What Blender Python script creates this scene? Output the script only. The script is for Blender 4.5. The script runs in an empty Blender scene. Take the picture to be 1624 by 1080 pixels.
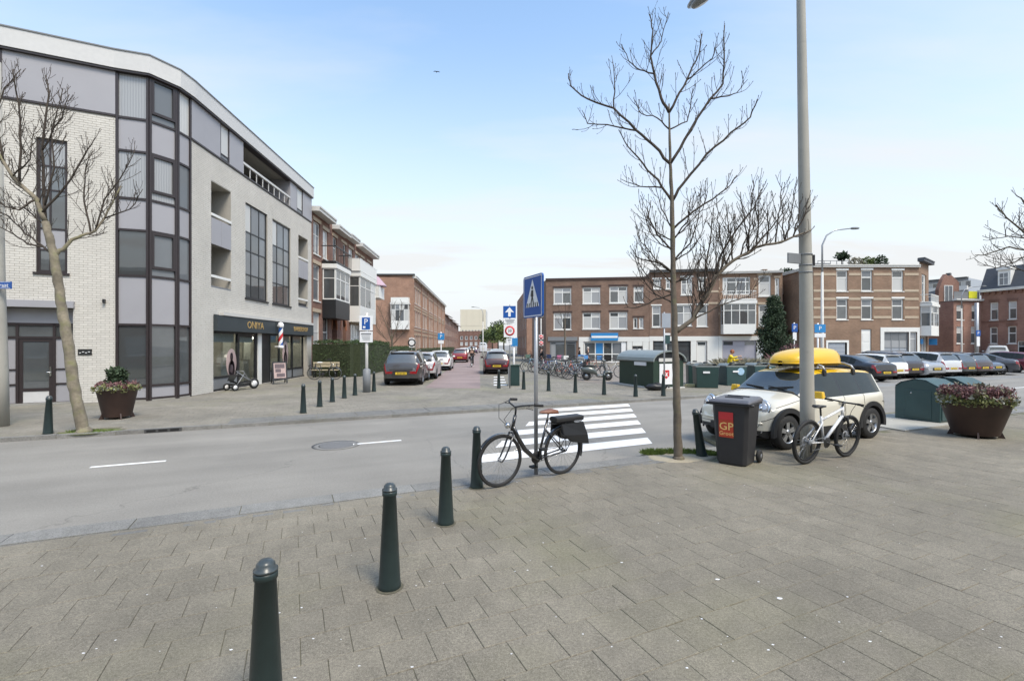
import bpy, bmesh, math, random
from mathutils import Vector, Matrix, noise
import numpy as np
R = math.radians
rng = random.Random(11)
SC = bpy.context.scene
COL = SC.collection
# ---------------------------------------------------------------- camera
EYE, FP, CX, HY = 1.9, 750.0, 812.0, 547.0       # eye height (m); focal length, principal column and horizon row measured in the photograph
cam = bpy.data.cameras.new('camera'); camo = bpy.data.objects.new('camera', cam); COL.objects.link(camo)
camo.location = (0, 0, EYE); camo.rotation_euler = (R(90), 0, 0)
cam.sensor_width = 36; cam.lens = 36*FP/1624; cam.shift_y = 7/1624
cam.clip_start = .05; cam.clip_end = 6000
SC.camera = camo
# ---------------------------------------------------------------- sky, sun, exposure
SUN_ELEV, SUN_AZ = R(54), R(140)                  # azimuth clockwise from +Y: the sun stands behind the camera, to the right
w = bpy.data.worlds.new('World'); SC.world = w; w.use_nodes = True
nt = w.node_tree; N = nt.nodes; LK = nt.links; N.clear()
out = N.new('ShaderNodeOutputWorld'); bg = N.new('ShaderNodeBackground'); sky = N.new('ShaderNodeTexSky')
sky.sky_type = 'NISHITA'; sky.sun_disc = False; sky.sun_elevation = SUN_ELEV; sky.sun_rotation = SUN_AZ
sky.air_density = 1.0; sky.dust_density = 1.2; sky.ozone_density = 1.0
tc = N.new('ShaderNodeTexCoord'); sep = N.new('ShaderNodeSeparateXYZ'); LK.new(tc.outputs['Generated'], sep.inputs[0])
# thin veil of cloud: stretched noise on a plane high overhead, thicker towards the horizon
mxz = N.new('ShaderNodeMath'); mxz.operation = 'MAXIMUM'; mxz.inputs[1].default_value = .03; LK.new(sep.outputs[2], mxz.inputs[0])
addz = N.new('ShaderNodeMath'); addz.operation = 'ADD'; addz.inputs[1].default_value = .12; LK.new(mxz.outputs[0], addz.inputs[0])
dv = N.new('ShaderNodeVectorMath'); dv.operation = 'DIVIDE'; LK.new(tc.outputs['Generated'], dv.inputs[0])
cmb = N.new('ShaderNodeCombineXYZ')
for k in range(3): LK.new(addz.outputs[0], cmb.inputs[k])
LK.new(cmb.outputs[0], dv.inputs[1])
mp = N.new('ShaderNodeMapping'); mp.inputs['Scale'].default_value = (.55, 1.6, 0); mp.inputs['Rotation'].default_value = (0, 0, R(-14)); mp.inputs['Location'].default_value = (.35, .9, 0)
LK.new(dv.outputs[0], mp.inputs[0])
nz = N.new('ShaderNodeTexNoise'); nz.inputs['Scale'].default_value = .9; nz.inputs['Detail'].default_value = 7; nz.inputs['Roughness'].default_value = .55
LK.new(mp.outputs[0], nz.inputs['Vector'])
cr = N.new('ShaderNodeMapRange'); cr.inputs['From Min'].default_value = .46; cr.inputs['From Max'].default_value = .76; cr.inputs['To Max'].default_value = .55
LK.new(nz.outputs[0], cr.inputs[0])
hz = N.new('ShaderNodeMapRange'); hz.interpolation_type = 'SMOOTHSTEP'
hz.inputs['From Min'].default_value = 0.0; hz.inputs['From Max'].default_value = .62; hz.inputs['To Min'].default_value = 1.0; hz.inputs['To Max'].default_value = .02
LK.new(sep.outputs[2], hz.inputs[0])
mx = N.new('ShaderNodeMath'); mx.operation = 'MAXIMUM'; LK.new(cr.outputs[0], mx.inputs[0]); LK.new(hz.outputs[0], mx.inputs[1])
sad = N.new('ShaderNodeMath'); sad.operation = 'MULTIPLY_ADD'; sad.use_clamp = True
LK.new(cr.outputs[0], sad.inputs[0]); sad.inputs[1].default_value = .95; LK.new(hz.outputs[0], sad.inputs[2])
mix = N.new('ShaderNodeMix'); mix.data_type = 'RGBA'
tn = N.new('ShaderNodeMix'); tn.data_type = 'RGBA'; tn.blend_type = 'MULTIPLY'; tn.inputs[0].default_value = 1; LK.new(sky.outputs[0], tn.inputs[6]); tn.inputs[7].default_value = (1.0, 1.05, 1.0, 1)
LK.new(sad.outputs[0], mix.inputs[0]); LK.new(tn.outputs[2], mix.inputs[6]); mix.inputs[7].default_value = (2.55, 2.62, 2.66, 1)
LK.new(mix.outputs[2], bg.inputs[0]); bg.inputs[1].default_value = .15
LK.new(bg.outputs[0], out.inputs[0])
sl = bpy.data.lights.new('sun', 'SUN'); sl.energy = 1.35; sl.angle = R(20); sl.color = (1, .91, .78)
so = bpy.data.objects.new('sun', sl); COL.objects.link(so)
sd = Vector((math.sin(SUN_AZ)*math.cos(SUN_ELEV), math.cos(SUN_AZ)*math.cos(SUN_ELEV), math.sin(SUN_ELEV)))
so.rotation_euler = sd.to_track_quat('Z', 'Y').to_euler(); so.location = (-20, -20, 40)
SC.view_settings.view_transform = 'Standard'; SC.view_settings.look = 'None'; SC.view_settings.gamma = 1
SC.view_settings.use_curve_mapping = False; SC.view_settings.exposure = 1.23
SC.render.engine = 'CYCLES'
SC.cycles.use_denoising = True; SC.cycles.max_bounces = 6; SC.cycles.transparent_max_bounces = 12
SC.cycles.caustics_reflective = False; SC.cycles.caustics_refractive = False

# ---------------------------------------------------------------- measuring: rows and columns of the photograph -> points on the ground or on a facade
def G(px, py, z=0.0):
    D = FP*(EYE-z)/(py-HY); return Vector(((px-CX)*D/FP, D, z))
def at(px, D, z=0.0): return Vector(((px-CX)*D/FP, D, z))
def zat(py, D): return EYE + (HY-py)*D/FP
RU = Vector((.908, .418, 0)); RV = Vector((-.418, .908, 0)); K0 = Vector((-1.39, 6.45, 0))   # main road: along, across, a point on its near kerb
RA = math.atan2(.418, .908)
def UV(u, v, z=0.0): p = K0 + RU*u + RV*v; return Vector((p.x, p.y, z))
def toUV(p): d = Vector((p[0], p[1], 0)) - K0; return d.dot(RU), d.dot(RV)

# ---------------------------------------------------------------- mesh helpers
class MB:
    def __init__(s): s.v = []; s.f = []; s.m = []; s.s = []
    def add(s, vs, fs, mi=0, sm=False):
        b = len(s.v); s.v.extend([tuple(x) for x in vs])
        for q in fs: s.f.append(tuple(b+i for i in q)); s.m.append(mi); s.s.append(sm)
        return s
    def box(s, x0, y0, z0, x1, y1, z1, mi=0):
        return s.add([(x0,y0,z0),(x1,y0,z0),(x1,y1,z0),(x0,y1,z0),(x0,y0,z1),(x1,y0,z1),(x1,y1,z1),(x0,y1,z1)],
                     [(0,3,2,1),(4,5,6,7),(0,1,5,4),(1,2,6,5),(2,3,7,6),(3,0,4,7)], mi)
    def obox(s, c, size, rot=None, mi=0, taper=1.0):
        c = Vector(c); hx, hy, hz = size[0]/2, size[1]/2, size[2]/2; vs = []
        for z in (-1, 1):
            t = taper if z > 0 else 1
            for x, y in ((-1,-1),(1,-1),(1,1),(-1,1)):
                p = Vector((x*hx*t, y*hy*t, z*hz)); vs.append(c + (rot @ p if rot else p))
        return s.add(vs, [(0,3,2,1),(4,5,6,7),(0,1,5,4),(1,2,6,5),(2,3,7,6),(3,0,4,7)], mi)
    def bar(s, a, b, wd, th, mi=0):
        a = Vector(a); b = Vector(b); d = b-a
        return s.obox((a+b)/2, (wd, th, d.length), d.to_track_quat('Z', 'Y').to_matrix(), mi)
    def quad(s, a, b, c, d, mi=0): return s.add([a,b,c,d], [(0,1,2,3)], mi)
    def tube(s, pts, rad, n=8, mi=0, caps=True, sm=True):
        pts = [Vector(p) for p in pts]; k = len(pts)
        if not hasattr(rad, '__len__'): rad = [rad]*k
        vs = []; prev = None
        for i, p in enumerate(pts):
            t = (pts[min(i+1, k-1)] - pts[max(i-1, 0)])
            if t.length < 1e-9: t = Vector((0,0,1))
            t.normalize()
            if prev is None:
                a = Vector((0,0,1)) if abs(t.z) < .9 else Vector((1,0,0)); x = t.cross(a).normalized()
            else:
                x = prev - t*prev.dot(t)
                x = x.normalized() if x.length > 1e-6 else t.orthogonal().normalized()
            prev = x; y = t.cross(x)
            for j in range(n):
                an = 2*math.pi*j/n; vs.append(p + (x*math.cos(an) + y*math.sin(an))*rad[i])
        fs = [(i*n+j, i*n+(j+1)%n, (i+1)*n+(j+1)%n, (i+1)*n+j) for i in range(k-1) for j in range(n)]
        s.add(vs, fs, mi, sm)
        if caps:
            b = len(s.v) - len(vs)
            s.f.append(tuple(b+j for j in reversed(range(n)))); s.m.append(mi); s.s.append(False)
            s.f.append(tuple(b+(k-1)*n+j for j in range(n))); s.m.append(mi); s.s.append(False)
        return s
    def lathe(s, prof, n=24, c=(0,0,0), mi=0, axis='Z', sm=True, cap=True):
        vs = []
        for r, z in prof:
            for j in range(n):
                a = 2*math.pi*j/n
                p = (r*math.cos(a), r*math.sin(a), z)
                if axis == 'Y': p = (p[0], p[2], p[1])
                if axis == 'X': p = (p[2], p[0], p[1])
                vs.append((p[0]+c[0], p[1]+c[1], p[2]+c[2]))
        fs = [(i*n+j, i*n+(j+1)%n, (i+1)*n+(j+1)%n, (i+1)*n+j) for i in range(len(prof)-1) for j in range(n)]
        if cap and prof[0][0] > 1e-5: fs.append(tuple(reversed(range(n))))
        if cap and prof[-1][0] > 1e-5: fs.append(tuple((len(prof)-1)*n+j for j in range(n)))
        return s.add(vs, fs, mi, sm)
    def prism(s, poly, z0, z1, mi=0):
        n = len(poly)
        return s.add([(p[0],p[1],z0) for p in poly] + [(p[0],p[1],z1) for p in poly],
                     [tuple(reversed(range(n))), tuple(range(n, 2*n))] + [(i,(i+1)%n,n+(i+1)%n,n+i) for i in range(n)], mi)
    def extr(s, poly, y0, y1, mi=0):      # outline in x-z, extruded along y
        n = len(poly)
        return s.add([(p[0],y0,p[1]) for p in poly] + [(p[0],y1,p[1]) for p in poly],
                     [tuple(range(n)), tuple(reversed(range(n, 2*n)))] + [(i,n+i,n+(i+1)%n,(i+1)%n) for i in range(n)], mi)
    def loft(s, rows, mi=0, closed=False, sm=True):
        n = len(rows[0]); m = n if closed else n-1
        vs = [p for r in rows for p in r]
        fs = [(i*n+j, i*n+(j+1)%n, (i+1)*n+(j+1)%n, (i+1)*n+j) for i in range(len(rows)-1) for j in range(m)]
        return s.add(vs, fs, mi, sm)
    def mesh(s, name, mats, fix=True):
        me = bpy.data.meshes.new(name); me.from_pydata(s.v, [], s.f)
        if not isinstance(mats, (list, tuple)): mats = [mats]
        for q in mats: me.materials.append(q)
        me.polygons.foreach_set('material_index', s.m); me.polygons.foreach_set('use_smooth', s.s)
        if fix and len(s.f) < 6000:
            bm = bmesh.new(); bm.from_mesh(me); bmesh.ops.recalc_face_normals(bm, faces=bm.faces); bm.to_mesh(me); bm.free()
        me.update(); return me
    def build(s, name, mats, parent=None, loc=None, rot=None, bevel=0, kind=None, seg=2, fix=True):
        o = bpy.data.objects.new(name, s.mesh(name, mats, fix)); COL.objects.link(o)
        if parent: o.parent = parent
        if loc is not None: o.location = loc
        if rot is not None: o.rotation_euler = rot
        if bevel:
            b = o.modifiers.new('bevel', 'BEVEL'); b.width = bevel; b.segments = seg; b.limit_method = 'ANGLE'; b.angle_limit = R(35)
        if kind: o['kind'] = kind
        return o
def tag(o, label=None, cat=None, group=None, kind=None):
    if label: o['label'] = label
    if cat: o['category'] = cat
    if group: o['group'] = group
    if kind: o['kind'] = kind
    return o
def thing(name, label, cat, loc=(0,0,0), rz=0, group=None):
    o = bpy.data.objects.new(name, None); COL.objects.link(o); o.location = loc; o.rotation_euler = (0,0,rz)
    o.empty_display_size = .3
    return tag(o, label, cat, group)
def copy_tree(o, parent=None):
    c = o.copy(); COL.objects.link(c)
    if parent: c.parent = parent
    for ch in KIDS.get(o.name, None) or [x for x in o.children]: copy_tree(ch, c)
    return c
KIDS = {}
def text(name, body, size, mat, parent, loc, rot, extrude=.004, align='CENTER', sx=1.0, kind=None):
    cu = bpy.data.curves.new(name, 'FONT'); cu.body = body; cu.size = size; cu.extrude = extrude; cu.align_x = align; cu.align_y = 'CENTER'; cu.resolution_u = 2
    t = bpy.data.objects.new(name+'_tmp', cu); COL.objects.link(t)
    bpy.context.view_layer.update()
    me = bpy.data.meshes.new_from_object(t.evaluated_get(bpy.context.evaluated_depsgraph_get()))
    bpy.data.objects.remove(t); bpy.data.curves.remove(cu)
    me.materials.clear(); me.materials.append(mat)
    o = bpy.data.objects.new(name, me); COL.objects.link(o); o.parent = parent; o.location = loc; o.rotation_euler = rot; o.scale = (sx, 1, 1)
    return o

# ---------------------------------------------------------------- materials
def nodes(name):
    m = bpy.data.materials.new(name); m.use_nodes = True; t = m.node_tree
    b = t.nodes['Principled BSDF']; return m, t, b
def rgb(c): return (c[0], c[1], c[2], 1)
def mat(name, col, rough=.6, metal=0, n=(6, .15), bump=None, coat=0, spec=.5, n2=None, rand=0, dirt=None, emit=0):
    """plain procedural paint, stone, plastic or metal: base colour broken up by two noises, optional per-object variation, dirt and bump"""
    m, t, b = nodes(name); L = t.links
    b.inputs['Roughness'].default_value = rough; b.inputs['Metallic'].default_value = metal
    b.inputs['Coat Weight'].default_value = coat; b.inputs['Coat Roughness'].default_value = .06
    b.inputs['Specular IOR Level'].default_value = spec
    co = t.nodes.new('ShaderNodeTexCoord').outputs['Object']
    def noi(sc, det=5):
        x = t.nodes.new('ShaderNodeTexNoise'); x.inputs['Scale'].default_value = sc; x.inputs['Detail'].default_value = det; L.new(co, x.inputs['Vector']); return x.outputs[0]
    x = t.nodes.new('ShaderNodeMix'); x.data_type = 'RGBA'
    a = n[1]; L.new(noi(n[0]), x.inputs[0]); x.inputs[6].default_value = rgb([c*(1-a) for c in col]); x.inputs[7].default_value = rgb([min(1, c*(1+a)) for c in col])
    c = x.outputs[2]
    def mul(c, fac_out, lo, hi):
        mr = t.nodes.new('ShaderNodeMapRange'); mr.inputs['From Min'].default_value = lo[0]; mr.inputs['From Max'].default_value = hi[0]
        mr.inputs['To Min'].default_value = lo[1]; mr.inputs['To Max'].default_value = hi[1]; L.new(fac_out, mr.inputs[0])
        y = t.nodes.new('ShaderNodeMix'); y.data_type = 'RGBA'; y.blend_type = 'MULTIPLY'; y.inputs[0].default_value = 1
        L.new(c, y.inputs[6]); L.new(mr.outputs[0], y.inputs[7]); return y.outputs[2]
    if n2: c = mul(c, noi(n2[0], 3), (.3, 1-n2[1]), (.7, 1+n2[1]))
    if rand:
        oi = t.nodes.new('ShaderNodeObjectInfo'); c = mul(c, oi.outputs['Random'], (0, 1-rand), (1, 1+rand))
    if dirt:
        y = t.nodes.new('ShaderNodeMix'); y.data_type = 'RGBA'; mr = t.nodes.new('ShaderNodeMapRange')
        mr.inputs['From Min'].default_value = dirt[1]; mr.inputs['From Max'].default_value = dirt[1]+.2; mr.inputs['To Max'].default_value = dirt[3]
        L.new(noi(dirt[0], 8), mr.inputs[0]); L.new(mr.outputs[0], y.inputs[0]); L.new(c, y.inputs[6]); y.inputs[7].default_value = rgb(dirt[2]); c = y.outputs[2]
    L.new(c, b.inputs['Base Color'])
    if bump:
        bp = t.nodes.new('ShaderNodeBump'); bp.inputs['Strength'].default_value = bump[1]; bp.inputs['Distance'].default_value = bump[2] if len(bump) > 2 else .004
        L.new(noi(bump[0], 6), bp.inputs['Height']); L.new(bp.outputs[0], b.inputs['Normal'])
    if emit: L.new(c, b.inputs['Emission Color']); b.inputs['Emission Strength'].default_value = emit
    return m
def brick_mat(name, col, col2, mortar, rough=.85, bw=.22, bh=.065, joint=.011):
    m, t, b = nodes(name); L = t.links
    co = t.nodes.new('ShaderNodeTexCoord').outputs['Object']; sp = t.nodes.new('ShaderNodeSeparateXYZ'); L.new(co, sp.inputs[0])
    ad = t.nodes.new('ShaderNodeMath'); L.new(sp.outputs[0], ad.inputs[0]); L.new(sp.outputs[1], ad.inputs[1])
    cb = t.nodes.new('ShaderNodeCombineXYZ'); L.new(ad.outputs[0], cb.inputs[0]); L.new(sp.outputs[2], cb.inputs[1])
    br = t.nodes.new('ShaderNodeTexBrick'); L.new(cb.outputs[0], br.inputs['Vector']); br.inputs['Scale'].default_value = 1
    br.inputs['Color1'].default_value = rgb(col); br.inputs['Color2'].default_value = rgb(col2); br.inputs['Mortar'].default_value = rgb(mortar)
    br.inputs['Brick Width'].default_value = bw; br.inputs['Row Height'].default_value = bh+joint; br.inputs['Mortar Size'].default_value = joint/2
    nz = t.nodes.new('ShaderNodeTexNoise'); nz.inputs['Scale'].default_value = .7; nz.inputs['Detail'].default_value = 6; L.new(co, nz.inputs['Vector'])
    mr = t.nodes.new('ShaderNodeMapRange'); mr.inputs['From Min'].default_value = .3; mr.inputs['From Max'].default_value = .7; mr.inputs['To Min'].default_value = .78; mr.inputs['To Max'].default_value = 1.18; L.new(nz.outputs[0], mr.inputs[0])
    y = t.nodes.new('ShaderNodeMix'); y.data_type = 'RGBA'; y.blend_type = 'MULTIPLY'; y.inputs[0].default_value = 1; L.new(br.outputs[0], y.inputs[6]); L.new(mr.outputs[0], y.inputs[7])
    L.new(y.outputs[2], b.inputs['Base Color']); b.inputs['Roughness'].default_value = rough
    bp = t.nodes.new('ShaderNodeBump'); bp.inputs['Strength'].default_value = .5; bp.inputs['Distance'].default_value = .008; bp.invert = True
    L.new(br.outputs['Fac'], bp.inputs['Height']); L.new(bp.outputs[0], b.inputs['Normal'])
    return m
def glass_mat(name, tint=(.03,.035,.04), rough=.02, var=.5, spec=.6):
    m, t, b = nodes(name); L = t.links
    co = t.nodes.new('ShaderNodeTexCoord').outputs['Object']
    nz = t.nodes.new('ShaderNodeTexNoise'); nz.inputs['Scale'].default_value = 1.3; nz.inputs['Detail'].default_value = 3; L.new(co, nz.inputs['Vector'])
    oi = t.nodes.new('ShaderNodeObjectInfo')
    ad = t.nodes.new('ShaderNodeMath'); ad.operation = 'MULTIPLY'; L.new(nz.outputs[0], ad.inputs[0]); L.new(oi.outputs['Random'], ad.inputs[1])
    x = t.nodes.new('ShaderNodeMix'); x.data_type = 'RGBA'; L.new(ad.outputs[0], x.inputs[0]); x.inputs[6].default_value = rgb(tint); x.inputs[7].default_value = rgb([c*(1+2.5*var)+.02*var for c in tint])
    L.new(x.outputs[2], b.inputs['Base Color']); b.inputs['Roughness'].default_value = rough; b.inputs['Specular IOR Level'].default_value = spec
    # slight waviness of the pane
    n3 = t.nodes.new('ShaderNodeTexNoise'); n3.inputs['Scale'].default_value = 1.6; n3.inputs['Detail'].default_value = 1; L.new(co, n3.inputs['Vector'])
    bp = t.nodes.new('ShaderNodeBump'); bp.inputs['Strength'].default_value = .06; bp.inputs['Distance'].default_value = .02; L.new(n3.outputs[0], bp.inputs['Height']); L.new(bp.outputs[0], b.inputs['Normal'])
    return m
def curtain_mat(name, col):       # net curtain close behind the pane: soft vertical folds under a glossy coat
    m, t, b = nodes(name); L = t.links
    co = t.nodes.new('ShaderNodeTexCoord').outputs['Object']
    wv = t.nodes.new('ShaderNodeTexWave'); wv.inputs['Scale'].default_value = 4; wv.inputs['Distortion'].default_value = 1.5; wv.inputs['Detail'].default_value = 2; L.new(co, wv.inputs['Vector'])
    x = t.nodes.new('ShaderNodeMix'); x.data_type = 'RGBA'; L.new(wv.outputs[0], x.inputs[0]); x.inputs[6].default_value = rgb([c*.78 for c in col]); x.inputs[7].default_value = rgb(col)
    L.new(x.outputs[2], b.inputs['Base Color']); b.inputs['Roughness'].default_value = .7; b.inputs['Coat Weight'].default_value = 1; b.inputs['Coat Roughness'].default_value = .03
    return m
def clear_mat(name, opac=.25, tint=(.02,.025,.03)):     # real see-through pane: fresnel mirror over a transparent sheet
    m = bpy.data.materials.new(name); m.use_nodes = True; t = m.node_tree; L = t.links; t.nodes.clear()
    o = t.nodes.new('ShaderNodeOutputMaterial'); fr = t.nodes.new('ShaderNodeFresnel'); fr.inputs[0].default_value = 1.55
    gl = t.nodes.new('ShaderNodeBsdfGlossy'); gl.inputs['Roughness'].default_value = .02
    tr = t.nodes.new('ShaderNodeBsdfTransparent'); tr.inputs[0].default_value = (.8,.84,.84,1)
    df = t.nodes.new('ShaderNodeBsdfDiffuse'); df.inputs[0].default_value = rgb(tint)
    m1 = t.nodes.new('ShaderNodeMixShader'); m1.inputs[0].default_value = opac; L.new(tr.outputs[0], m1.inputs[1]); L.new(df.outputs[0], m1.inputs[2])
    m2 = t.nodes.new('ShaderNodeMixShader'); ge = t.nodes.new('ShaderNodeNewGeometry'); mu = t.nodes.new('ShaderNodeMath'); mu.operation = 'MULTIPLY_ADD'; mu.inputs[1].default_value = -1; mu.inputs[2].default_value = 1; L.new(ge.outputs['Backfacing'], mu.inputs[0]); mm = t.nodes.new('ShaderNodeMath'); mm.operation = 'MULTIPLY'; L.new(fr.outputs[0], mm.inputs[0]); L.new(mu.outputs[0], mm.inputs[1])
    L.new(mm.outputs[0], m2.inputs[0]); L.new(m1.outputs[0], m2.inputs[1]); L.new(gl.outputs[0], m2.inputs[2])
    L.new(m2.outputs[0], o.inputs[0]); return m
def paver_mat(name, col, rand=.14, moss=.5):
    m, t, b = nodes(name); L = t.links
    geo = t.nodes.new('ShaderNodeNewGeometry'); co = geo.outputs['Position']
    def noi(sc, det=4, ro=.55):
        x = t.nodes.new('ShaderNodeTexNoise'); x.inputs['Scale'].default_value = sc; x.inputs['Detail'].default_value = det; x.inputs['Roughness'].default_value = ro; L.new(co, x.inputs['Vector']); return x.outputs[0]
    def ramp(v, a, b_, lo, hi):
        mr = t.nodes.new('ShaderNodeMapRange'); mr.inputs['From Min'].default_value = a; mr.inputs['From Max'].default_value = b_; mr.inputs['To Min'].default_value = lo; mr.inputs['To Max'].default_value = hi; L.new(v, mr.inputs[0]); return mr.outputs[0]
    def mixc(f, c1, c2, bl='MIX'):
        y = t.nodes.new('ShaderNodeMix'); y.data_type = 'RGBA'; y.blend_type = bl
        for i, q in ((0, f), (6, c1), (7, c2)):
            if hasattr(q, 'is_linked') or hasattr(q, 'links'): L.new(q, y.inputs[i])
            elif isinstance(q, (int, float)): y.inputs[i].default_value = q
            else: y.inputs[i].default_value = rgb(q)
        return y.outputs[2]
    at_ = t.nodes.new('ShaderNodeAttribute'); at_.attribute_name = 'shade'
    base = mixc(ramp(noi(170, 3, .8), .32, .68, 0, 1), [c*.5 for c in col], [c*1.5 for c in col])     # exposed aggregate
    base = mixc(1.0, base, ramp(noi(48, 3, .85), .28, .72, .62, 1.38), 'MULTIPLY')
    base = mixc(1.0, base, ramp(noi(2.2, 6, .65), .3, .7, .88, 1.10), 'MULTIPLY')
    base = mixc(1.0, base, ramp(noi(.45, 5), .3, .7, .80, 1.18), 'MULTIPLY')
    base = mixc(1.0, base, ramp(noi(9, 3), .3, .7, .92, 1.08), 'MULTIPLY')
    base = mixc(1.0, base, ramp(at_.outputs['Fac'], 0, 1, 1-rand, 1+rand), 'MULTIPLY')
    base = mixc(ramp(noi(.33, 6), .50, .72, 0, moss), base, (col[0]*.92, col[1]*1.0, col[2]*.62))      # algae film
    base = mixc(ramp(noi(5, 8, .7), .70, .76, 0, .5), base, (.42,.41,.38))                            # gum and lime spots
    L.new(base, b.inputs['Base Color']); b.inputs['Roughness'].default_value = .82
    bp = t.nodes.new('ShaderNodeBump'); bp.inputs['Strength'].default_value = .5; bp.inputs['Distance'].default_value = .003; L.new(noi(150, 3, .8), bp.inputs['Height']); L.new(bp.outputs[0], b.inputs['Normal'])
    return m
def asphalt_mat(name, col):
    m, t, b = nodes(name); L = t.links
    co = t.nodes.new('ShaderNodeTexCoord').outputs['Object']
    def noi(sc, det=4, ro=.55, vec=co):
        x = t.nodes.new('ShaderNodeTexNoise'); x.inputs['Scale'].default_value = sc; x.inputs['Detail'].default_value = det; x.inputs['Roughness'].default_value = ro; L.new(vec, x.inputs['Vector']); return x.outputs[0]
    def ramp(v, a, b_, lo, hi):
        mr = t.nodes.new('ShaderNodeMapRange'); mr.inputs['From Min'].default_value = a; mr.inputs['From Max'].default_value = b_; mr.inputs['To Min'].default_value = lo; mr.inputs['To Max'].default_value = hi; L.new(v, mr.inputs[0]); return mr.outputs[0]
    def mul(c, f):
        y = t.nodes.new('ShaderNodeMix'); y.data_type = 'RGBA'; y.blend_type = 'MULTIPLY'; y.inputs[0].default_value = 1; L.new(c, y.inputs[6]); L.new(f, y.inputs[7]); return y.outputs[2]
    x = t.nodes.new('ShaderNodeMix'); x.data_type = 'RGBA'; L.new(ramp(noi(120, 2, .8), .3, .7, 0, 1), x.inputs[0]); x.inputs[6].default_value = rgb([c*.72 for c in col]); x.inputs[7].default_value = rgb([c*1.28 for c in col])
    mpn = t.nodes.new('ShaderNodeMapping'); mpn.inputs['Scale'].default_value = (.12, 1.3, 1); L.new(co, mpn.inputs[0])
    c = mul(x.outputs[2], ramp(noi(1, 5, .5, mpn.outputs[0]), .3, .7, .88, 1.1))      # wheel tracks along the road
    c = mul(c, ramp(noi(.5, 6), .3, .7, .84, 1.12)); c = mul(c, ramp(noi(38, 3, .85), .28, .72, .80, 1.2)); c = mul(c, ramp(noi(3.2, 8, .7), .62, .72, 1, .86))
    vo = t.nodes.new('ShaderNodeTexVoronoi'); vo.feature = 'DISTANCE_TO_EDGE'; vo.inputs['Scale'].default_value = .16
    ad = t.nodes.new('ShaderNodeVectorMath'); n5 = t.nodes.new('ShaderNodeTexNoise'); n5.inputs['Scale'].default_value = 1.4; n5.inputs['Detail'].default_value = 5; L.new(co, n5.inputs['Vector'])
    L.new(co, ad.inputs[0]); L.new(n5.outputs['Color'], ad.inputs[1]); L.new(ad.outputs[0], vo.inputs['Vector'])
    c = mul(c, ramp(vo.outputs['Distance'], 0, .0022, .72, 1))
    L.new(c, b.inputs['Base Color']); b.inputs['Roughness'].default_value = .78
    bp = t.nodes.new('ShaderNodeBump'); bp.inputs['Strength'].default_value = .4; bp.inputs['Distance'].default_value = .004; L.new(noi(90, 3, .8), bp.inputs['Height']); L.new(bp.outputs[0], b.inputs['Normal'])
    return m
M = {}
M['asphalt'] = asphalt_mat('asphalt', (.25,.234,.205)); M['asphalt2'] = asphalt_mat('asphalt_lot', (.235,.23,.218)); M['red_asphalt'] = asphalt_mat('red_asphalt', (.27,.205,.19))
M['slab'] = paver_mat('concrete_slab', (.203,.181,.139), rand=.06); M['slab2'] = paver_mat('pavement_beyond', (.222,.203,.166), moss=.45, rand=.06); M['joint'] = mat('joint_sand', (.13,.125,.075), .95, n=(30, .4))
M['kerb'] = paver_mat('kerb_concrete', (.20,.195,.18), moss=.25); M['pink'] = paver_mat('pink_paving', (.27,.235,.20), moss=.1)
M['paint'] = mat('road_paint', (.84,.83,.80), .6, n=(40, .08), dirt=(14, .66, (.36,.36,.36), .6))
M['bollard'] = mat('dark_green_paint', (.022,.036,.036), .38, n=(8, .25), bump=(60, .15), spec=.4)
M['bollard_cap'] = mat('worn_green_paint', (.05,.062,.066), .3, n=(25, .5), spec=.5)
M['white_brick'] = mat('white_brick', (.60,.575,.525), .85, n=(5.5, .10), n2=(.8, .07), bump=(90, .4, .003), rand=.05)
M['mortar'] = mat('pale_mortar', (.38,.36,.32), .95, n=(20, .15))
M['panel'] = mat('grey_panel', (.33,.325,.345), .45, n=(1.5, .06), n2=(.5, .04)); M['fascia'] = mat('white_aluminium', (.56,.555,.54), .45, n=(1.2, .05), n2=(8, .03))
M['frame'] = mat('dark_brown_frame', (.030,.022,.022), .4, n=(4, .2)); M['wframe'] = mat('white_paint', (.74,.74,.71), .45, n=(5, .06)); M['black'] = mat('black_paint', (.016,.017,.019), .4, n=(5, .2))
M['glass'] = glass_mat('window_glass', (.055,.06,.062), .02, .8, .9); M['glass'].node_tree.nodes['Principled BSDF'].inputs['IOR'].default_value = 1.62; M['glass_lit'] = glass_mat('pale_window_glass', (.13,.14,.15)); M['curtain'] = curtain_mat('net_curtain', (.56,.56,.54)); M['blind'] = curtain_mat('grey_blind', (.33,.34,.35))
M['shopglass'] = clear_mat('shop_glass', .12); M['shoplamp'] = mat('lit_lamp_glass', (1,.88,.70), .5, emit=14); M['dirt'] = mat('contact_ring_tone', (.095,.088,.062), .95, n=(30,.4)); M['seam'] = mat('panel_gap', (.02,.02,.02), .7); M['interior'] = mat('pale_interior', (.42,.39,.35), .9, n=(1.5, .6)); M['dark'] = mat('dark_void', (.012,.012,.012), .9)  # dirt: ring tone that paints contact shade round the bollards
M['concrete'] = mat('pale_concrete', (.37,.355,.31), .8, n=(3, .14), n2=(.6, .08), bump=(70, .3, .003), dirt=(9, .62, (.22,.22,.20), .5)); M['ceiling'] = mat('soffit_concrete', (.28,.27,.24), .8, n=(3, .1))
M['brick_dark'] = brick_mat('brown_brick', (.17,.10,.070), (.215,.135,.095), (.20,.17,.145)); M['brick_corner'] = brick_mat('red_brown_brick', (.215,.132,.083), (.265,.165,.108), (.25,.205,.165))
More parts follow.
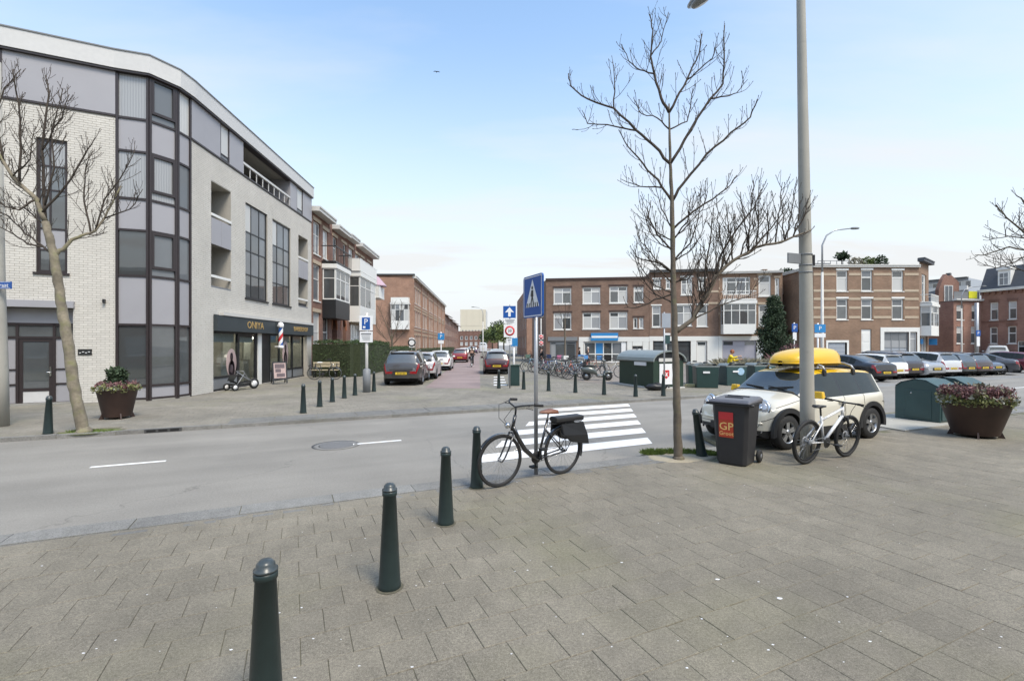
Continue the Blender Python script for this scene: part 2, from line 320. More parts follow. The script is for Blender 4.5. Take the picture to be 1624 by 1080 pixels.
M['brick_row'] = brick_mat('old_red_brick', (.18,.085,.06), (.235,.12,.085), (.22,.18,.155)); M['brick_orange'] = brick_mat('orange_brick', (.30,.165,.11), (.36,.205,.14), (.30,.25,.20))
M['brick_red'] = brick_mat('clean_red_brick', (.27,.135,.10), (.32,.175,.13), (.27,.215,.18)); M['band'] = mat('cream_stone', (.44,.355,.26), .8, n=(8, .15)); M['brick_arch'] = brick_mat('bright_red_brick', (.33,.12,.06), (.38,.15,.08), (.3,.22,.17))
M['cornice'] = mat('pale_grey_wood', (.56,.55,.52), .6, n=(4, .08)); M['slate'] = mat('dark_slate', (.075,.08,.09), .7, n=(5, .3)); M['roof'] = mat('bitumen_roof', (.10,.10,.10), .9, n=(3, .2)); M['rooftile'] = mat('brown_roof_tile', (.13,.09,.075), .8, n=(12, .3))
M['white_render'] = mat('white_render', (.70,.70,.67), .8, n=(2, .06), dirt=(5, .62, (.5,.49,.45), .5)); M['lilac'] = mat('lilac_render', (.40,.39,.44), .7, n=(2, .06)); M['garage'] = mat('grey_shutter', (.33,.36,.40), .5, n=(3, .08))
M['steel'] = mat('galvanised_steel', (.36,.37,.385), .42, metal=.55, n=(12, .15), n2=(2, .1)); M['dkgrey'] = mat('dark_grey_plastic', (.030,.030,.033), .45, n=(6, .15), bump=(120, .1), spec=.4); M['grey'] = mat('mid_grey_metal', (.19,.20,.21), .5, n=(6, .12))
M['corten'] = mat('brown_weathered_steel', (.050,.028,.022), .6, n=(4, .35), n2=(1.2, .2), bump=(60, .2)); M['green'] = mat('bottle_green_paint', (.022,.050,.046), .42, n=(3, .18), n2=(.9, .1)); M['green2'] = mat('teal_green_paint', (.035,.075,.075), .42, n=(3, .15), n2=(1, .1)); M['hutgreen'] = mat('hut_green_paint', (.018,.04,.026), .5, n=(3, .2)); M['zinc'] = mat('pale_green_zinc', (.26,.29,.28), .38, metal=.3, n=(3, .12))
M['blue'] = mat('sign_blue', (.012,.085,.33), .35, n=(5, .06)); M['blue2'] = mat('bright_blue', (.03,.22,.50), .4, n=(5, .1)); M['white'] = mat('sign_white', (.78,.78,.78), .4, n=(5, .03)); M['signblack'] = mat('sign_black', (.02,.02,.02), .4); M['red'] = mat('sign_red', (.55,.03,.035), .4, n=(5, .06)); M['yellow'] = mat('yellow_paint', (.78,.47,.012), .3, n=(4, .05), coat=.5); M['gold'] = mat('gold_letter', (.62,.42,.16), .35, metal=.4, n=(10, .1)); M['lemon'] = mat('lemon_banner', (.62,.60,.04), .5, n=(5, .1))
M['rubber'] = mat('tyre_rubber', (.018,.018,.018), .75, n=(12, .2)); M['alloy'] = mat('alloy_wheel', (.42,.43,.44), .3, metal=.8, n=(9, .1)); M['chrome'] = mat('chrome', (.72,.72,.72), .12, metal=1); M['plastic'] = mat('black_plastic', (.022,.022,.023), .55, n=(8, .2)); M['carglass'] = glass_mat('car_glass', (.018,.022,.022), .02, .6, 1.0); M['sideglass'] = glass_mat('car_side_glass', (.010,.013,.012), .02, 1.2, .28); M['carglass'].node_tree.nodes['Principled BSDF'].inputs['IOR'].default_value = 1.75; M['lamp_red'] = mat('tail_lamp_red', (.24,.010,.013), .15, coat=.6, n=(25, .3)); M['lamp_clear'] = mat('headlamp_glass', (.55,.56,.58), .12, metal=.35, coat=1, n=(30, .3)); M['plate'] = mat('number_plate_yellow', (.68,.47,.03), .45)
M['wood'] = mat('weathered_wood', (.42,.36,.25), .8, n=(9, .2)); M['yellow_board'] = mat('pale_yellow_board', (.58,.52,.28), .7, n=(5, .1)); M['leather'] = mat('brown_leather', (.20,.085,.05), .5, n=(20, .2)); M['skin'] = mat('skin', (.50,.31,.23), .6, n=(12, .08)); M['bark'] = mat('grey_bark', (.135,.112,.085), .9, n=(14, .4), n2=(2, .2), bump=(40, .6, .01), dirt=(6, .56, (.16,.17,.07), .6)); M['twig'] = mat('twig_bark', (.060,.047,.036), .9, n=(10, .3)); M['bark2'] = mat('mossy_bark', (.20,.172,.125), .9, n=(16, .5), n2=(3, .35), bump=(40, .6, .01), dirt=(5, .5, (.20,.20,.09), .7))
def leaf_mat(name, col, var=.6):
    m, t, b = nodes(name); L = t.links
    co = t.nodes.new('ShaderNodeTexCoord').outputs['Object']
    ge = t.nodes.new('ShaderNodeNewGeometry')
    nz = t.nodes.new('ShaderNodeTexNoise'); nz.inputs['Scale'].default_value = 2.5; nz.inputs['Detail'].default_value = 3; L.new(co, nz.inputs['Vector'])
    ad = t.nodes.new('ShaderNodeMath'); ad.operation = 'MULTIPLY_ADD'; L.new(ge.outputs['Random Per Island'], ad.inputs[0]); ad.inputs[1].default_value = .6; L.new(nz.outputs[0], ad.inputs[2])
    mr = t.nodes.new('ShaderNodeMapRange'); mr.inputs['From Min'].default_value = .3; mr.inputs['From Max'].default_value = 1.2; L.new(ad.outputs[0], mr.inputs[0])
    x = t.nodes.new('ShaderNodeMix'); x.data_type = 'RGBA'; L.new(mr.outputs[0], x.inputs[0]); x.inputs[6].default_value = rgb([c*(1-var) for c in col]); x.inputs[7].default_value = rgb([min(1,c*(1+var)) for c in col])
    L.new(x.outputs[2], b.inputs['Base Color']); b.inputs['Roughness'].default_value = .6; b.inputs['Specular IOR Level'].default_value = .3
    return m
M['hedge'] = leaf_mat('hedge_leaf', (.050,.078,.030)); M['conifer'] = leaf_mat('conifer_needles', (.040,.062,.032)); M['reeds'] = leaf_mat('dry_grass', (.25,.23,.165), .45); M['grass'] = leaf_mat('grass_blade', (.115,.165,.035), .5); M['heather'] = leaf_mat('pink_heather', (.20,.105,.105), .55); M['herb'] = leaf_mat('yellow_green_leaf', (.17,.18,.075), .5); M['silver'] = leaf_mat('silver_leaf', (.36,.37,.32), .3); M['farleaf'] = leaf_mat('fresh_leaf', (.13,.17,.05), .6); M['sand'] = mat('pale_sand', (.34,.30,.22), .95, n=(30, .3), bump=(60, .5)); M['moss'] = mat('moss', (.12,.14,.04), .95, n=(18, .5), bump=(60, .6))
def paint(name, col, flake=.0): return mat(name, col, .32, metal=flake, n=(1.2, .04), coat=.9, spec=.5)
# ================================================================ GROUND
def sheet(name, pts, z, m, kind='structure', parent=None, thick=0.0):
    b = MB()
    if thick: b.prism([(p[0], p[1]) for p in pts], z-thick, z)
    else: b.add([(p[0], p[1], z) for p in pts], [tuple(range(len(pts)))])
    return b.build(name, m, parent, kind=kind, fix=bool(thick))
ROADZ = -.08
sheet('ground', [(-900,-300),(900,-300),(900,1600),(-900,1600)], -.13, M['asphalt2'])
road = bpy.data.objects.new('road', None)
rb = MB(); rb.add([(-70,0,0),(90,0,0),(90,6.64,0),(-70,6.64,0)], [(0,1,2,3)])
road = rb.build('road', M['asphalt'], loc=(K0.x, K0.y, ROADZ), rot=(0,0,RA), kind='structure', fix=False)
lot_pts = [UV(11,6.6),(60,41),(90,55),(90,75),(20,75),(8,30)]
sheet('parking_area', lot_pts, -.086, M['asphalt2'])
def in_poly(p, poly):
    c = False; n = len(poly)
    for i in range(n):
        a = poly[i]; b = poly[i-1]
        if (a[1] > p[1]) != (b[1] > p[1]) and p[0] < (b[0]-a[0])*(p[1]-a[1])/(b[1]-a[1])+a[0]: c = not c
    return c
near_poly = [UV(-14,-.36), UV(26,-.36), UV(26,-14), UV(-8,-14)]
pave = sheet('pavement', [UV(-40,0), UV(60,0), UV(60,-25), UV(-40,-25)], -.008, M['joint'], thick=.10)
PIT = [(G(1080,722), .78, .50), ]                                    # tree pit in the near pavement
TS = .30
def tile_mesh(seed, m):
    q = random.Random(seed); b = MB(); h = TS/2-.0013; i = h-.003
    t = [q.uniform(-.0012,.0012) for _ in range(4)]
    c = ((-1,-1),(1,-1),(1,1),(-1,1))
    vs = [(x*h,y*h,-.02) for x,y in c] + [(x*h,y*h,-.0035+t[k]) for k,(x,y) in enumerate(c)] + [(x*i,y*i,t[k]) for k,(x,y) in enumerate(c)]
    b.add(vs, [(0,1,5,4),(1,2,6,5),(2,3,7,6),(3,0,4,7),(4,5,9,8),(5,6,10,9),(6,7,11,10),(7,4,8,11),(8,9,10,11)])
    return b, q.random()
def shade(me, vals):
    a = me.attributes.new('shade', 'FLOAT', 'FACE'); a.data.foreach_set('value', vals)
def tile_spots(poly, rot_of, umin, umax, vmin, vmax, ok):
    res = []
    for mode in (0, 1):
        n1 = int((umax-umin)/TS)+2; n2 = int((vmax-vmin)/TS)+2
        for i in range(n1):
            for j in range(n2):
                if mode == 0: u = umin+i*TS+(j%2)*TS/2; v = vmax-j*TS
                else: u = umin+i*TS; v = vmax-j*TS-(i%2)*TS/2
                if rot_of(u, v) != mode: continue
                p = UV(u, v)
                if in_poly(p, poly) and ok(p): res.append((p.x, p.y))
    return res
def near_ok(p):
    if not (.3 < p.y < 16 and abs(p.x) < 2.0+1.45*p.y): return False
    for c, a, b_ in PIT:
        d = p - c; d = Vector((d.dot(RU), d.dot(RV)))
        if (d.x/a)**2 + (d.y/b_)**2 < 1: return False
    return True
spots = tile_spots(near_poly, lambda u, v: 1 if u - .35*(v+4) > 2.9 else 0, -14, 26, -14, -.52, near_ok)
spots.sort(key=lambda p: (0 if (p[1] > 2.6 and abs(p[0]) < 1.09*p[1]) else 100) + p[1])
tm = []
for k in range(14):
    b, sh = tile_mesh(k, None); me = b.mesh('paving_slab', M['slab']); shade(me, [sh]*len(me.polygons)); tm.append(me)
q = random.Random(5)
for p in spots[:300]:
    o = bpy.data.objects.new('paving_slab', tm[q.randrange(14)]); COL.objects.link(o); o.parent = pave
    o.location = (p[0], p[1], q.uniform(-.0022,.0012)); o.rotation_euler = (0, 0, RA + q.choice((0,90,180,270))*math.pi/180 + q.uniform(-.006,.006))
def many_tiles(name, pts, m, parent, seed):
    q = random.Random(seed); base = [tile_mesh(k+40, None) for k in range(14)]; b = MB(); vals = []
    ca, sa = math.cos(RA), math.sin(RA)
    for x, y in pts:
        t, sh = base[q.randrange(14)]; dz = q.uniform(-.0022,.0012)
        b.add([(x+ca*v[0]-sa*v[1], y+sa*v[0]+ca*v[1], v[2]+dz) for v in t.v], t.f); vals += [q.random()]*len(t.f)
    o = b.build(name, m, parent, kind='stuff', fix=False); shade(o.data, vals); return o
many_tiles('paving_slabs', spots[300:], M['slab'], pave, 6)
bl = lambda v, k: UV(2.9+.35*(v+4)+k, v)         # cut slabs where the two laying directions meet
o = sheet('cut_slabs', [bl(-.52,-.5), bl(-.52,.5), bl(-13,.5), bl(-13,-.5)], -.0045, M['slab'], kind='stuff', parent=None); o.parent = pave; shade(o.data, [.5])
# concrete kerb blocks of the near side, nearly flush
kb = []
for k in range(3):
    b = MB(); b.box(-.495,-.335,-.03,.495,-.005,-.002+.002*k); me = b.mesh('kerb_stone', M['kerb']); shade(me, [rng.random()]*6); kb.append(me)
kerb = sheet('kerb', [UV(-40,-.004), UV(60,-.004), UV(60,-.346), UV(-40,-.346)], -.010, M['joint'])
for i in range(-9, 24):
    o = bpy.data.objects.new('kerb_stone', kb[i%3]); COL.objects.link(o); o.parent = kerb; o.location = UV(i+.5, 0); o.rotation_euler = (0,0,RA)
b = MB()
for i in range(36):
    for k in range(2):
        b.box(i*.3-4+.004, -.503+.075*k+.003, -.02, i*.3-4+.3-.004, -.503+.075*(k+1)-.003, rng.uniform(-.003,.001))
o = b.build('brick_edging', M['kerb'], kerb, loc=(K0.x,K0.y,0), rot=(0,0,RA), kind='stuff')
# bay of pavers flush with the pavement where the small car is parked
bay = sheet('parking_bay', [UV(5.9,.006), UV(16,.006), UV(15.6,1.25), UV(6.5,1.25)], -.006, M['slab'], thick=.06)
# ---- the pavement across the road, the square and the side street
plaza_pts = [UV(-40,6.64), UV(13,6.64), (11.5,20.3), (15,24), (17.5,30), (22,42), (27,52), (27,62), (-60,62), (-70,10)]
plaza = sheet('pavement_across_the_road', plaza_pts, -.012, M['joint'], thick=.12)
far_poly = [UV(-16,6.79), UV(12.9,6.79), (11.4,20.4), (14.6,24), (-12,24), (-12,17), (-14,15.6), (-26,10)]
PIT2 = (G(137,686)+RV*.20, .64, .34)
def far_ok(p):
    if abs(p.x) > 1.35*p.y or p.y > 24: return False
    d = p - PIT2[0]
    return (d.dot(RU)/PIT2[1])**2 + (d.dot(RV)/PIT2[2])**2 > 1
fs = tile_spots(far_poly, lambda u, v: 0, -16, 19, 6.6, 24, far_ok)
many_tiles('paving_slabs', fs, M['slab2'], plaza, 8)
sheet('square', [(-14,23.9),(14.6,23.9),(17.3,30),(21.8,42),(26.5,51.8),(26.5,61),(-40,61),(-13,30)], -.004, M['slab2'])
kerb2 = sheet('kerb_across_the_road', [UV(-40,6.645), UV(13,6.645), UV(13,6.79), UV(-40,6.79)], -.008, M['joint'])
kb2 = []
for k in range(3):
    b = MB(); b.box(-.495,0,-.10,.495,.145,.002+.002*k); me = b.mesh('kerb_stone', M['kerb']); shade(me, [rng.random()]*6); kb2.append(me)
for i in range(-16, 13):
    o = bpy.data.objects.new('kerb_stone', kb2[i%3]); COL.objects.link(o); o.parent = kerb2; o.location = UV(i+.5, 6.636); o.rotation_euler = (0,0,RA)
# sloping entry blocks where cars cross the pavement
b = MB()
for i in range(11): b.box(i*1.0+.008, 0, -.05, i*1.0+.992, .78, .006+.002*(i%2))
o = b.build('entry_ramp', M['kerb'], loc=UV(-2.9,6.80), rot=(0,0,RA), kind='structure')
st = lambda D, x0: x0-.07*(D-20.7)
sheet('side_street', [(-3.85,20.9),(-1.38,20.6),(st(70,-1.38),70),(st(160,-1.9)+1.5,160),(-9.6,260),(-13,260),(st(160,-3.85),160)], .004, M['red_asphalt'])
sheet('side_street_verge', [(-13,61),(3.2,61),(2,160),(-30,260),(-34,260),(-20,100)], -.006, M['slab2'])
sheet('pink_paving', [(4.4,22.5),(13.5,25.5),(17,31),(20.5,41),(3.8,44),(3.0,26)], .003, M['pink'])
sheet('pavement_by_the_houses', [(24,41.6),(75,46.5),(95,60),(27,60)], .02, M['slab2'], thick=.12)
# ---- painted markings
def stripe(parent, pts, m='paint', name='stripe', z=.004):
    b = MB(); b.add([(p[0],p[1],z) for p in pts], [tuple(range(len(pts)))]); return b.build(name, M[m], parent, fix=False)
for k in range(6):
    v = 1.27+.965*k; uR = 5.26+.665*k; uL = 1.45+.80*k
    stripe(road, [(uL-.16,v-.26),(uR-.16,v-.26),(uR+.16,v+.26),(uL+.2,v+.26)], name='zebra_stripe')
def dash(x0,y0,x1,y1,wd=.10):
    a = toUV(G(x0,y0,ROADZ)); c = toUV(G(x1,y1,ROADZ)); v = (a[1]+c[1])/2
    stripe(road, [(a[0],v-wd/2),(c[0],v-wd/2),(c[0],v+wd/2),(a[0],v+wd/2)], name='centre_dash')
dash(143,741,263,731); dash(560,706,635,697)
for du in (-7.6, -11.5): stripe(road, [(du-1.3,3.1),(du+1.4,3.1),(du+1.4,3.2),(du-1.3,3.2)], name='centre_dash')
for du in (19.5, 24, 28.5, 33): stripe(road, [(du,3.6),(du+1.8,3.6),(du+1.8,3.7),(du,3.7)], name='centre_dash')
for i in range(4):
    p = G(783,598+i*4.2); stripe(None, [(p.x,p.y-.32),(p.x+.62,p.y-.32),(p.x+.62,p.y+.25),(p.x,p.y+.25)], z=.006, name='hatch_marking')['kind'] = 'structure'
for i in range(10):
    p = UV(19.3+2.55*i, 8.25); q2 = UV(19.3+2.55*i-.7, 12.4)
    d = RU*.05; stripe(None, [p-d, p+d, q2+d, q2-d], z=-.080, name='bay_line')['kind'] = 'structure'
# manhole and gully
t = thing('manhole_cover', 'round iron manhole cover set in a dark patch of the grey road', 'manhole cover', tuple(G(533,706,ROADZ)))
b = MB(); b.lathe([(.0,.006),(.30,.006),(.32,.004)], 28); b.build('cover', mat('worn_iron', (.155,.153,.15), .7, n=(30,.3)), t)
b = MB(); b.lathe([(.325,.003),(.36,.005),(.45,.003)], 28); b.build('surround', mat('dark_patch', (.20,.195,.185), .85, n=(20,.2)), t)
t = thing('kerb_gully', 'dark slotted drain inlet in the kerb below the tree on the left', 'drain', tuple(UV(*[toUV(G(241,691))[0], 6.63])), RA)
b = MB(); b.box(-.35,-.012,-.075,.35,.02,.006)
b.build('housing', mat('gully_iron', (.06,.06,.06), .6), t)
for i in range(3): b = MB(); b.box(-.31+.22*i,-.016,-.06,-.14+.22*i,-.010,-.012); b.build('slot', M['dark'], t)
# lime, gum and litter specks on the near pavement
b = MB(); q = random.Random(3)
for i in range(120):
    y = 2.7 + 6*q.random()**1.6; x = (q.random()*2.1-1.05)*y
    if toUV((x,y))[1] > -.5: continue
    r = q.uniform(.003,.008)*(2.2 if q.random() < .06 else 1); n = 6; a0 = q.random()*6
    pts = [(x+r*q.uniform(.6,1.2)*math.cos(a0+k*6.283/n)*1.5, y+r*q.uniform(.6,1.2)*math.sin(a0+k*6.283/n)) for k in range(n)]
    b.add([(p[0],p[1],.0035) for p in pts], [tuple(range(n))])
b.build('pavement_litter', M['white'], kind='stuff', fix=False)

# ================================================================ FACADES
class Fac:
    """one face of a building: local x runs along it to the right as seen from the street, local y into the building, z up"""
    def __init__(s, root, p0, p1):
        s.root = root; s.p = Vector((p0[0], p0[1])); d = Vector((p1[0], p1[1])) - s.p; s.L = d.length; s.d = d.normalized(); s.th = math.atan2(s.d.y, s.d.x)
        s.base = root.location.z
    def s(self, px):
        k = (px-CX)/FP; return (k*self.p.y - self.p.x)/(self.d.x - k*self.d.y)
    def z(self, px, py): return zat(py, self.p.y + self.d.y*self.s(px)) - self.base
    def b(self, mb, name, m, parent=None, **kw):
        if parent is None or parent is self.root:
            r = self.root; return mb.build(name, m, r, loc=(self.p.x-r.location.x, self.p.y-r.location.y, 0), rot=(0,0,self.th), **kw)
        return mb.build(name, m, parent, **kw)
    def world(self, s, y, z=0): return Vector((self.p.x + self.d.x*s - self.d.y*y, self.p.y + self.d.y*s + self.d.x*y, z))
def wall(f, s0, s1, z0, z1, holes, m, dep=.16, name='wall', extra=None):
    """holes: (s0, z0, s1, z1[, depth])"""
    b = MB()
    xs = sorted({s0, s1, *[max(s0,min(s1,h[0])) for h in holes], *[max(s0,min(s1,h[2])) for h in holes]}); zs = sorted({z0, z1, *[max(z0,min(z1,h[1])) for h in holes], *[max(z0,min(z1,h[3])) for h in holes]})
    for i in range(len(xs)-1):
        for j in range(len(zs)-1):
            cx, cz = (xs[i]+xs[i+1])/2, (zs[j]+zs[j+1])/2
            if any(h[0] < cx < h[2] and h[1] < cz < h[3] for h in holes): continue
            b.quad((xs[i],0,zs[j]),(xs[i+1],0,zs[j]),(xs[i+1],0,zs[j+1]),(xs[i],0,zs[j+1]))
    for h in holes:
        d = h[4] if len(h) > 4 else dep; a, c, e, g = h[:4]
        b.quad((a,0,c),(a,d,c),(a,d,g),(a,0,g)); b.quad((e,0,c),(e,0,g),(e,d,g),(e,d,c))
        b.quad((a,0,g),(a,d,g),(e,d,g),(e,0,g)); b.quad((a,0,c),(e,0,c),(e,d,c),(a,d,c))
    return f.b(b, name, m, fix=False)
def win(f, s0, z0, s1, z1, cols=(), rows=(), fr='wframe', pane='glass', fw=.07, mw=.05, dep=.09, sill=True, name='window', skip=(), th=.06, sillm=None):
    """a window in a wall opening: the frame is the part, every pane a sub-part; pane may be a list, row by row from the bottom"""
    b = MB(); y0, y1 = dep, dep+th
    b.box(s0,y0,z0,s0+fw,y1,z1); b.box(s1-fw,y0,z0,s1,y1,z1); b.box(s0+fw,y0,z0,s1-fw,y1,z0+fw); b.box(s0+fw,y0,z1-fw,s1-fw,y1,z1)
    W, H = s1-s0, z1-z0; xs = [s0+fw-mw/2] + [s0+c*W for c in cols] + [s1-fw+mw/2]; zs = [z0+fw-mw/2] + [z0+r*H for r in rows] + [z1-fw+mw/2]
    for c in xs[1:-1]: b.box(c-mw/2,y0+.006,z0+fw,c+mw/2,y1-.006,z1-fw)
    for r in zs[1:-1]: b.box(s0+fw,y0+.003,r-mw/2,s1-fw,y1-.003,r+mw/2)
    if sill: b.box(s0-.06,-.06,z0-.07,s1+.06,y0+.002,z0-.003)
    o = f.b(b, name, M[fr]); k = 0
    for j in range(len(zs)-1):
        for i in range(len(xs)-1):
            pm = pane if isinstance(pane, str) else pane[k % len(pane)]; k += 1
            if pm is None: continue
            g = MB(); g.box(xs[i]+mw/2-.008, y0+th*.45, zs[j]+mw/2-.008, xs[i+1]-mw/2+.008, y0+th*.6, zs[j+1]-mw/2+.008); f.b(g, 'pane', M[pm], o)
    return o
def bx(f, name, m, s0, y0, z0, s1, y1, z1, parent=None, **kw):
    b = MB(); b.box(s0,y0,z0,s1,y1,z1); return f.b(b, name, M[m] if isinstance(m, str) else m, parent, **kw)

# ---------------------------------------------------------------- the white brick corner building
A1 = (-13.2,15.75); AL = (-13.2-.904*9, 15.75-.427*9); C1 = (-12.33,16.06); C2 = (-11.92,16.84); B0 = (-11.88,17.5); B1 = (-12.5,29.45)
cb = thing('corner_building', 'white brick corner building with curved glazed corner, grey panels and a barber shop', 'building', (A1[0],A1[1],0))
FA = Fac(cb, AL, A1); FB = Fac(cb, B0, B1)
LA, LB = FA.L, FB.L
ZP, ZT, ZR = 9.5, 11.05, 11.64          # bottom of the panel band, underside and top of the white fascia
hA = [(FA.s(57), 4.2, FA.s(107), 8.45), (FA.s(-4), 0.0, FA.s(116), 3.08, .55)]
wall(FA, 0, LA, 0, ZP, hA, M['mortar'], name='brick_wall')
zB = lambda px, py: FB.z(px, py)
shop = (FB.s(338), 0.0, FB.s(486.5), 3.12, .35)
lg1 = (FB.s(334.5), zB(335,455), FB.s(366), zB(335,287), 1.5)
lg2 = (FB.s(473), zB(474,486), FB.s(488), zB(474,373), 1.5)
w1 = (FB.s(389), zB(389,472), FB.s(424), zB(389,320), .16); w2 = (FB.s(432), zB(432,481), FB.s(460.5), zB(432,347), .16)
hB = [shop, lg1, lg2, w1, w2]
wall(FB, 0, LB, 0, ZP, hB, M['mortar'], name='brick_wall')
BW, BH, BJ = .21, .065, .011
def brick_pts(f, s0, s1, z0, z1, holes):
    res = []; row = 0; z = z0
    while z + BH < z1 + .01:
        s = s0 - (row % 2)*(BW+BJ)/2
        while s < s1:
            a, e = max(s, s0), min(s+BW, s1)
            segs = [(a, e)]
            for h in holes:
                if h[1]-.02 < z+BH/2 < h[3]+.02:
                    ns = []
                    for (p, q_) in segs:
                        if q_ <= h[0] or p >= h[2]: ns.append((p, q_))
                        else:
                            if p < h[0]: ns.append((p, h[0]))
                            if q_ > h[2]: ns.append((h[2], q_))
                    segs = ns
            for p, q_ in segs:
                if q_-p > .03: res.append((p, q_, z))
            s += BW+BJ
        z += BH+BJ; row += 1
    return res
def brick_geo(b, a, e, z, pr):
    b.add([(a,.003,z),(e,.003,z),(e,.003,z+BH),(a,.003,z+BH),(a,-pr,z),(e,-pr,z),(e,-pr,z+BH),(a,-pr,z+BH)],
          [(4,5,6,7),(0,1,5,4),(1,2,6,5),(2,3,7,6),(3,0,4,7)])
pa = brick_pts(FA, 0, LA, .02, ZP-.02, hA)
full = [p for p in pa if p[1]-p[0] > BW-.001 and FA.s(2) < p[0] and p[2] < 4.6]
full.sort(key=lambda p: -p[0] + .9*abs(p[2]-1.9)); single = set(full[:300])
one = MB(); brick_geo(one, 0, BW, 0, .009); ome = one.mesh('brick', M['white_brick'], fix=False)
q = random.Random(9)
for p in full[:300]:
    o = bpy.data.objects.new('brick', ome); COL.objects.link(o); o.parent = cb
    w_ = FA.world(p[0], 0, p[2]); o.location = (w_.x-A1[0], w_.y-A1[1], p[2]); o.rotation_euler = (0,0,FA.th)
b = MB()
for p in pa:
    if p not in single: brick_geo(b, p[0], p[1], p[2], q.uniform(.005,.011))
FA.b(b, 'brickwork', M['white_brick'], kind='stuff', fix=False)
b = MB()
for p in brick_pts(FB, 0, LB, .02, ZP-.02, hB): brick_geo(b, p[0], p[1], p[2], q.uniform(.005,.011))
FB.b(b, 'brickwork', M['white_brick'], kind='stuff', fix=False)
# grey panel band under the roof
def band(f, s0, s1, holes, seams):
    xs = [s0] + seams + [s1]
    for i in range(len(xs)-1):
        a, e = xs[i]+.006, xs[i+1]-.006
        if any(abs(a-h[0]) < .02 for h in holes): continue
        bx(f, 'cladding_panel', 'panel', a, -.03, ZP+.06, e, .05, ZT)
    bx(f, 'trim', 'frame', s0, -.045, ZP-.01, s1, .05, ZP+.058)
band(FA, 0, LA, [], [FA.s(-60), FA.s(2)])
bx(FA, 'post', 'frame', FA.s(0), -.05, ZP+.06, FA.s(4), -.031, ZT)
lo = (FB.s(385), FB.s(459.5)); wa = (FB.s(348.5), FB.s(363)); wb = (FB.s(470), FB.s(479.5))
for (a, e) in ((0, wa[0]), (wa[1], lo[0]), (lo[1], wb[0]), (wb[1], LB)): bx(FB, 'cladding_panel', 'panel', a+.006, -.03, ZP+.06, e-.006, .05, ZT)
bx(FB, 'trim', 'frame', 0, -.045, ZP-.01, LB, .05, ZP+.058)
for a, e in (wa, wb): win(FB, a, ZP+.06, e, ZT, rows=(.14,), fr='frame', pane=['glass_lit','curtain'], dep=-.02, sill=False, fw=.06)
# roof terrace behind the opening: ceiling, back wall with dark doors, end walls, rail
b = MB(); a, e = lo
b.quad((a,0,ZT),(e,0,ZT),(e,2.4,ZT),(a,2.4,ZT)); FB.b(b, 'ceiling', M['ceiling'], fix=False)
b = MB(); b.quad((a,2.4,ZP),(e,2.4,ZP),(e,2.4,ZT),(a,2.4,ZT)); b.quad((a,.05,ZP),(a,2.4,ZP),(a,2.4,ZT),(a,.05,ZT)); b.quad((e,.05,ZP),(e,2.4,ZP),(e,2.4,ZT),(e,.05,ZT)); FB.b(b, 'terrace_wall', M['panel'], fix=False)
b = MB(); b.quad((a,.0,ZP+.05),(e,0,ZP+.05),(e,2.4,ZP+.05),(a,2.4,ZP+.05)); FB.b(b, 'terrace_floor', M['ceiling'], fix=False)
for k in range(3): win(FB, a+.5+k*2.2, ZP+.1, a+2.3+k*2.2, ZT-.1, cols=(.5,), fr='frame', dep=2.30, sill=False)
b = MB(); b.box(a,-.03,ZP+.52,e,.05,ZP+.62)
for k in range(9): b.box(a+.04+(e-a-.1)*k/8,0,ZP+.06,a+.08+(e-a-.1)*k/8,.03,ZP+.52)
FB.b(b, 'railing', M['fascia'])
# white roof fascia all the way round and the flat roof
ring = [FA.world(0,0), Vector((A1[0],A1[1],0)), Vector((C1[0],C1[1],0)), Vector((C2[0],C2[1],0)), Vector((B0[0],B0[1],0)), FB.world(LB,0)]
def offs(pts, d):
    res = []
    for i in range(len(pts)):
        ns = []
        for j in (i-1, i):
            if 0 <= j < len(pts)-1:
                t = (pts[j+1]-pts[j]).normalized(); ns.append(Vector((t.y,-t.x,0)))
        n = sum(ns, Vector()).normalized(); k = d/max(.5, n.dot(ns[0])); res.append(pts[i]+n*k)
    return res
def ringband(name, pts, d0, d1, z0, z1, m, root, mi=0):
    a = offs(pts, d0); c = offs(pts, d1); b = MB(); o3 = root.location
    rows = [[(p.x-o3.x,p.y-o3.y,z) for p in r] for r, z in ((a,z0),(c,z0),(c,z1),(a,z1))]
    b.loft([list(x) for x in zip(*rows)], closed=True, sm=False); return b.build(name, M[m], root, fix=True)
ringband('fascia', ring, -.3, .16, ZT, ZR, 'fascia', cb); ringband('roof_edge', ring, -.3, .19, ZR, ZR+.04, 'grey', cb); ringband('fascia_trim', ring, -.2, .13, ZT-.07, ZT-.002, 'frame', cb)
b = MB(); pts = [(p.x-A1[0],p.y-A1[1],ZR-.05) for p in ring] + [(-22-A1[0],29-A1[1],ZR-.05), (-30-A1[0],18-A1[1],ZR-.05)]
b.add(pts, [tuple(range(len(pts)))]); b.build('roof', M['roof'], cb, fix=False)
b = MB(); pe = [FB.world(LB,0), Vector((-22,30,0)), Vector((-30,18,0)), FA.world(0,0)]
for i in range(3): p, r = pe[i], pe[i+1]; b.quad((p.x-A1[0],p.y-A1[1],0),(r.x-A1[0],r.y-A1[1],0),(r.x-A1[0],r.y-A1[1],ZR-.05),(p.x-A1[0],p.y-A1[1],ZR-.05))
b.build('rear_wall', M['mortar'], cb, fix=False)
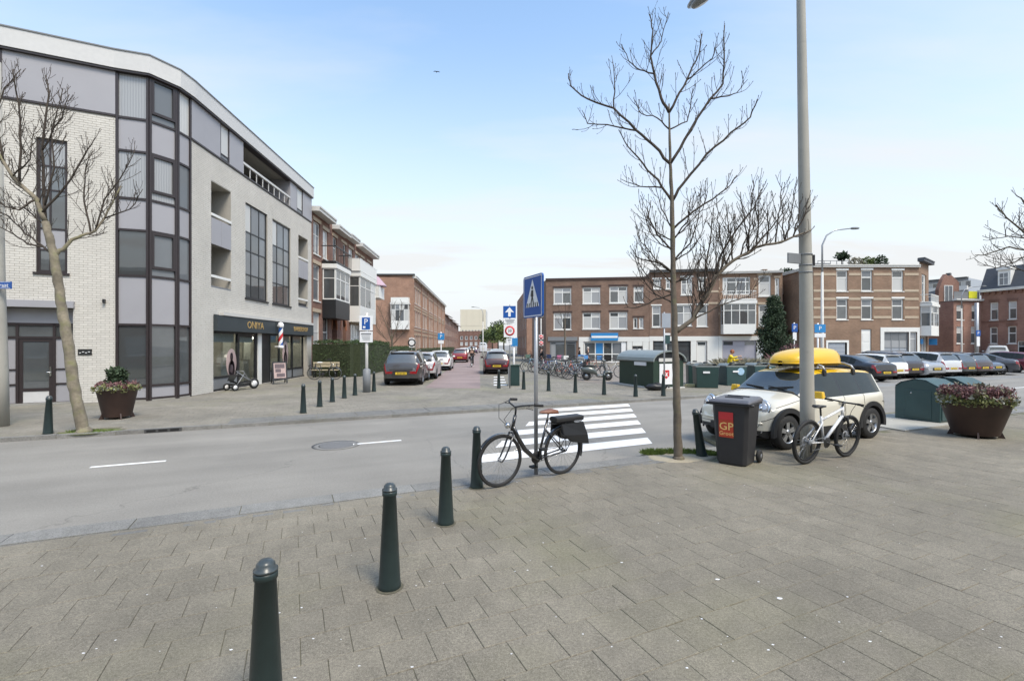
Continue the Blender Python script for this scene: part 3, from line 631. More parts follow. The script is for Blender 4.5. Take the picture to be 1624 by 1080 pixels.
# tall window and entrance on the front
win(FA, *hA[0][:4], cols=(.42,), rows=(.17,.33,.62,.8), fr='frame', pane=['glass','glass','panel','panel','glass_lit','glass','blind','glass','glass_lit','blind'], dep=.06, fw=.08)
s0, s1 = FA.s(-4), FA.s(116); zt = 3.08
bx(FA, 'canopy', 'panel', s0-.02, -.12, 3.085, s1+.04, .3, 3.30)
bx(FA, 'cladding_panel', 'panel', s0+.03, .28, 2.58, s1-.03, .34, 3.06)
xs = [s0+.02, FA.s(20), FA.s(80), s1-.02]
b = MB()
for x in xs: b.box(x-.035,.26,0,x+.035,.36,2.58)
b.box(s0,.26,2.52,s1,.36,2.60); b.box(s0,.262,2.10,s1,.358,2.17); b.box(s0,.262,0,s1,.358,.06)
for a, e in ((xs[0],xs[1]),(xs[2],xs[3])): b.box(a,.265,.62,e,.355,.67); b.box(a,.265,1.1,e,.355,1.14)
fr = FA.b(b, 'entrance_frame', M['frame'])
for i in range(3): bx(FA, 'pane', 'glass', xs[i]+.03, .30, 2.16, xs[i+1]-.03, .315, 2.53, fr)
for i in (0, 2):
    bx(FA, 'panel', 'panel', xs[i]+.03, .30, .055, xs[i+1]-.03, .33, .63, fr); bx(FA, 'panel', 'panel', xs[i]+.03, .30, .66, xs[i+1]-.03, .33, 1.11, fr); bx(FA, 'panel', 'panel', xs[i]+.03, .30, 1.13, xs[i+1]-.03, .33, 2.11, fr)
a, e = xs[1]+.04, xs[2]-.04; b = MB(); b.box(a,.28,.06,a+.09,.34,2.10); b.box(e-.09,.28,.06,e,.34,2.10); b.box(a+.09,.28,2.0,e-.09,.34,2.10); b.box(a+.09,.28,.42,e-.09,.34,.52)
dr = FA.b(b, 'door', M['frame']); bx(FA, 'pane', 'glass', a+.085, .30, .515, e-.085, .315, 2.005, dr); bx(FA, 'kick_plate', 'fascia', a+.085, .295, .06, e-.085, .325, .425, dr)
b = MB(); b.tube([(e-.05,.27,1.02),(e-.05,.22,1.02),(e-.16,.22,1.02)], .016, 8); b.box(e-.075,.262,.9,e-.03,.279,1.2); FA.b(b, 'handle', M['chrome'], dr)
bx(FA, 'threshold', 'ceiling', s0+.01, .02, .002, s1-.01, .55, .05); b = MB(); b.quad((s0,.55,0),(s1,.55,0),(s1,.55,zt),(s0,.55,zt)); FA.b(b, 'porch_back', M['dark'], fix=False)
pl = bx(FA, 'name_plate', 'signblack', FA.s(124), -.03, FA.z(135,563), FA.s(146), -.004, FA.z(135,554)); 
b = MB()
for k in range(4): b.box(FA.s(126)+.075*k,-.034,FA.z(135,560)+.03*(k%2),FA.s(126)+.05+.075*k,-.0305,FA.z(135,560)+.03*(k%2)+.02)
FA.b(b, 'lettering', M['white'], pl)
b = MB(); b.box(FA.s(164),-.12,FA.z(166,481),FA.s(168),-.005,FA.z(166,475)); FA.b(b, 'wall_lamp', M['black'])
# glazed rounded corner: three facets, eight levels
lv = [.08,.52,2.58,4.23,5.76,6.82,8.41,9.51,ZT]; kinds = 'pgpgpgpg'
gp = [['glass','glass','glass'],['glass','glass_lit','glass_lit'],['blind','blind','glass_lit'],['blind','glass_lit','curtain']]
cpts = [A1, C1, C2, B0]
for i in range(3):
    f = Fac(cb, cpts[i], cpts[i+1]); L = f.L; b = MB()
    b.box(.002,-.03,0,.075,.10,ZT); b.box(L-.075,-.03,0,L-.002,.10,ZT)
    for z in lv[:-1]: b.box(.075,-.02,z-.035,L-.075,.09,z+.035)
    b.box(.075,-.02,ZT-.08,L-.075,.09,ZT)
    fo = f.b(b, 'curtain_wall_frame', M['frame']); gi = 0
    for j in range(8):
        z0, z1 = lv[j]+.03, (lv[j+1]-.03 if j < 7 else ZT-.075)
        if kinds[j] == 'p': bx(f, 'panel', 'panel', .07, .02, z0, L-.07, .05, z1, fo)
        else:
            bx(f, 'pane', gp[gi][i], .07, .03, z0, L-.07, .045, z1, fo)
            if i == 1 and gi > 0:
                zb = z0 + .16*(z1-z0); b = MB(); b.box(.08,-.035,zb,L-.08,.02,zb+.09); b.box(.08,-.035,z1-.07,L-.08,.02,z1); b.box(.08,-.035,zb+.09,.15,.02,z1-.07); b.box(L-.15,-.035,zb+.09,L-.08,.02,z1-.07)
                f.b(b, 'casement', M['frame'], fo)
            gi += 1
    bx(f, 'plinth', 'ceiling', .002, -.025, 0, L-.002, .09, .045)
# windows of the side
for h in (w1, w2):
    win(FB, h[0], h[1], h[2], h[3], cols=(.30,.66), rows=(.25,.5,.7,), fr='black', pane=['glass','glass','glass','glass_lit','glass_lit','glass','glass_lit','glass','glass_lit','curtain','glass_lit','glass_lit'], dep=.05, fw=.07)
# recessed balconies
for h in (lg1, lg2):
    a, c, e, g = h[:4]; mid = (c+g)/2; fl = c + (g-c)*.51
    b = MB(); b.quad((a,1.5,c),(e,1.5,c),(e,1.5,g),(a,1.5,g)); FB.b(b, 'balcony_wall', M['mortar'], fix=False)
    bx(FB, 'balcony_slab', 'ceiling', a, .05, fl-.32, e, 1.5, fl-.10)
    for z0, z1 in ((c+.02, fl-.34), (fl-.08, g-.05)):
        win(FB, a+.10, z0, a+(e-a)*.55, z1, fr='wframe', dep=1.38, sill=False, pane='glass')
    for z0 in (c, fl):
        top = z0 + (.62 if z0 == c else .12)
        if z0 == c:
            b = MB(); b.box(a,-.01,c+.40,e,.05,c+.50); FB.b(b, 'balcony_rail', M['wframe'])
            bx(FB, 'balcony_rail', 'grey', a, -.005, c-.02, e, .08, c+.06)
        else:
            n = 2
            for k in range(n): bx(FB, 'parapet_panel', 'panel', a+(e-a)*k/n+.006, -.02, fl-.42, a+(e-a)*(k+1)/n-.006, .03, fl+.62)
            bx(FB, 'balcony_rail', 'wframe', a, -.035, fl+.70, e, .05, fl+.80)
b = MB(); b.box(lg2[0]+.1,.02,lg2[1]+.06,lg2[2]-.2,.2,lg2[1]+.22)
fb_ = FB.b(b, 'flower_box', M['plastic'])
# shop front
a, e = shop[0], shop[2]; x = [FB.s(p) for p in (338,383,412,420,433,448,468,485)]
b = MB()
for i, p in enumerate(x): b.box(p-.05 if i else p,.14,0,p+.05 if i < 7 else p,.24,2.47)
for i, j in ((0,1),(4,5),(5,6),(6,7)): b.box(x[i],.142,.52,x[j],.238,.60)
b.box(a,.145,2.38,e,.235,2.5); b.box(a,.143,0,e,.237,.08)
sf = FB.b(b, 'shopfront_frame', M['black'])
for i, j in ((0,1),(4,5),(5,6),(6,7)):
    bx(FB, 'pane', 'shopglass', x[i]+.03, .185, .59, x[j]-.03, .195, 2.39, sf); bx(FB, 'panel', 'grey', x[i]+.05, .17, .08, x[j]-.05, .21, .52, sf)
dfm = MB(); dfm.box(x[1]+.06,.16,.08,x[1]+.15,.22,2.37); dfm.box(x[2]-.15,.16,.08,x[2]-.06,.22,2.37); dfm.box(x[1]+.15,.16,.08,x[2]-.15,.22,.25); dfm.box(x[1]+.15,.16,2.27,x[2]-.15,.22,2.37)
dd = FB.b(dfm, 'door', M['black']); bx(FB, 'pane', 'shopglass', x[1]+.14, .185, .24, x[2]-.14, .195, 2.28, dd)
bx(FB, 'pilaster', 'wframe', x[2]+.06, .10, 0, x[2]+.42, .16, 2.46); bx(FB, 'dark_door', 'black', x[2]+.5, .15, .02, x[4]-.06, .21, 2.42)
b = MB(); i0, i1 = a+.01, e-.01                                 # the room behind the panes
b.quad((i0,2.2,0),(i1,2.2,0),(i1,2.2,3.1),(i0,2.2,3.1)); b.quad((i0,.35,.03),(i1,.35,.03),(i1,3.2,.03),(i0,3.2,.03)); b.quad((i0,.35,3.1),(i1,.35,3.1),(i1,3.2,3.1),(i0,3.2,3.1)); b.quad((i0,.35,0),(i0,3.2,0),(i0,3.2,3.1),(i0,.35,3.1)); b.quad((i1,.35,0),(i1,3.2,0),(i1,3.2,3.1),(i1,.35,3.1))
FB.b(b, 'shop_interior', M['interior'], fix=False)
b = MB()
for k in range(5): b.obox((x[0]+.9+2.0*k,1.4,.55),(.6,.6,1.1),None,0,.8); b.box(x[0]+.6+2*k,2.1,1.1,x[0]+1.3+2*k,2.19,2.2)
FB.b(b, 'shop_furniture', M['cornice'])
for k in range(5):
    sx_ = x[0]+.75+(x[7]-x[0]-1.5)*k/4; b = MB(); b.lathe([(0,2.10),(.13,2.14),(.17,2.26),(.10,2.38),(0,2.40)], 14, (sx_,.95+.3*(k%2),0)); b.build; lo_ = FB.b(b, 'pendant_lamp', M['shoplamp']); b = MB(); b.tube([(sx_,.95+.3*(k%2),2.39),(sx_,.95+.3*(k%2),3.09)], .01, 5); FB.b(b, 'cord', M['black'], lo_)
for i, j in ((0,1),(1,2),(4,5),(5,6),(6,7)): bx(FB, 'roller_blind', 'wframe', x[i]+.08, .30, 2.02, x[j]-.08, .32, 2.40)
sp_ = FB.s(433)
for k, (p, r, tx) in enumerate(((a+.02, sp_-.05, 'ONIYA'), (sp_+.02, FB.s(493), 'BARBERSHOP'))):
    sb = bx(FB, 'sign_board', mat('charcoal_board', (.035,.045,.05), .5, n=(2,.15)), p, -.16, 2.47, r, .13, 3.10)
    xc = FB.s(400) if k == 0 else FB.s(473)
    text('lettering', tx, .46 if k == 0 else .36, M['gold'], sb, (xc, -.166, 2.79), (R(90),0,0), .006, sx=(1.1 if k == 0 else .95))
bx(FB, 'awning_case', 'cornice', FB.s(347), -.20, 3.11, FB.s(492), .02, 3.24); 
ov = MB(); ov.lathe([(0,-.012),(.30,-.012),(.31,0)], 24, (0,0,0), 0, 'Y')
def oval(name, s, z, rx, rz, m1, m2):
    o = FB.b(MB().lathe([(0,0),(.97,0),(1,.006)], 24, (0,0,0), 0, 'Y'), name, M[m1], sf); o.location = (s,.180,z); o.scale = (rx,1,rz)
    b = MB(); b.lathe([(0,-.003),(.30,-.003)], 14, (0,0,.42), 0, 'Y'); b.lathe([(0,-.003),(.62,-.003)], 16, (0,0,-.42), 0, 'Y'); i = b.build('portrait', M[m2], o); return o
pink = M['pinkprint'] = mat('pink_print', (.44,.33,.31), .5, n=(22,.5)); M['darkprint'] = mat('dark_print', (.12,.09,.10), .5, n=(30,.5))
oval('window_sticker', FB.s(374), 1.12, .42, .62, 'pinkprint', 'darkprint'); oval('window_sticker', FB.s(458), 1.42, .38, .72, 'pinkprint', 'darkprint')
# barber pole, hung on the shopfront
pp = FB.world(FB.s(434.5), -.34); t = thing('barber_pole', 'striped barber pole hanging beside the shop sign', 'barber pole', (pp.x,pp.y,1.72))
b = MB(); b.lathe([(0,0),(.13,.01),(.15,.06),(.13,.14),(.10,.16)], 16); b.lathe([(.10,1.06),(.14,1.08),(.15,1.2),(.10,1.32),(0,1.36)], 16); b.bar((0,0,.1),(-.3,0,.1),.05,.05); b.bar((0,0,1.15),(-.3,0,1.15),.05,.05); b.build('cap', M['white'], t)
for k, c in enumerate(('white','red','white','blue')):
    b = MB(); rows = []
    for i in range(25):
        z = .15+.92*i/24; an = k*math.pi/2 + i*.26; rows.append([(.11*math.cos(an+j*math.pi/8),.11*math.sin(an+j*math.pi/8),z) for j in range(5)])
    b.loft(rows); b.build('stripe', M[c], t, fix=False)
# ================================================================ THE OTHER BUILDINGS
def shell(root, f, depth, h, m, roofm='roof', sides=True, z0=0):
    """end walls, back wall and flat roof behind a facade"""
    L = f.L; b = MB(); d = depth
    if sides: b.quad((0,0,z0),(0,d,z0),(0,d,h),(0,0,h)); b.quad((L,0,z0),(L,0,h),(L,d,h),(L,d,z0))
    b.quad((0,d,z0),(L,d,z0),(L,d,h),(0,d,h)); f.b(b, 'side_walls', M[m], fix=False)
    b = MB(); b.box(.02,.02,h-.25,L-.02,d-.02,h-.04); f.b(b, 'roof', M[roofm])
def cornice(f, s0, s1, z, m='cornice', pr=.35, hh=.28, dark=True):
    b = MB(); b.box(s0,-pr,z,s1,.1,z+hh); b.box(s0+.02,-pr-.05,z+hh-.07,s1-.02,.05,z+hh+.03)
    o = f.b(b, 'cornice', M[m]); return o
def bay(f, s0, s1, z0, z1, zw0, zw1, pr=.7, ncol=3, pane='glass', fr='wframe', pm='wframe', dark=False):
    """bay window box standing out from the facade: apron, head, front window, two side windows"""
    o = bx(f, 'bay_window', pm, s0, -pr, z0, s1, 0.01, zw0); bx(f, 'head', 'wframe', s0-.08, -pr-.08, zw1, s1+.08, .01, z1, o)
    f2 = Fac(f.root, f.world(s0,-pr)[:2], f.world(s1,-pr)[:2])
    cs = tuple((i+1)/ncol for i in range(ncol-1))
    win(f2, 0, zw0, f2.L, zw1, cols=cs, rows=(.68,), fr=fr, pane=pane, dep=0, sill=False, fw=.09, mw=.07)
    for a, c in ((f.world(s0,0), f.world(s0,-pr)), (f.world(s1,-pr), f.world(s1,0))):
        f3 = Fac(f.root, a[:2], c[:2]); win(f3, .03, zw0, f3.L-.03, zw1, rows=(.68,), fr=fr, pane=pane, dep=0.0, sill=False, fw=.07)
    return o
def rail_box(f, s0, s1, z0, z1, pr, m, n=9, name='balcony', solid=False):
    b = MB(); b.box(s0,-pr,z0,s1,.01,z0+.12); b.box(s0,-pr,z1-.06,s1,-pr+.05,z1); b.box(s0,-pr,z1-.06,s0+.05,0,z1-.001); b.box(s1-.05,-pr,z1-.06,s1,0,z1-.001)
    if solid: b.box(s0+.01,-pr+.01,z0+.12,s1-.01,-pr+.04,z1-.06); b.box(s0+.01,-pr+.05,z0+.12,s0+.04,0,z1-.06); b.box(s1-.04,-pr+.05,z0+.12,s1-.01,0,z1-.06)
    else:
        for k in range(n+1):
            x = s0+.02+(s1-s0-.07)*k/n; b.box(x,-pr+.01,z0+.12,x+.03,-pr+.04,z1-.06)
    return f.b(b, name, M[m])
def Hs(p0, p1, name, label, cat='house', group=None):
    t = thing(name, label, cat, (p0[0],p0[1],0), 0, group); return t, Fac(t, p0, p1)
lineL = lambda D: (-12.6-.055*(D-29.5), D)
# ---- two brick houses next to the corner building
t, f = Hs(lineL(29.6), lineL(36.3), 'brick_house', 'old brick house beside the white corner building with a dark balcony over its bay', group='brick houses behind the hedge')
W = []; 
for px0, px1, z0, z1 in ((497,507.5,7.75,9.85),(512,520.5,7.75,9.7),(528,534,7.75,9.7),(497,507.5,4.75,7.1),(497,507.5,.9,4.0),(512,521,.9,4.0)): W.append((f.s(px0), z0, f.s(px1), z1))
W.append((f.s(512),5.0,f.s(534),7.0))
dr_ = (f.s(526.5),.2,f.s(534.5),3.9,1.1); wall(f, 0, f.L, 0, 10.5, W+[dr_], 'x' and M['brick_row']); shell(t, f, 9, 10.5, 'brick_row')
for i, h in enumerate(W[:6]): win(f, *h, rows=(.6,), cols=() if i else (.5,), pane=('glass_lit','curtain','glass')[i % 3]); bx(f, 'lintel', 'band', h[0]-.12, -.05, h[3]+.01, h[2]+.12, .02, h[3]+.24)
bay(f, f.s(511), f.s(535), 3.7, 7.35, 4.95, 7.05, .9, 3, ['glass','glass','blind','glass','glass','glass'], pm='black'); rail_box(f, f.s(510), f.s(537), 7.4, 8.55, .95, 'black', 11)
b = MB(); b.quad((dr_[0],1.1,0),(dr_[2],1.1,0),(dr_[2],1.1,3.9),(dr_[0],1.1,3.9)); f.b(b, 'porch', M['brick_arch'], fix=False)
b = MB(); mid = (dr_[0]+dr_[2])/2; r = (dr_[2]-dr_[0])/2
b.extr([(mid+r*1.25*math.cos(a*math.pi/8), 3.0+.95*1.25*math.sin(a*math.pi/8)) for a in range(9)] + [(mid-r*math.cos(a*math.pi/8), 3.0+.95*math.sin(a*math.pi/8)) for a in range(9)], -.03, .08); f.b(b, 'arch', M['brick_arch'])
bx(f, 'door', 'black', dr_[0]+.1, .95, .2, dr_[2]-.1, 1.05, 2.6)
cornice(f, 0, f.s(521), 10.3, 'cornice', .55); cornice(f, f.s(526), f.L+.3, 10.15, 'cornice', .55); bx(f, 'chimney', 'brick_row', f.s(521)+.03, -.04, 9.7, f.s(526)-.03, .6, 10.95)
t, f = Hs(lineL(36.31), lineL(46), 'brick_house', 'brick house with a white balcony above a white bay window, next to the side street', group='brick houses behind the hedge')
W = [(f.s(541),7.7,f.s(549),9.7),(f.s(553),7.9,f.s(560),9.7),(f.s(563),7.9,f.s(570),9.6),(f.s(572),7.9,f.s(577),9.6),(f.s(582),7.5,f.s(588),9.6),(f.s(541),4.7,f.s(547),7.3),(f.s(583),4.4,f.s(588),7.2),(f.s(556),.9,f.s(571),3.6),(f.s(583),.9,f.s(588),3.6)]
dr_ = (f.s(540.5),.2,f.s(549),3.9,1.1); mw = [(f.s(554),5.0,f.s(579),7.4)]
wall(f, 0, f.L, 0, 10.5, W+[dr_]+mw, M['brick_row']); shell(t, f, 9, 10.5, 'brick_row')
for i, h in enumerate(W): win(f, *h, rows=(.62,), cols=() if i != 7 else (.33,.66), pane=('glass','curtain','glass_lit')[i % 3]); bx(f, 'lintel', 'band', h[0]-.1, -.05, h[3]+.01, h[2]+.1, .02, h[3]+.2)
bay(f, f.s(553), f.s(580), 3.75, 7.75, 4.95, 7.4, .9, 3, ['glass','glass','curtain']); rail_box(f, f.s(552), f.s(581), 7.8, 8.8, .95, 'wframe', 12, solid=True)
b = MB(); b.quad((dr_[0],1.1,0),(dr_[2],1.1,0),(dr_[2],1.1,3.9),(dr_[0],1.1,3.9)); f.b(b, 'porch', M['brick_arch'], fix=False)
b = MB(); mid = (dr_[0]+dr_[2])/2; r = (dr_[2]-dr_[0])/2
b.extr([(mid+r*1.25*math.cos(a*math.pi/8), 3.0+.95*1.25*math.sin(a*math.pi/8)) for a in range(9)] + [(mid-r*math.cos(a*math.pi/8), 3.0+.95*math.sin(a*math.pi/8)) for a in range(9)], -.03, .08); f.b(b, 'arch', M['brick_arch'])
bx(f, 'door', 'frame', dr_[0]+.1, .95, .2, dr_[2]-.1, 1.05, 2.6)
cornice(f, .4, f.s(561), 10.25, 'cornice', .55); cornice(f, f.s(564), f.L, 10.2, 'cornice', .6); bx(f, 'chimney', 'brick_row', f.s(561)+.03, -.04, 9.8, f.s(564)-.03, .6, 10.9)
rail_box(f, f.L-1.9, f.L+.35, 6.3, 7.4, 1.0, 'wframe', 10, solid=True)
b = MB(); b.lathe([(.95,0),(.9,.1),(.2,.9),(0,1.0)], 14); o = f.b(b, 'awning', mat('lilac_canvas', (.45,.33,.40), .8, n=(6,.1))); w_ = f.world(f.L-.7,-.5); o.location = (w_.x-t.location.x, w_.y-t.location.y, 7.5)
# ---- terrace behind the hedge: a gable with a bay facing us and a long flank along the side street
lineT = lambda D: (-14.86-.055*(D-71), D)
NT = 6
words_ = ['terraced house with a white bay in its gable end, first of the orange brick row', 'narrow orange brick terraced house, second from the gable end', 'narrow orange brick terraced house, third from the gable end', 'narrow orange brick terraced house, fourth from the gable end', 'narrow orange brick terraced house, fifth from the gable end', 'last house of the orange brick terrace, farthest down the side street']
for k in range(NT):
    D0, D1 = 71+9*k, 71+9*(k+1)-.02
    t, f = Hs(lineT(D0), lineT(D1), 'terraced_house', words_[k], group='orange brick terrace on the side street'); H = 12.0
    W = []
    for fl, (z0, z1) in enumerate(((1.0,3.4),(4.7,7.2),(8.3,10.7))):
        for s in (.7, 2.7, 5.0, 7.1): W.append((s, z0, s+1.15, z1))
    wall(f, 0, f.L, 0, H, W, M['brick_orange'])
    for i, h in enumerate(W): win(f, *h, rows=(.62,), pane=('glass','curtain','glass_lit','blind')[(i*7+k) % 4], fw=.13); bx(f, 'lintel', 'band', h[0]-.12, -.05, h[3]+.01, h[2]+.12, .02, h[3]+.26)
    for z in (4.1, 7.7): bx(f, 'string_course', 'band', 0, -.06, z, f.L, .01, z+.18)
    shell(t, f, 9, H, 'brick_orange'); cornice(f, 0, f.L, H-.1, 'cornice', .5, .35)
    for s in (0, f.L-.45): bx(f, 'pier', 'brick_orange', s, -.14, 0, s+.45, .01, H-.1)
    if k in (0, 2, 4): bx(f, 'chimney', 'brick_orange', f.L-1.3, 1.5, H-.1, f.L-.3, 2.6, H+1.3)
    if k == 0:
        g = Fac(t, (-24.8,71), (lineT(71)[0],71)); b0, b1 = g.s(622), g.s(650)
        hs = [(b0+.3,8.2,b1-.3,11.0),(b0+.2,5.3,b1-.2,8.0),(b0+.4,1.4,b1-.6,3.6)]
        wall(g, 0, g.L, 0, 12.4, hs, M['brick_orange'])
        win(g, *hs[0], cols=(.33,.7), rows=(.75,), pane=['curtain','glass_lit','curtain'], sill=False, fw=.13); win(g, *hs[2], rows=(.6,), pane='glass')
        bay(g, b0, b1, 4.2, 8.15, 5.4, 7.95, .9, 4, ['curtain','glass','glass_lit'], pm='wframe'); rail_box(g, b0, b1, 8.2, 8.95, .9, 'wframe', 10, solid=True)
        for z in (7.6, 9.4, 11.3): bx(g, 'string_course', 'band', 0, -.04, z, b0-.1, .01, z+.14)
        cornice(g, 0, g.L+.3, 12.3, 'roof', .3, .2)
# ---- farther terrace and what closes the side street
lineU = lambda D: (-18.8-.055*(D-131), D)
words_ = ['dark brick house with a tall gable just beyond the orange terrace', 'dark brick house behind the tall gable, second of the far row', 'dark brick house with a dormer in the far row on the left', 'low dark brick house near the far end of the side street']
for k in range(4):
    D0, D1 = 131+17*k, 131+17*(k+1)-.05; t, f = Hs(lineU(D0), lineU(D1), 'far_house', words_[k], group='far brick houses on the side street'); H = 10.6-.3*k
    W = [(1.2+3.1*i, 1.2+3.3*j, 2.8+3.1*i, 3.4+3.3*j) for i in range(5) for j in range(3)]
    wall(f, 0, f.L, 0, H, W, M['brick_row'])
    for i, h in enumerate(W): win(f, *h, pane=('glass_lit','curtain','glass')[i % 3], fw=.16, rows=(.6,), sill=False)
    shell(t, f, 9, H, 'brick_row'); g = Fac(t, (lineU(D0)[0]-9, D0), lineU(D0)); b = MB(); b.extr([(0,0),(9,0),(9,H),(4.5,H+2.4),(0,H)], .0, .3); g.b(b, 'gable', M['brick_orange'])
    b = MB(); b.extr([(8.95,H-.3),(9.4,H-.3),(4.5,H+2.5),(-.4,H-.3),(.1,H-.3),(4.5,H+2.1)], .02, 17); g.b(b, 'roof_slope', M['rooftile'])
    bx(f, 'dormer', 'wframe', 6, 1, H, 8.4, 3, H+1.5); bx(f, 'chimney', 'brick_row', 12, 3.9, H+1.4, 13.2, 5, H+3.6)
t, f = Hs((-30,262), (-11,255), 'far_house', 'long brown brick block closing the far end of the side street', 'house')
W = [(1.5+2.9*i, 1.5+3.2*j, 3.1+2.9*i, 3.5+3.2*j) for i in range(6) for j in range(2)]; wall(f, 0, f.L, 0, 9.5, W, M['brick_row'])
for i, h in enumerate(W): win(f, *h, pane=('curtain','glass')[i % 2], fw=.2, sill=False)
shell(t, f, 9, 9.5, 'brick_row')
t, f = Hs((-38.5,352), (-19.5,352), 'tall_building', 'large plain cream building rising beyond the end of the side street', 'building')
cream = mat('cream_cladding', (.58,.53,.42), .8, n=(.2,.06))
W = [(1.2+2.4*i, 5+3.2*j, 2.4+2.4*i, 6.6+3.2*j) for i in range(7) for j in range(3)]; b = MB(); wall(f, 0, f.L, 0, 28, W, cream)
for h in W: win(f, *h, pane='glass_lit', fw=.12, sill=False)
for k in range(4): bx(f, 'cladding_panel', cream, k*4.75+.05, -.12, 16, (k+1)*4.75-.05, -.004, 28.2)
shell(t, f, 22, 28, 'cornice')
# ---- unseen houses added behind the camera so the shop and car windows mirror them
for k, (u0, u1, hgt, m_, lb) in enumerate(((-34,-15,8.6,'brick_corner','unseen long brown brick house added behind the photographer to mirror in the corner glass'),(-15,6,9.6,'brick_dark','unseen dark brick house added straight behind the photographer to mirror in shop windows'),(6,27,8.4,'brick_red','unseen red brick house added behind the photographer to the right to mirror in car windows'))):
    t, f = Hs(UV(u1-.03,-17.5), UV(u0,-17.5), 'brick_house', lb, 'house', 'unseen houses added behind the camera'); n = int(f.L//3.2)
    W = [(.9+3.2*i, .9+3.0*j, 2.6+3.2*i, 2.7+3.0*j) for i in range(n) for j in range(2 if hgt < 9 else 3) if .9+3*j+1.9 < hgt-.3]; wall(f, 0, f.L, 0, hgt, W, M[m_])
    for i, h in enumerate(W): win(f, *h, cols=(.5,), rows=(.65,), pane=('glass','curtain','blind','glass')[i % 4], fw=.1)
    shell(t, f, 8, hgt, m_); cornice(f, 0, f.L, hgt-.1)
# ---- right of the side street
t, f = Hs((1.05,97), (2.3,74), 'brick_building', 'tall narrow brown building on the right of the side street, beyond the dark brick block', 'building')
W = [(1.5+3.6*i, 1.3+3.2*j, 3.1+3.6*i, 3.4+3.2*j) for i in range(6) for j in range(3)]; wall(f, 0, f.L, 0, 10.8, W, M['brick_orange'])
for i, h in enumerate(W): win(f, *h, pane=('glass','curtain')[i % 2], fw=.14, sill=False)
shell(t, f, 12, 10.8, 'brick_orange'); g = Fac(t, (2.3,74), (14,74)); wall(g, 0, g.L, 0, 10.8, [(2,5,3.4,7)], M['brick_orange']); win(g, 2,5,3.4,7)
# ---- the dark brick block across the square: three buildings in one row
P0, P1 = Vector((3.7,51)), Vector((26.3,47.9)); row = lambda px: (lambda k: P0 + (P1-P0)*((k*P0.y-P0.x)/((P1-P0).x-k*(P1-P0).y)))((px-CX)/FP)
t, f = Hs(row(866), row(1029.5), 'brick_building', 'dark brown brick block with a blue shop sign, left end of the row', 'building', 'buildings across the square')
H = f.z(950,442); sx = f.s
W = [(sx(a), f.z(a,yb), sx(c), f.z(a,yt)) for a, c, yt, yb in ((878,906,457,482.5),(924,952,456,482),(966.5,995,454.5,481),(1005,1020.5,455,480),(878,906,496.5,523),(924,952,496,522),(966.5,995,495,522),(1004.5,1011,504,521),(1013.5,1020.5,504,521))]
W += [(sx(872), .05, sx(914), f.z(890,541)), (sx(926), .05, sx(994), f.z(960,542)), (sx(1003), f.z(1003,553.5), sx(1019), f.z(1003,549))]
wall(f, 0, f.L, 0, H, W, M['brick_dark']); shell(t, f, 11, H, 'brick_dark')
bx(f, 'roof_edge', 'corten', -.05, -.10, H-.1, f.L, .3, H+.12)
for i, h in enumerate(W[:9]):
    win(f, *h, cols=() if i in (3,7,8) else (.5,), rows=(.72,) if i not in (7,8) else (), pane=[('blind','glass','curtain')[(i*2+k+i//3) % 3] for k in range(4)], fw=.11, mw=.09); bx(f, 'lintel', 'corten', h[0]-.1, -.015, h[3]+.01, h[2]+.1, .01, h[3]+.2)
win(f, *W[9], cols=(.22,.62), rows=(.86,), fr='grey', pane=['blind','glass','glass','glass','blind','glass'], fw=.16, sill=False); bx(f, 'shop_sign', 'grey', sx(869), -.08, W[9][3]+.02, sx(916), .02, W[9][3]+.45)
win(f, *W[10], cols=(.27,.46,.66), rows=(.40,), fr='wframe', pane=['glass','glass','dark','glass','glass','blue2','glass','glass_lit'], fw=.12, mw=.10, sill=False); win(f, *W[11], cols=(.5,), fr='grey', sill=False)
zf = f.z(950,534.5)
bx(f, 'white_fascia', 'white_render', sx(918), -.06, W[10][3]+.02, f.L, .02, zf); 
for a, c in ((918,925.5),(994.5,1002.5),(1019.5,1029)): bx(f, 'white_wall', 'white_render', sx(a), -.05, 0, min(f.L, sx(c)), .02, W[10][3]+.018)
bx(f, 'white_wall', 'white_render', sx(1003), -.05, 0, sx(1019), .02, W[11][1]-.02); bx(f, 'white_wall', 'white_render', sx(1003), -.05, W[11][3]+.02, sx(1019), .02, W[10][3]+.018)
sg = bx(f, 'shop_sign', 'blue2', sx(937), -.30, W[10][3]+.12, sx(980), -.065, zf+.42)
b = MB(); b.box(sx(938),-.32,W[10][3]+.40,sx(979),-.302,W[10][3]+.62); f.b(b, 'sign_stripe', M['white'], sg)
for k, px in enumerate((1008,1012.5,1016,1021)):
    q_ = bx(f, 'poster', ('grey','white','grey','white')[k], sx(px)+.02, -.065, .9+.2*(k%2), sx(px)+.22, -.051, 1.5)
bx(f, 'display_panel', 'white', sx(987)-.1, .03, 1.0, sx(993)-.05, .09, 2.3)
g = Fac(t, (2.6,61), (3.7,51)); wall(g, 0, g.L, 0, H, [(7.3,5.1,8.4,6.9),(3,5.1,4.2,6.9)], M['brick_dark']); win(g, 7.3,5.1,8.4,6.9); win(g, 3,5.1,4.2,6.9)
bx(f, 'chimney', 'brick_dark', sx(910), 4, H-.1, sx(916), 4.6, H+.45)
t, f = Hs(row(1029.8), row(1139.5), 'brick_building', 'middle building across the square, behind the bare tree, with white ground floor', 'building', 'buildings across the square')
H = f.z(1080,431); sx = f.s
W = [(sx(a), f.z(a,yb), sx(c), f.z(a,yt)) for a, c, yt, yb in ((1036,1048,443,458.5),(1056,1063,443,458.5),(1080,1098,440,468),(1107,1119,442,460),(1034,1048,485,519),(1072,1097,484,517),(1105,1122,484,518),)]
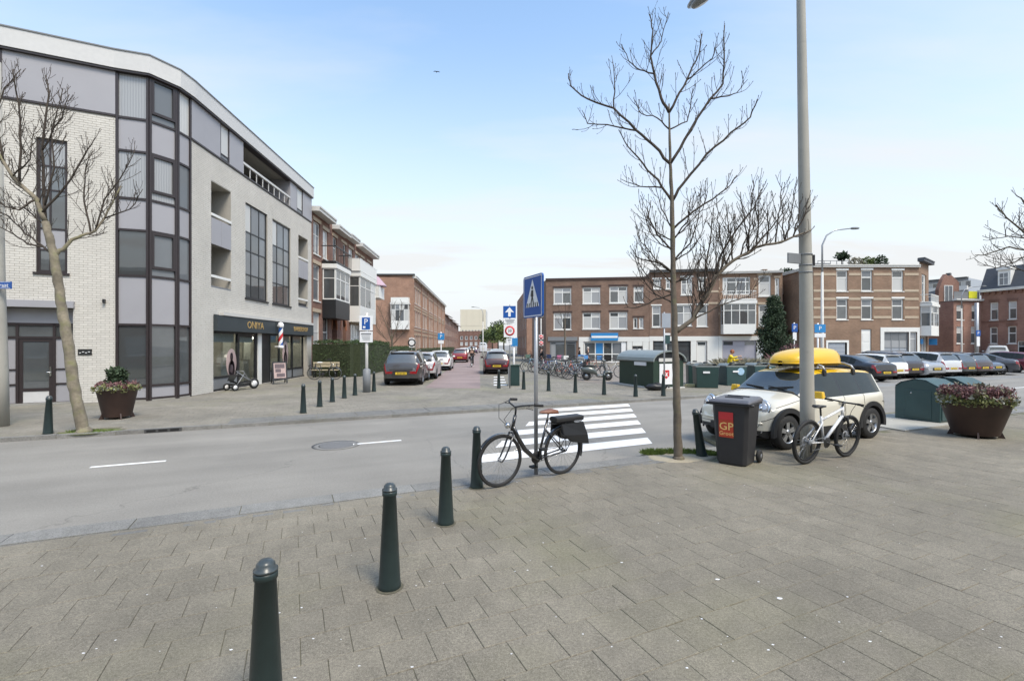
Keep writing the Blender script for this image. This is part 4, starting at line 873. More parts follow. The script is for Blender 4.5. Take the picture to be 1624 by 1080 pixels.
W += [(sx(1036), .05, sx(1095), f.z(1060,541)), (sx(1105), .05, sx(1121), f.z(1110,541))]
wall(f, 0, f.L, 0, H, W, M['brick_dark']); shell(t, f, 11, H, 'brick_dark'); cornice(f, 0, f.L, H-.05, 'roof', .35, .22)
for i, h in enumerate(W[:7]): win(f, *h, cols=(.5,) if i in (2,5) else (), rows=(.62,), pane=[('curtain','glass','blind')[(i+k) % 3] for k in range(4)], fw=.12, mw=.09); bx(f, 'lintel', 'wframe', h[0]-.1, -.03, h[3]+.01, h[2]+.1, .01, h[3]+.14)
win(f, *W[7], cols=(.42,.62), rows=(.8,), fr='black', pane=['glass','glass','glass'], sill=False, fw=.12); win(f, *W[8], rows=(.8,), fr='wframe', pane=['white_render','glass'], sill=False, fw=.12)
zf = f.z(1080,533.5); bx(f, 'white_fascia', 'white_render', 0, -.06, W[7][3]+.02, f.L, .02, zf)
for a, c in ((1029.8,1035.5),(1095.5,1104.5),(1121.5,1139.5)): bx(f, 'white_wall', 'white_render', max(0,sx(a)), -.05, 0, min(f.L,sx(c)), .02, W[7][3]+.018)
for z in (6.1, 7.3): bx(f, 'string_course', 'band', sx(1122), -.03, z, f.L, .01, z+.2)
t, f = Hs(row(1139.8), row(1241), 'brick_building', 'brown brick building with a big white bay window and balcony, behind the dark conifer', 'building', 'buildings across the square')
H = f.z(1190,433); sx = f.s
W = [(sx(a), f.z(a,yb), sx(c), f.z(a,yt)) for a, c, yt, yb in ((1146,1190,440,468),(1203,1222.5,437,470),(1203,1218,483,517),(1229,1236,441,480))]
W += [(sx(1146), f.z(1146,515), sx(1192), f.z(1146,484)), (sx(1146),.05,sx(1199), f.z(1170,540)), (sx(1222),.05,sx(1238), f.z(1230,540))]
wall(f, 0, f.L, 0, H, W, M['brick_corner']); shell(t, f, 11, H, 'brick_corner'); cornice(f, 0, f.L, H-.05, 'cornice', .3, .2)
win(f, *W[0], cols=(.16,.5,.84), rows=(.72,), pane=['curtain','glass','glass_lit','glass'], fw=.12, mw=.1, sill=False)
for i in (1,2,3): win(f, *W[i], rows=(.66,), pane=['curtain','glass'], fw=.14, mw=.09); bx(f, 'lintel', 'band', W[i][0]-.1, -.04, W[i][3]+.01, W[i][2]+.1, .01, W[i][3]+.22)
bay(f, sx(1143), sx(1194), f.z(1143,530), f.z(1143,478), f.z(1143,516), f.z(1143,483), .9, 4, ['glass','glass','glass','glass']); rail_box(f, sx(1143), sx(1194), f.z(1143,477.5), f.z(1143,463), .95, 'wframe', 16)
win(f, *W[5], cols=(.33,.66), rows=(.78,), fr='lilac', pane=['lilac','lilac','lilac','glass','lilac','glass'], fw=.1, mw=.06, sill=False); win(f, *W[6], rows=(.78,), fr='wframe', pane=['grey','glass'], sill=False)
zf = f.z(1180,533); bx(f, 'white_fascia', 'white_render', 0, -.06, W[5][3]+.02, f.L, .02, zf)
for a, c in ((1139.8,1145.5),(1199.5,1221.5)): bx(f, 'white_wall', 'white_render', max(0,sx(a)), -.05, 0, sx(c), .02, W[5][3]+.018)
for z in (5.0, 6.0, 7.6, 8.5): bx(f, 'string_course', 'band', 0, -.03, z, sx(1143)-.1, .01, z+.2); bx(f, 'string_course', 'band', sx(1194)+.1, -.03, z, sx(1202)-.1, .01, z+.2)
bx(f, 'chimney', 'brick_corner', sx(1228), 3, H-.1, sx(1236), 3.8, H+.8)
# ---- the free-standing corner house on the right
q0, q1, qs, qc = (28.05,44), (37.9,44), (28.5,52), (40.7,46.2)
t, f = Hs(q0, q1, 'corner_house', 'red brown brick corner house with cream bands and plants on its roof terrace', 'house'); sx = f.s; H = 9.15
W = [(sx(a), f.z(a,yb), sx(c), f.z(a,yt)) for a, c, yt, yb in ((1326.7,1344.4,429,462),(1366,1383.5,428.5,462),(1414.5,1432.8,429,462),(1326.7,1344.4,474,507),(1366,1383.5,474,507),(1414.5,1432.8,474,507))]
W += [(sx(1313),.02,sx(1343),f.z(1320,541)), (sx(1366),.05,sx(1382),f.z(1370,522)), (sx(1402),.05,sx(1441),f.z(1410,526.5)), (sx(1443),.05,sx(1454),f.z(1448,527))]
wall(f, 0, f.L, 0, H, W, M['brick_corner'])
for i, h in enumerate(W[:6]): win(f, *h, rows=(.66,), pane=[('curtain','glass'),('glass','glass_lit')][i % 2 if i < 3 else 1], fw=.11, mw=.1); bx(f, 'lintel', 'wframe', h[0]-.06, -.05, h[3]+.01, h[2]+.06, .01, h[3]+.17)
for yb in (437, 463, 476, 490, 505):
    z = f.z(1370, yb); xs = sorted([h for h in W[:6] if h[1] < z+.1 and h[3]+.2 > z], key=lambda h: h[0]); e = 0
    for h in xs + [(f.L,0,f.L,0)]:
        if h[0]-e > .2: bx(f, 'string_course', 'band', e+.02 if e else 0, -.028, z, h[0]-.08, .01, z+.22)
        e = h[2]+.08
b = MB()
for k in range(1): b.box(sx(1313)+.1,.09,.03,sx(1343)-.1,.16,W[6][3]-.14)
gd = f.b(b, 'garage_door', M['garage'])
for k in range(5): bx(f, 'panel', 'garage', sx(1313)+.12, .075, .08+k*(W[6][3]-.3)/5, sx(1343)-.12, .092, .02+(k+1)*(W[6][3]-.3)/5, gd)
b = MB(); b.box(sx(1310),-.04,W[6][3]-.12,sx(1346),.1,W[6][3]+.08); b.box(sx(1310),-.04,0,sx(1313),.1,W[6][3]-.125); b.box(sx(1343),-.04,0,sx(1346),.1,W[6][3]-.125); f.b(b, 'garage_frame', M['wframe'])
b = MB(); b.box(W[7][0]+.02,.08,.06,W[7][2]-.02,.14,W[7][3]-.03)
dr = f.b(b, 'door', M['wframe']); 
for j in range(3): bx(f, 'panel', 'white_render', W[7][0]+.12, .06, .3+j*.95, W[7][2]-.12, .082, 1.1+j*.95, dr)
win(f, *W[8], cols=(.33,.66), rows=(.52,.76), fr='grey', pane=['garage','garage','garage','blind','blind','blind','glass_lit','glass_lit','glass_lit'], fw=.1, sill=False); win(f, *W[9], rows=(.8,), pane='blind', fr='wframe', sill=False)
b = MB(); z8 = W[8][3]; b.box(sx(1396),-.05,z8+.01,f.L,.02,z8+.42); b.box(sx(1396),-.05,0,W[8][0]-.01,.02,z8+.009); b.box(W[8][2]+.01,-.05,0,W[9][0]-.01,.02,z8+.009); b.box(W[9][2]+.01,-.05,0,f.L,.02,z8+.009); f.b(b, 'white_shopfront', M['white_render'])
bx(f, 'white_plinth', 'white_render', sx(1383), -.04, 0, sx(1395), .02, .85)
g = Fac(t, qs, q0); hs = [(1.6,5.8,2.6,8.2),(1.2,3.6,2.5,5.2)]; wall(g, 0, g.L, 0, H, hs, M['brick_corner']); [win(g, *h, cols=(.5,), rows=(.6,), pane=['curtain','glass','glass']) for h in hs]; bx(g, 'awning_case', 'corten', 1.0, -.25, 3.2, g.L, .01, 3.4)
c_ = Fac(t, q1, qc); hs = [(.9,5.9,2.6,8.6),(.5,3.3,3.0,5.3),(.6,.1,2.8,2.7)]; wall(c_, 0, c_.L, 0, H+.5, hs, M['brick_corner']); win(c_, *hs[0], cols=(.33,.66), rows=(.7,), pane=['curtain','glass_lit','curtain'], sill=False, fw=.14); win(c_, *hs[2], cols=(.5,), pane='blind', fr='wframe', sill=False)
bay(c_, .25, c_.L-.25, 2.75, 5.75, 3.6, 5.5, .8, 4, ['glass','curtain','glass_lit']); rail_box(c_, .25, c_.L-.25, 5.8, 6.6, .8, 'wframe', 12); cornice(c_, -.2, c_.L+.2, H+.5, 'slate', .4, .3)
bx(c_, 'round_sign', 'blue2', .2, -.12, 2.0, .9, -.03, 2.45); bx(c_, 'shop_sign', 'blue2', c_.L-.5, -.7, 1.9, c_.L-.42, -.1, 2.5)
cornice(f, -.1, f.L, H-.05, 'cornice', .16, .22); cornice(g, 0, g.L+.1, H-.05, 'cornice', .16, .22)
b = MB(); p = [(0,0),(q1[0]-q0[0],0),(qc[0]-q0[0],qc[1]-q0[1]),(12.5,14),(qs[0]-q0[0]+.2,14),(qs[0]-q0[0],8)]
b.add([(x,y+.0,H-.06) for x,y in p], [tuple(range(6))]); b.build('roof', M['roof'], t, fix=False)
b = MB()
for i in (2,3,4): x,y = p[i]; x2,y2 = p[(i+1) % 6]; b.quad((x,y,0),(x2,y2,0),(x2,y2,H),(x,y,H))
b.build('rear_wall', M['brick_corner'], t, fix=False)
b = MB(); b.box(sx(1297),1.2,H+.1,sx(1330),1.4,H+.55); b.box(sx(1340),1.2,H+.1,sx(1368),1.4,H+.45); b.box(sx(1310),1.18,H+.75,sx(1370),1.22,H+.80)
for k in range(7): b.box(sx(1310)+.6*k,1.18,H-.05,sx(1310)+.6*k+.04,1.22,H+.75)
f.b(b, 'terrace_rail', M['grey'])
# ---- the brick house at the right edge: mansard roof with dormer, wing with a terrace
e0, e1, e2 = (47.9,51.3), (51.6,52.0), (53.6,44.5)
t, f = Hs(e1, e2, 'mansard_house', 'clean red brick house with dark mansard roof and white dormer, at the right edge', 'house'); sx = f.s; Hc = 7.7
W = [(sx(a), f.z(a,yb), sx(c), f.z(a,yt)) for a, c, yt, yb in ((1570,1583,480,508),(1599,1612.5,478,506.5),(1569.5,1582,519,545.5),(1598,1612,517.5,545))] + [(sx(1613.5),.1,sx(1628),f.z(1615,541)), (sx(1598),.2,sx(1609),.9)]
wall(f, 0, f.L, 0, Hc, W, M['brick_red'])
for i, h in enumerate(W[:4]): win(f, *h, rows=(.6,), pane=['glass','curtain' if i < 2 else 'glass'], fw=.10, mw=.1); bx(f, 'arch_lintel', 'brick_row', h[0]-.1, -.03, h[3]+.02, h[2]+.1, .01, h[3]+.3)
win(f, *W[4], rows=(.75,), fr='wframe', pane=['dark','glass'], sill=False); win(f, *W[5], fr='wframe', sill=False)
for z in (4.35, 1.2): bx(f, 'string_course', 'brick_row', 0, -.05, z, sx(1610), .01, z+.14)
cornice(f, -.2, f.L, Hc-.05, 'wframe', .35, .22); 
for k in range(14): bx(f, 'corbel', 'brick_row', k*.55, -.2, Hc-.35, k*.55+.22, .01, Hc-.055)
b = MB(); b.add([(-.1,-.1,Hc+.18),(f.L,-.1,Hc+.18),(f.L,1.0,Hc+2.6),(-.1,1.0,Hc+2.6),(f.L,6,Hc+2.9),(-.1,6,Hc+2.9),(-.1,6,0),(f.L,6,0)], [(0,1,2,3),(3,2,4,5),(5,4,7,6)]); b.add([(-.1,-.1,Hc+.18),(-.1,1.0,Hc+2.6),(-.1,6,Hc+2.9),(-.1,6,Hc-.2)], [(0,1,2,3)]); f.b(b, 'mansard_roof', M['slate'], fix=False)
dm = bx(f, 'dormer', 'wframe', sx(1582), .05, Hc+.25, sx(1602), 1.3, Hc+2.15); win(f, sx(1584), Hc+.5, sx(1600), Hc+1.85, cols=(.5,), rows=(.6,), pane='glass_lit', dep=-.03, sill=False); bx(f, 'dormer_roof', 'wframe', sx(1581), -.12, Hc+2.15, sx(1603), 1.4, Hc+2.4)
g = Fac(t, e0, e1); Hw = 6.7; zz = lambda y: g.z(1530, y)
hs = [(g.s(1517),zz(507.5),g.s(1528),zz(484)),(g.s(1541),zz(507.5),g.s(1550),zz(484)),(g.s(1517),zz(545),g.s(1528),zz(518)),(g.s(1540),zz(545),g.s(1550),zz(518))]
wall(g, 0, g.L, 0, Hw, hs, M['brick_red']); [win(g, *h, rows=(.62,), pane=['glass','curtain'], fw=.1) for h in hs]; cornice(g, 0, g.L, Hw, 'wframe', .25, .16)
b = MB(); b.quad((0,0,0),(0,8,0),(0,8,Hw),(0,0,Hw)); g.b(b, 'side_wall', M['brick_red'], fix=False); b = MB(); b.box(0,0,Hw-.1,g.L,7,Hw-.01); g.b(b, 'terrace_floor', M['roof'])
rail_box(g, 0, g.L-.3, Hw+.12, Hw+1.0, .05, 'grey', 14, 'terrace_rail', solid=True); bx(g, 'banner', 'lemon', g.s(1535), -.10, Hw+.3, g.s(1548), -.07, Hw+1.05)
b = MB(); b.extr([(1.2,Hw),(g.L+.3,Hw),(g.L+.3,Hw+2.4),(g.L-.8,Hw+3.2),(g.L-1.1,Hw+2.9),(g.L-1.5,Hw+3.3),(g.L-2.0,Hw+2.7),(1.2,Hw+1.5)], 2.4, 2.8); g.b(b, 'gable', M['brick_row']); win(g, 1.9, Hw+.1, 3.1, Hw+2.0, cols=(.5,), pane='glass_lit', dep=2.33, sill=False)
# ---- small house and apartment slab seen between them
t, f = Hs(((1478-CX)*75/FP,75), ((1512-CX)*74/FP,74), 'gabled_house', 'small dark brick house with steep slate roof in the gap behind the corner house', 'house'); sx = f.s; H = 6.6
W = [(sx(1490),3.0,sx(1498),5.2),(sx(1483),.4,sx(1490),2.4),(sx(1493),.4,sx(1499),2.4)]; wall(f, 0, f.L, 0, H, W, M['brick_dark']); [win(f, *h, cols=(.5,), rows=(.6,), pane=['curtain','glass'], fw=.14) for h in W]
for z in (2.6, 5.4, 6.3): bx(f, 'string_course', 'wframe', 0, -.06, z, f.L-.5, .01, z+.2)
b = MB(); b.extr([(-.3,H),(f.L+.3,H),(f.L+.3,H+4.2),(1.6,H+4.2)], .1, 6); f.b(b, 'roof_slope', M['slate']); shell(t, f, 6, H, 'brick_dark')
t, f = Hs(((1464-CX)*130/FP,130), ((1536-CX)*122/FP,122), 'apartment_block', 'pale apartment slab with long balconies far behind the corner house', 'building'); H = f.z(1500,444)
W = [(.4+3.3*i, H-3.2*j-2.6, 3.2+3.3*i, H-3.2*j-.7) for i in range(3) for j in range(5)]; wall(f, 0, f.L, 0, H, W, M['garage']); [win(f, *h, cols=(.3,.6), pane=['glass','curtain','glass'], fw=.15, sill=False) for h in W]
for j in range(5): rail_box(f, 0, f.L, H-3.2*j-3.1, H-3.2*j-2.0, 1.2, 'cornice', 18, solid=True)
bx(f, 'roof_edge', 'roof', 0, -1.3, H, f.L, .2, H+.25); shell(t, f, 10, H, 'garage'); bx(f, 'chimney', 'roof', f.L*.45, 2, H, f.L*.45+.9, 3, H+2.0)
# ================================================================ CARS
def interp(t, pts): return float(np.interp(t, [p[0] for p in pts], [p[1] for p in pts]))
PROF = {
 'hatch': dict(top=[(0,.40),(.012,.50),(.05,.56),(.12,.605),(.24,.66),(.30,.72),(.44,.955),(.52,.995),(.62,1),(.80,.975),(.90,.93),(.93,.88),(.975,.66),(.99,.58),(1,.42)], scr=(.285,.435), rear=(.915,.975), side=(.31,.90), pil=[(.575,.592),(.76,.785)]),
 'suv':   dict(top=[(0,.42),(.012,.52),(.04,.585),(.12,.635),(.23,.68),(.28,.73),(.40,.955),(.50,.995),(.62,1),(.84,.98),(.91,.945),(.935,.90),(.98,.66),(.992,.58),(1,.44)], scr=(.265,.395), rear=(.925,.98), side=(.29,.915), pil=[(.55,.568),(.735,.757)]),
 'wagon': dict(top=[(0,.40),(.012,.50),(.05,.56),(.12,.605),(.25,.66),(.29,.71),(.42,.945),(.50,.99),(.62,1),(.84,.975),(.91,.94),(.935,.89),(.98,.66),(.992,.58),(1,.42)], scr=(.275,.415), rear=(.925,.98), side=(.29,.92), pil=[(.52,.538),(.70,.722)]),
 'sedan': dict(top=[(0,.38),(.012,.48),(.05,.54),(.12,.585),(.25,.655),(.29,.71),(.42,.945),(.50,.992),(.58,1),(.68,.965),(.78,.86),(.86,.755),(.95,.715),(.985,.68),(1,.44)], scr=(.275,.41), rear=(.70,.85), side=(.29,.77), pil=[(.53,.548),(.665,.69)]),
 'mini':  dict(top=[(0,.37),(.010,.49),(.035,.555),(.08,.605),(.16,.65),(.25,.695),(.285,.73),(.39,.955),(.45,.985),(.56,1),(.80,.99),(.92,.965),(.95,.93),(.985,.70),(.994,.60),(1,.42)], scr=(.27,.385), rear=(.945,.985), side=(.295,.93), pil=[(.575,.59),(.735,.752)]),
 'van':   dict(top=[(0,.38),(.012,.46),(.05,.50),(.12,.54),(.19,.60),(.22,.64),(.36,.95),(.44,.99),(.60,1),(.95,.985),(.985,.95),(.993,.8),(1,.5)], scr=(.21,.35), rear=(.989,.996), side=(.24,.45), pil=[]),
}
def car(name, label, kind, col, L, W, H, wb, foh, loc, head, wr=.32, group=None, plate_back='plate', detail=1, trim=False, cat='car', roof_m=None, zbase=None):
    """one car: lofted body with arched wheel openings, separate panes, lamps, plates, mirrors and wheels; nose along local +x"""
    t = thing(name, label, cat, loc, head, group); P = PROF[kind]; hw = W/2
    pm = col if not isinstance(col, (tuple, list)) else paint(name+'_paint', col, .25 if max(col) < .5 else 0)
    xw = (L/2-foh, L/2-foh-wb); ra = wr+.05; n = 72
    plan = [(0,.74),(.02,.86),(.06,.94),(.14,.985),(.3,1),(.75,1),(.88,.985),(.95,.93),(.985,.86),(1,.78)]
    low = [(0,.30),(.02,.24),(.06,.20),(.9,.20),(.96,.26),(1,.34)]
    belt = [(0,.36),(.012,.46),(.05,.515),(.12,.56),(.24,.62),(.5,.635),(.8,.655),(.95,.66),(.985,.62),(1,.42)]
    ts = sorted({i/n for i in range(n+1)} | {.006,.012,.02,.98,.988,.994})
    secs = []; 
    for tt in ts:
        x = L/2 - tt*L; top = H*interp(tt, P['top']); bl = min(H*interp(tt, belt), top-.035); h = hw*interp(tt, plan); zl = interp(tt, low)
        for c in xw:
            dx = x-c
            if abs(dx) < ra: zl = max(zl, wr + math.sqrt(ra*ra-dx*dx)*.98)
        zl = min(zl, bl-.10)
        gh = max(0, min(1, (top-bl)/(H*.30)))
        wr_ = h*(.86-.145*gh); zr = top - (.035+.02*gh)
        zm = max(zl+.05, .24 + (bl-.24)*.52)
        secs.append([(x,h*.955,zl),(x,h*.985,max(zl+.02, min(.36,bl-.09))),(x,h,zm),(x,h*.992,zm+(bl-zm)*.45),(x,h*.975,bl-.035),(x,h*.945,bl),(x,wr_,zr),(x,wr_*.86,top-.012),(x,wr_*.45,top+.004),(x,0,top+.008)])
    body = MB(); acc = {}
    def put(key, side, quadpts, mirror):
        b = acc.setdefault((key, side), MB()); b.add(quadpts if not mirror else list(reversed(quadpts)), [(0,1,2,3)], 0, True)
    rows = len(secs[0])
    for i in range(len(ts)-1):
        tm_ = (ts[i]+ts[i+1])/2
        for j in range(rows-1):
            A, B = secs[i], secs[i+1]; key = 'body'; sub = 0
            if j >= 6 and P['scr'][0] < tm_ < P['scr'][1]: key = 'windscreen'
            elif j >= 6 and P['rear'][0] < tm_ < P['rear'][1]: key = 'rear_window'
            elif j == 5 and P['side'][0] < tm_ < P['side'][1]:
                key = 'side_window'; sub = sum(1 for p in P['pil'] if tm_ > p[1])
                if any(p[0] < tm_ < p[1] for p in P['pil']): key = 'pillar'
            elif j in (3,4) and tm_ > .955 and kind != 'van': key = 'tail_light'
            elif j in (3,) and tm_ < .055 and kind != 'mini': key = 'headlight'
            elif j == 4 and .015 < tm_ < .075 and kind != 'mini': key = 'headlight'
            elif roof_m and j >= 6 and P['scr'][1] <= tm_ <= P['rear'][0]: key = 'roof'
            elif (trim and j == 0) or (j == 0 and tm_ > .93): key = 'lower_trim'
            for sgn in (1, -1):
                f = lambda p: (p[0], p[1]*sgn, p[2])
                s_ = 0 if (j >= 6 or key in ('body','pillar','roof','lower_trim')) else (sgn if key != 'side_window' else sgn*(sub+1))
                put(key, s_, [f(A[j]), f(B[j]), f(B[j+1]), f(A[j+1])], sgn < 0)
    for end, sc_, tl in ((0, secs[0], 'grille'), (1, secs[-1], 'boot')):
        for j in range(rows-1):
            for sgn in (1, -1):
                o_ = [(p[0], p[1]*sgn, p[2]) for p in sc_]; i_ = [(p[0], p[1]*sgn*.0, p[2]) for p in sc_]
                m_ = [(p[0], p[1]*.58, p[2]) for p in o_]
                put('body' if j else 'bumper', 0, [i_[j], m_[j], m_[j+1], i_[j+1]], (sgn < 0) != (end == 1))
                put(('tail_light' if end and j in (3,4) and kind != 'van' else 'headlight' if not end and j == 3 and kind != 'mini' else 'body') if j else 'bumper', sgn if j in (3,4) and (end or j == 3) and kind != 'van' and not (kind == 'mini' and not end) else 0, [m_[j], o_[j], o_[j+1], m_[j+1]], (sgn < 0) != (end == 1))
    mats = dict(body=pm, windscreen=M['carglass'], rear_window=M['carglass'], side_window=M['sideglass'], pillar=M['black'], tail_light=M['lamp_red'], headlight=M['lamp_clear'], lower_trim=M['plastic'], bumper=M['plastic'], roof=roof_m)
    for (key, s_), b in acc.items():
        o = b.build(key, mats[key], t, fix=False)
        bm = bmesh.new(); bm.from_mesh(o.data); bmesh.ops.remove_doubles(bm, verts=bm.verts, dist=.0004); bmesh.ops.recalc_face_normals(bm, faces=bm.faces); bm.to_mesh(o.data); bm.free()
    b = MB(); zf = .24; b.box(-L/2+.25,-hw*.80,.19,L/2-.22,hw*.80,.62*H*.72); b.build('underbody', M['dark'], t)
    # wheels
    for k, x in enumerate(xw):
        for sgn in (1, -1):
            wh = MB(); tw = .10; r = wr
            wh.lathe([(r*.62,-tw),(r*.93,-tw),(r,-tw*.75),(r,tw*.75),(r*.93,tw),(r*.62,tw)], 26, (0,0,0), 0, 'Y', cap=False); wo = wh.build('wheel', M['rubber'], t); wo.location = (x, sgn*(hw-.115), wr)
            rm = MB(); y = sgn*tw
            rm.lathe([(r*.64,y*.98),(r*.60,y*.98),(r*.58,y*.3)], 26, (0,0,0), 0, 'Y', cap=False)
            for a in range(5 if detail else 5):
                an = a*2*math.pi/5+.3; c, s_ = math.cos(an), math.sin(an); w1, w2 = .05*r/.3, .075*r/.3
                pr = [(-w1*s_*.6+c*.03,w1*c*.6+s_*.03),( w1*s_*.6+c*.03,-w1*c*.6+s_*.03),(c*r*.61+s_*w2*.6,s_*r*.61-c*w2*.6),(c*r*.61-s_*w2*.6,s_*r*.61+c*w2*.6)]
                rm.add([(q_[0],y*.86,q_[1]) for q_ in pr]+[(q_[0],y*.55,q_[1]) for q_ in pr], [(0,1,2,3),(0,4,5,1),(1,5,6,2),(2,6,7,3),(3,7,4,0)])
            rm.lathe([(.0,y*.92),(.055,y*.90),(.06,y*.6)], 12, (0,0,0), 0, 'Y', cap=False); rm.build('rim', M['alloy'], wo)
            dk = MB(); dk.lathe([(.0,y*.3),(r*.60,y*.3)], 20, (0,0,0), 0, 'Y'); dk.build('brake', M['dark'], wo)
    # panel gaps: doors, bonnet, bumpers, tailgate
    def sec_at(tt): return secs[min(range(len(ts)), key=lambda i: abs(ts[i]-tt))]
    if detail:
        doors = [P['side'][0]+.02] + [(p[0]+p[1])/2 for p in P['pil']]
        for sgn in (1, -1):
            for tt in doors:
                sc_ = sec_at(tt); g = MB(); g.tube([(p[0], sgn*(p[1]+.001), p[2]) for p in sc_[1:6]], .0045, 4); g.build('door_gap', M['seam'], t)
            g = MB(); g.tube([(sc_[5][0], sgn*(sc_[5][1]+.001), sc_[5][2]+.002) for sc_ in secs if .075 < ts[secs.index(sc_)] < P['scr'][0]-.01], .005, 4); g.build('bonnet_gap', M['seam'], t)
            for lo_, hi_ in ((0,.085),(.925,1)):
                pt = [(sc_[3][0], sgn*(sc_[3][1]+.001), sc_[3][2]-.012) for sc_, tt in zip(secs, ts) if lo_ <= tt <= hi_]
                e_ = pt[0] if lo_ == 0 else pt[-1]; x_ = e_[0] + (.003 if lo_ == 0 else -.003); pt = ([(x_,0,e_[2])] + pt) if lo_ == 0 else (pt + [(x_,0,e_[2])])
                g = MB(); g.tube(pt, .0055, 4); g.build('bumper_gap', M['seam'], t)
        sc_ = sec_at(P['scr'][0]); g = MB(); g.tube([(p[0]+.01, p[1], p[2]) for p in sc_[5:]] + [(p[0]+.01, -p[1], p[2]) for p in reversed(sc_[5:9])], .014, 5); g.build('cowl', M['plastic'], t)
    # plates, mirrors, handles, badges, wipers
    zp = H*.36
    for x, m_ in ((L/2+.004, 'plate'), (-L/2-.004, plate_back)):
        p = MB(); p.box(x-.012,-.26,zp-.055,x+.012,.26,zp+.055); po = p.build('number_plate', M[m_], t)
        q_ = MB()
        for k in range(6): e = -.20+.068*k; q_.box(x-.0135,e,zp-.03,x+.0135,e+.04,zp+.03)
        q_.build('lettering', M['signblack'], po)
    xm = L/2 - L*(P['side'][0]+.045); zm = H*.645
    for sgn in (1, -1):
        b = MB(); b.obox((xm,sgn*(hw*.97+.09),zm+.06),(.10,.20,.13),None,0,.8); b.bar((xm+.01,sgn*hw*.90,zm),(xm,sgn*(hw*.97+.05),zm+.03),.04,.03); o = b.build('mirror', roof_m or pm, t, bevel=.02)
        for xx in (.55, .73):
            if xx == .73 and kind in ('van','mini'): continue
            h_ = MB(); h_.box(L/2-L*xx-.10,sgn*hw*.985,H*.55,L/2-L*xx+.08,sgn*(hw*.985+.035),H*.55+.035); h_.build('door_handle', pm, t, bevel=.008)
    g = MB(); g.box(L/2-.015,-hw*.42,.30*H,L/2+.006,hw*.42,.40*H-.001); g.build('grille', M['plastic'], t)
    if kind in ('suv','wagon'):
        for sgn in (1, -1):
            r_ = MB(); r_.tube([(L/2-L*.46,sgn*hw*.70,H*.965),(L/2-L*.5,sgn*hw*.69,H*1.012),(L/2-L*.8,sgn*hw*.68,H*1.0),(L/2-L*.86,sgn*hw*.68,H*.95)], .018, 6); r_.build('roof_rail', M['grey'], t)
    if kind in ('hatch','suv'):
        s_ = MB(); s_.box(-L/2+L*.062,-hw*.60,H*.945,-L/2+L*.11,hw*.60,H*.965); s_.build('spoiler', pm, t, bevel=.01)
    w_ = MB(); w_.bar((L/2-L*(P['scr'][0]+.01),.05,H*.74),(L/2-L*(P['scr'][0]+.035),hw*.6,H*.775),.02,.02); w_.build('wiper', M['plastic'], t)
    return t
CR = {}
street = lambda p, h: (p.x, p.y, .004)
SD = math.atan2(1, -.065)         # heading along the side street, away from us
# --- side street, left kerb
def park(px, py, L, zz=.004, side=0):
    p = G(px, py, zz); return p
def rear_at(px, py, L, head, zz=.004):
    """centre of a car whose rear end stands at this spot"""
    p = G(px, py, zz); return (p.x+math.cos(head)*L/2, p.y+math.sin(head)*L/2, zz)
car('parked_car', 'grey brown crossover parked first at the left kerb of the red side street', 'suv', (.055,.050,.048), 4.4, 1.83, 1.60, 2.65, .85, rear_at(636,612,4.4,SD), SD, .34, 'cars along the left kerb of the side street', trim=True)
car('parked_car', 'pale silver hatchback with tall red lamps parked right in front of the grey brown crossover', 'hatch', (.48,.46,.46), 4.0, 1.72, 1.50, 2.5, .8, rear_at(667,602,4.0,SD), SD, .30, 'cars along the left kerb of the side street')
car('parked_car', 'white hatchback parked third in the row at the left kerb of the side street', 'hatch', (.70,.70,.68), 4.1, 1.75, 1.47, 2.55, .8, rear_at(696,588,4.1,SD), SD, .31, 'cars along the left kerb of the side street')
FARC = [(729,575,'small bright red hatchback parked beyond the white hatchback on the side street','hatch',(.22,.014,.02)),(735,569.5,'white hatchback parked just beyond the small red car','hatch',(.66,.66,.65)),(741,566,'dark grey estate farther along the left kerb of the side street','wagon',(.06,.065,.07)),(746,563.2,'black hatchback far along the left kerb of the side street','hatch',(.02,.02,.022)),(751,560.6,'dark blue estate far down the side street, near the bend','wagon',(.03,.035,.12)),(747,558.6,'silver car far down the side street, last one that can be made out','sedan',(.5,.5,.5))]
for px, py, lb, k, c in FARC: car('parked_car', lb, k, c, 4.15, 1.75, 1.48, 2.55, .82, rear_at(px,py,4.15,SD), SD, .31, 'cars along the left kerb of the side street', detail=0)
car('delivery_van', 'white high van with blue trim standing at the far end of the side street', 'van', (.62,.64,.68), 5.5, 2.0, 2.5, 3.3, .95, rear_at(766,559.5,5.5,SD), SD, .34, cat='van')
# --- side street, right kerb
car('parked_car', 'dark maroon hatchback parked at the right kerb of the side street beside the green bin', 'hatch', (.045,.014,.017), 4.2, 1.76, 1.52, 2.55, .82, rear_at(788,594,4.2,SD), SD, .31, 'cars along the right kerb of the side street')
car('parked_car', 'pale blue grey car parked ahead of the maroon hatchback', 'hatch', (.42,.46,.50), 4.2, 1.76, 1.5, 2.55, .82, rear_at(789,579.5,4.2,SD), SD, .31, 'cars along the right kerb of the side street', detail=0)
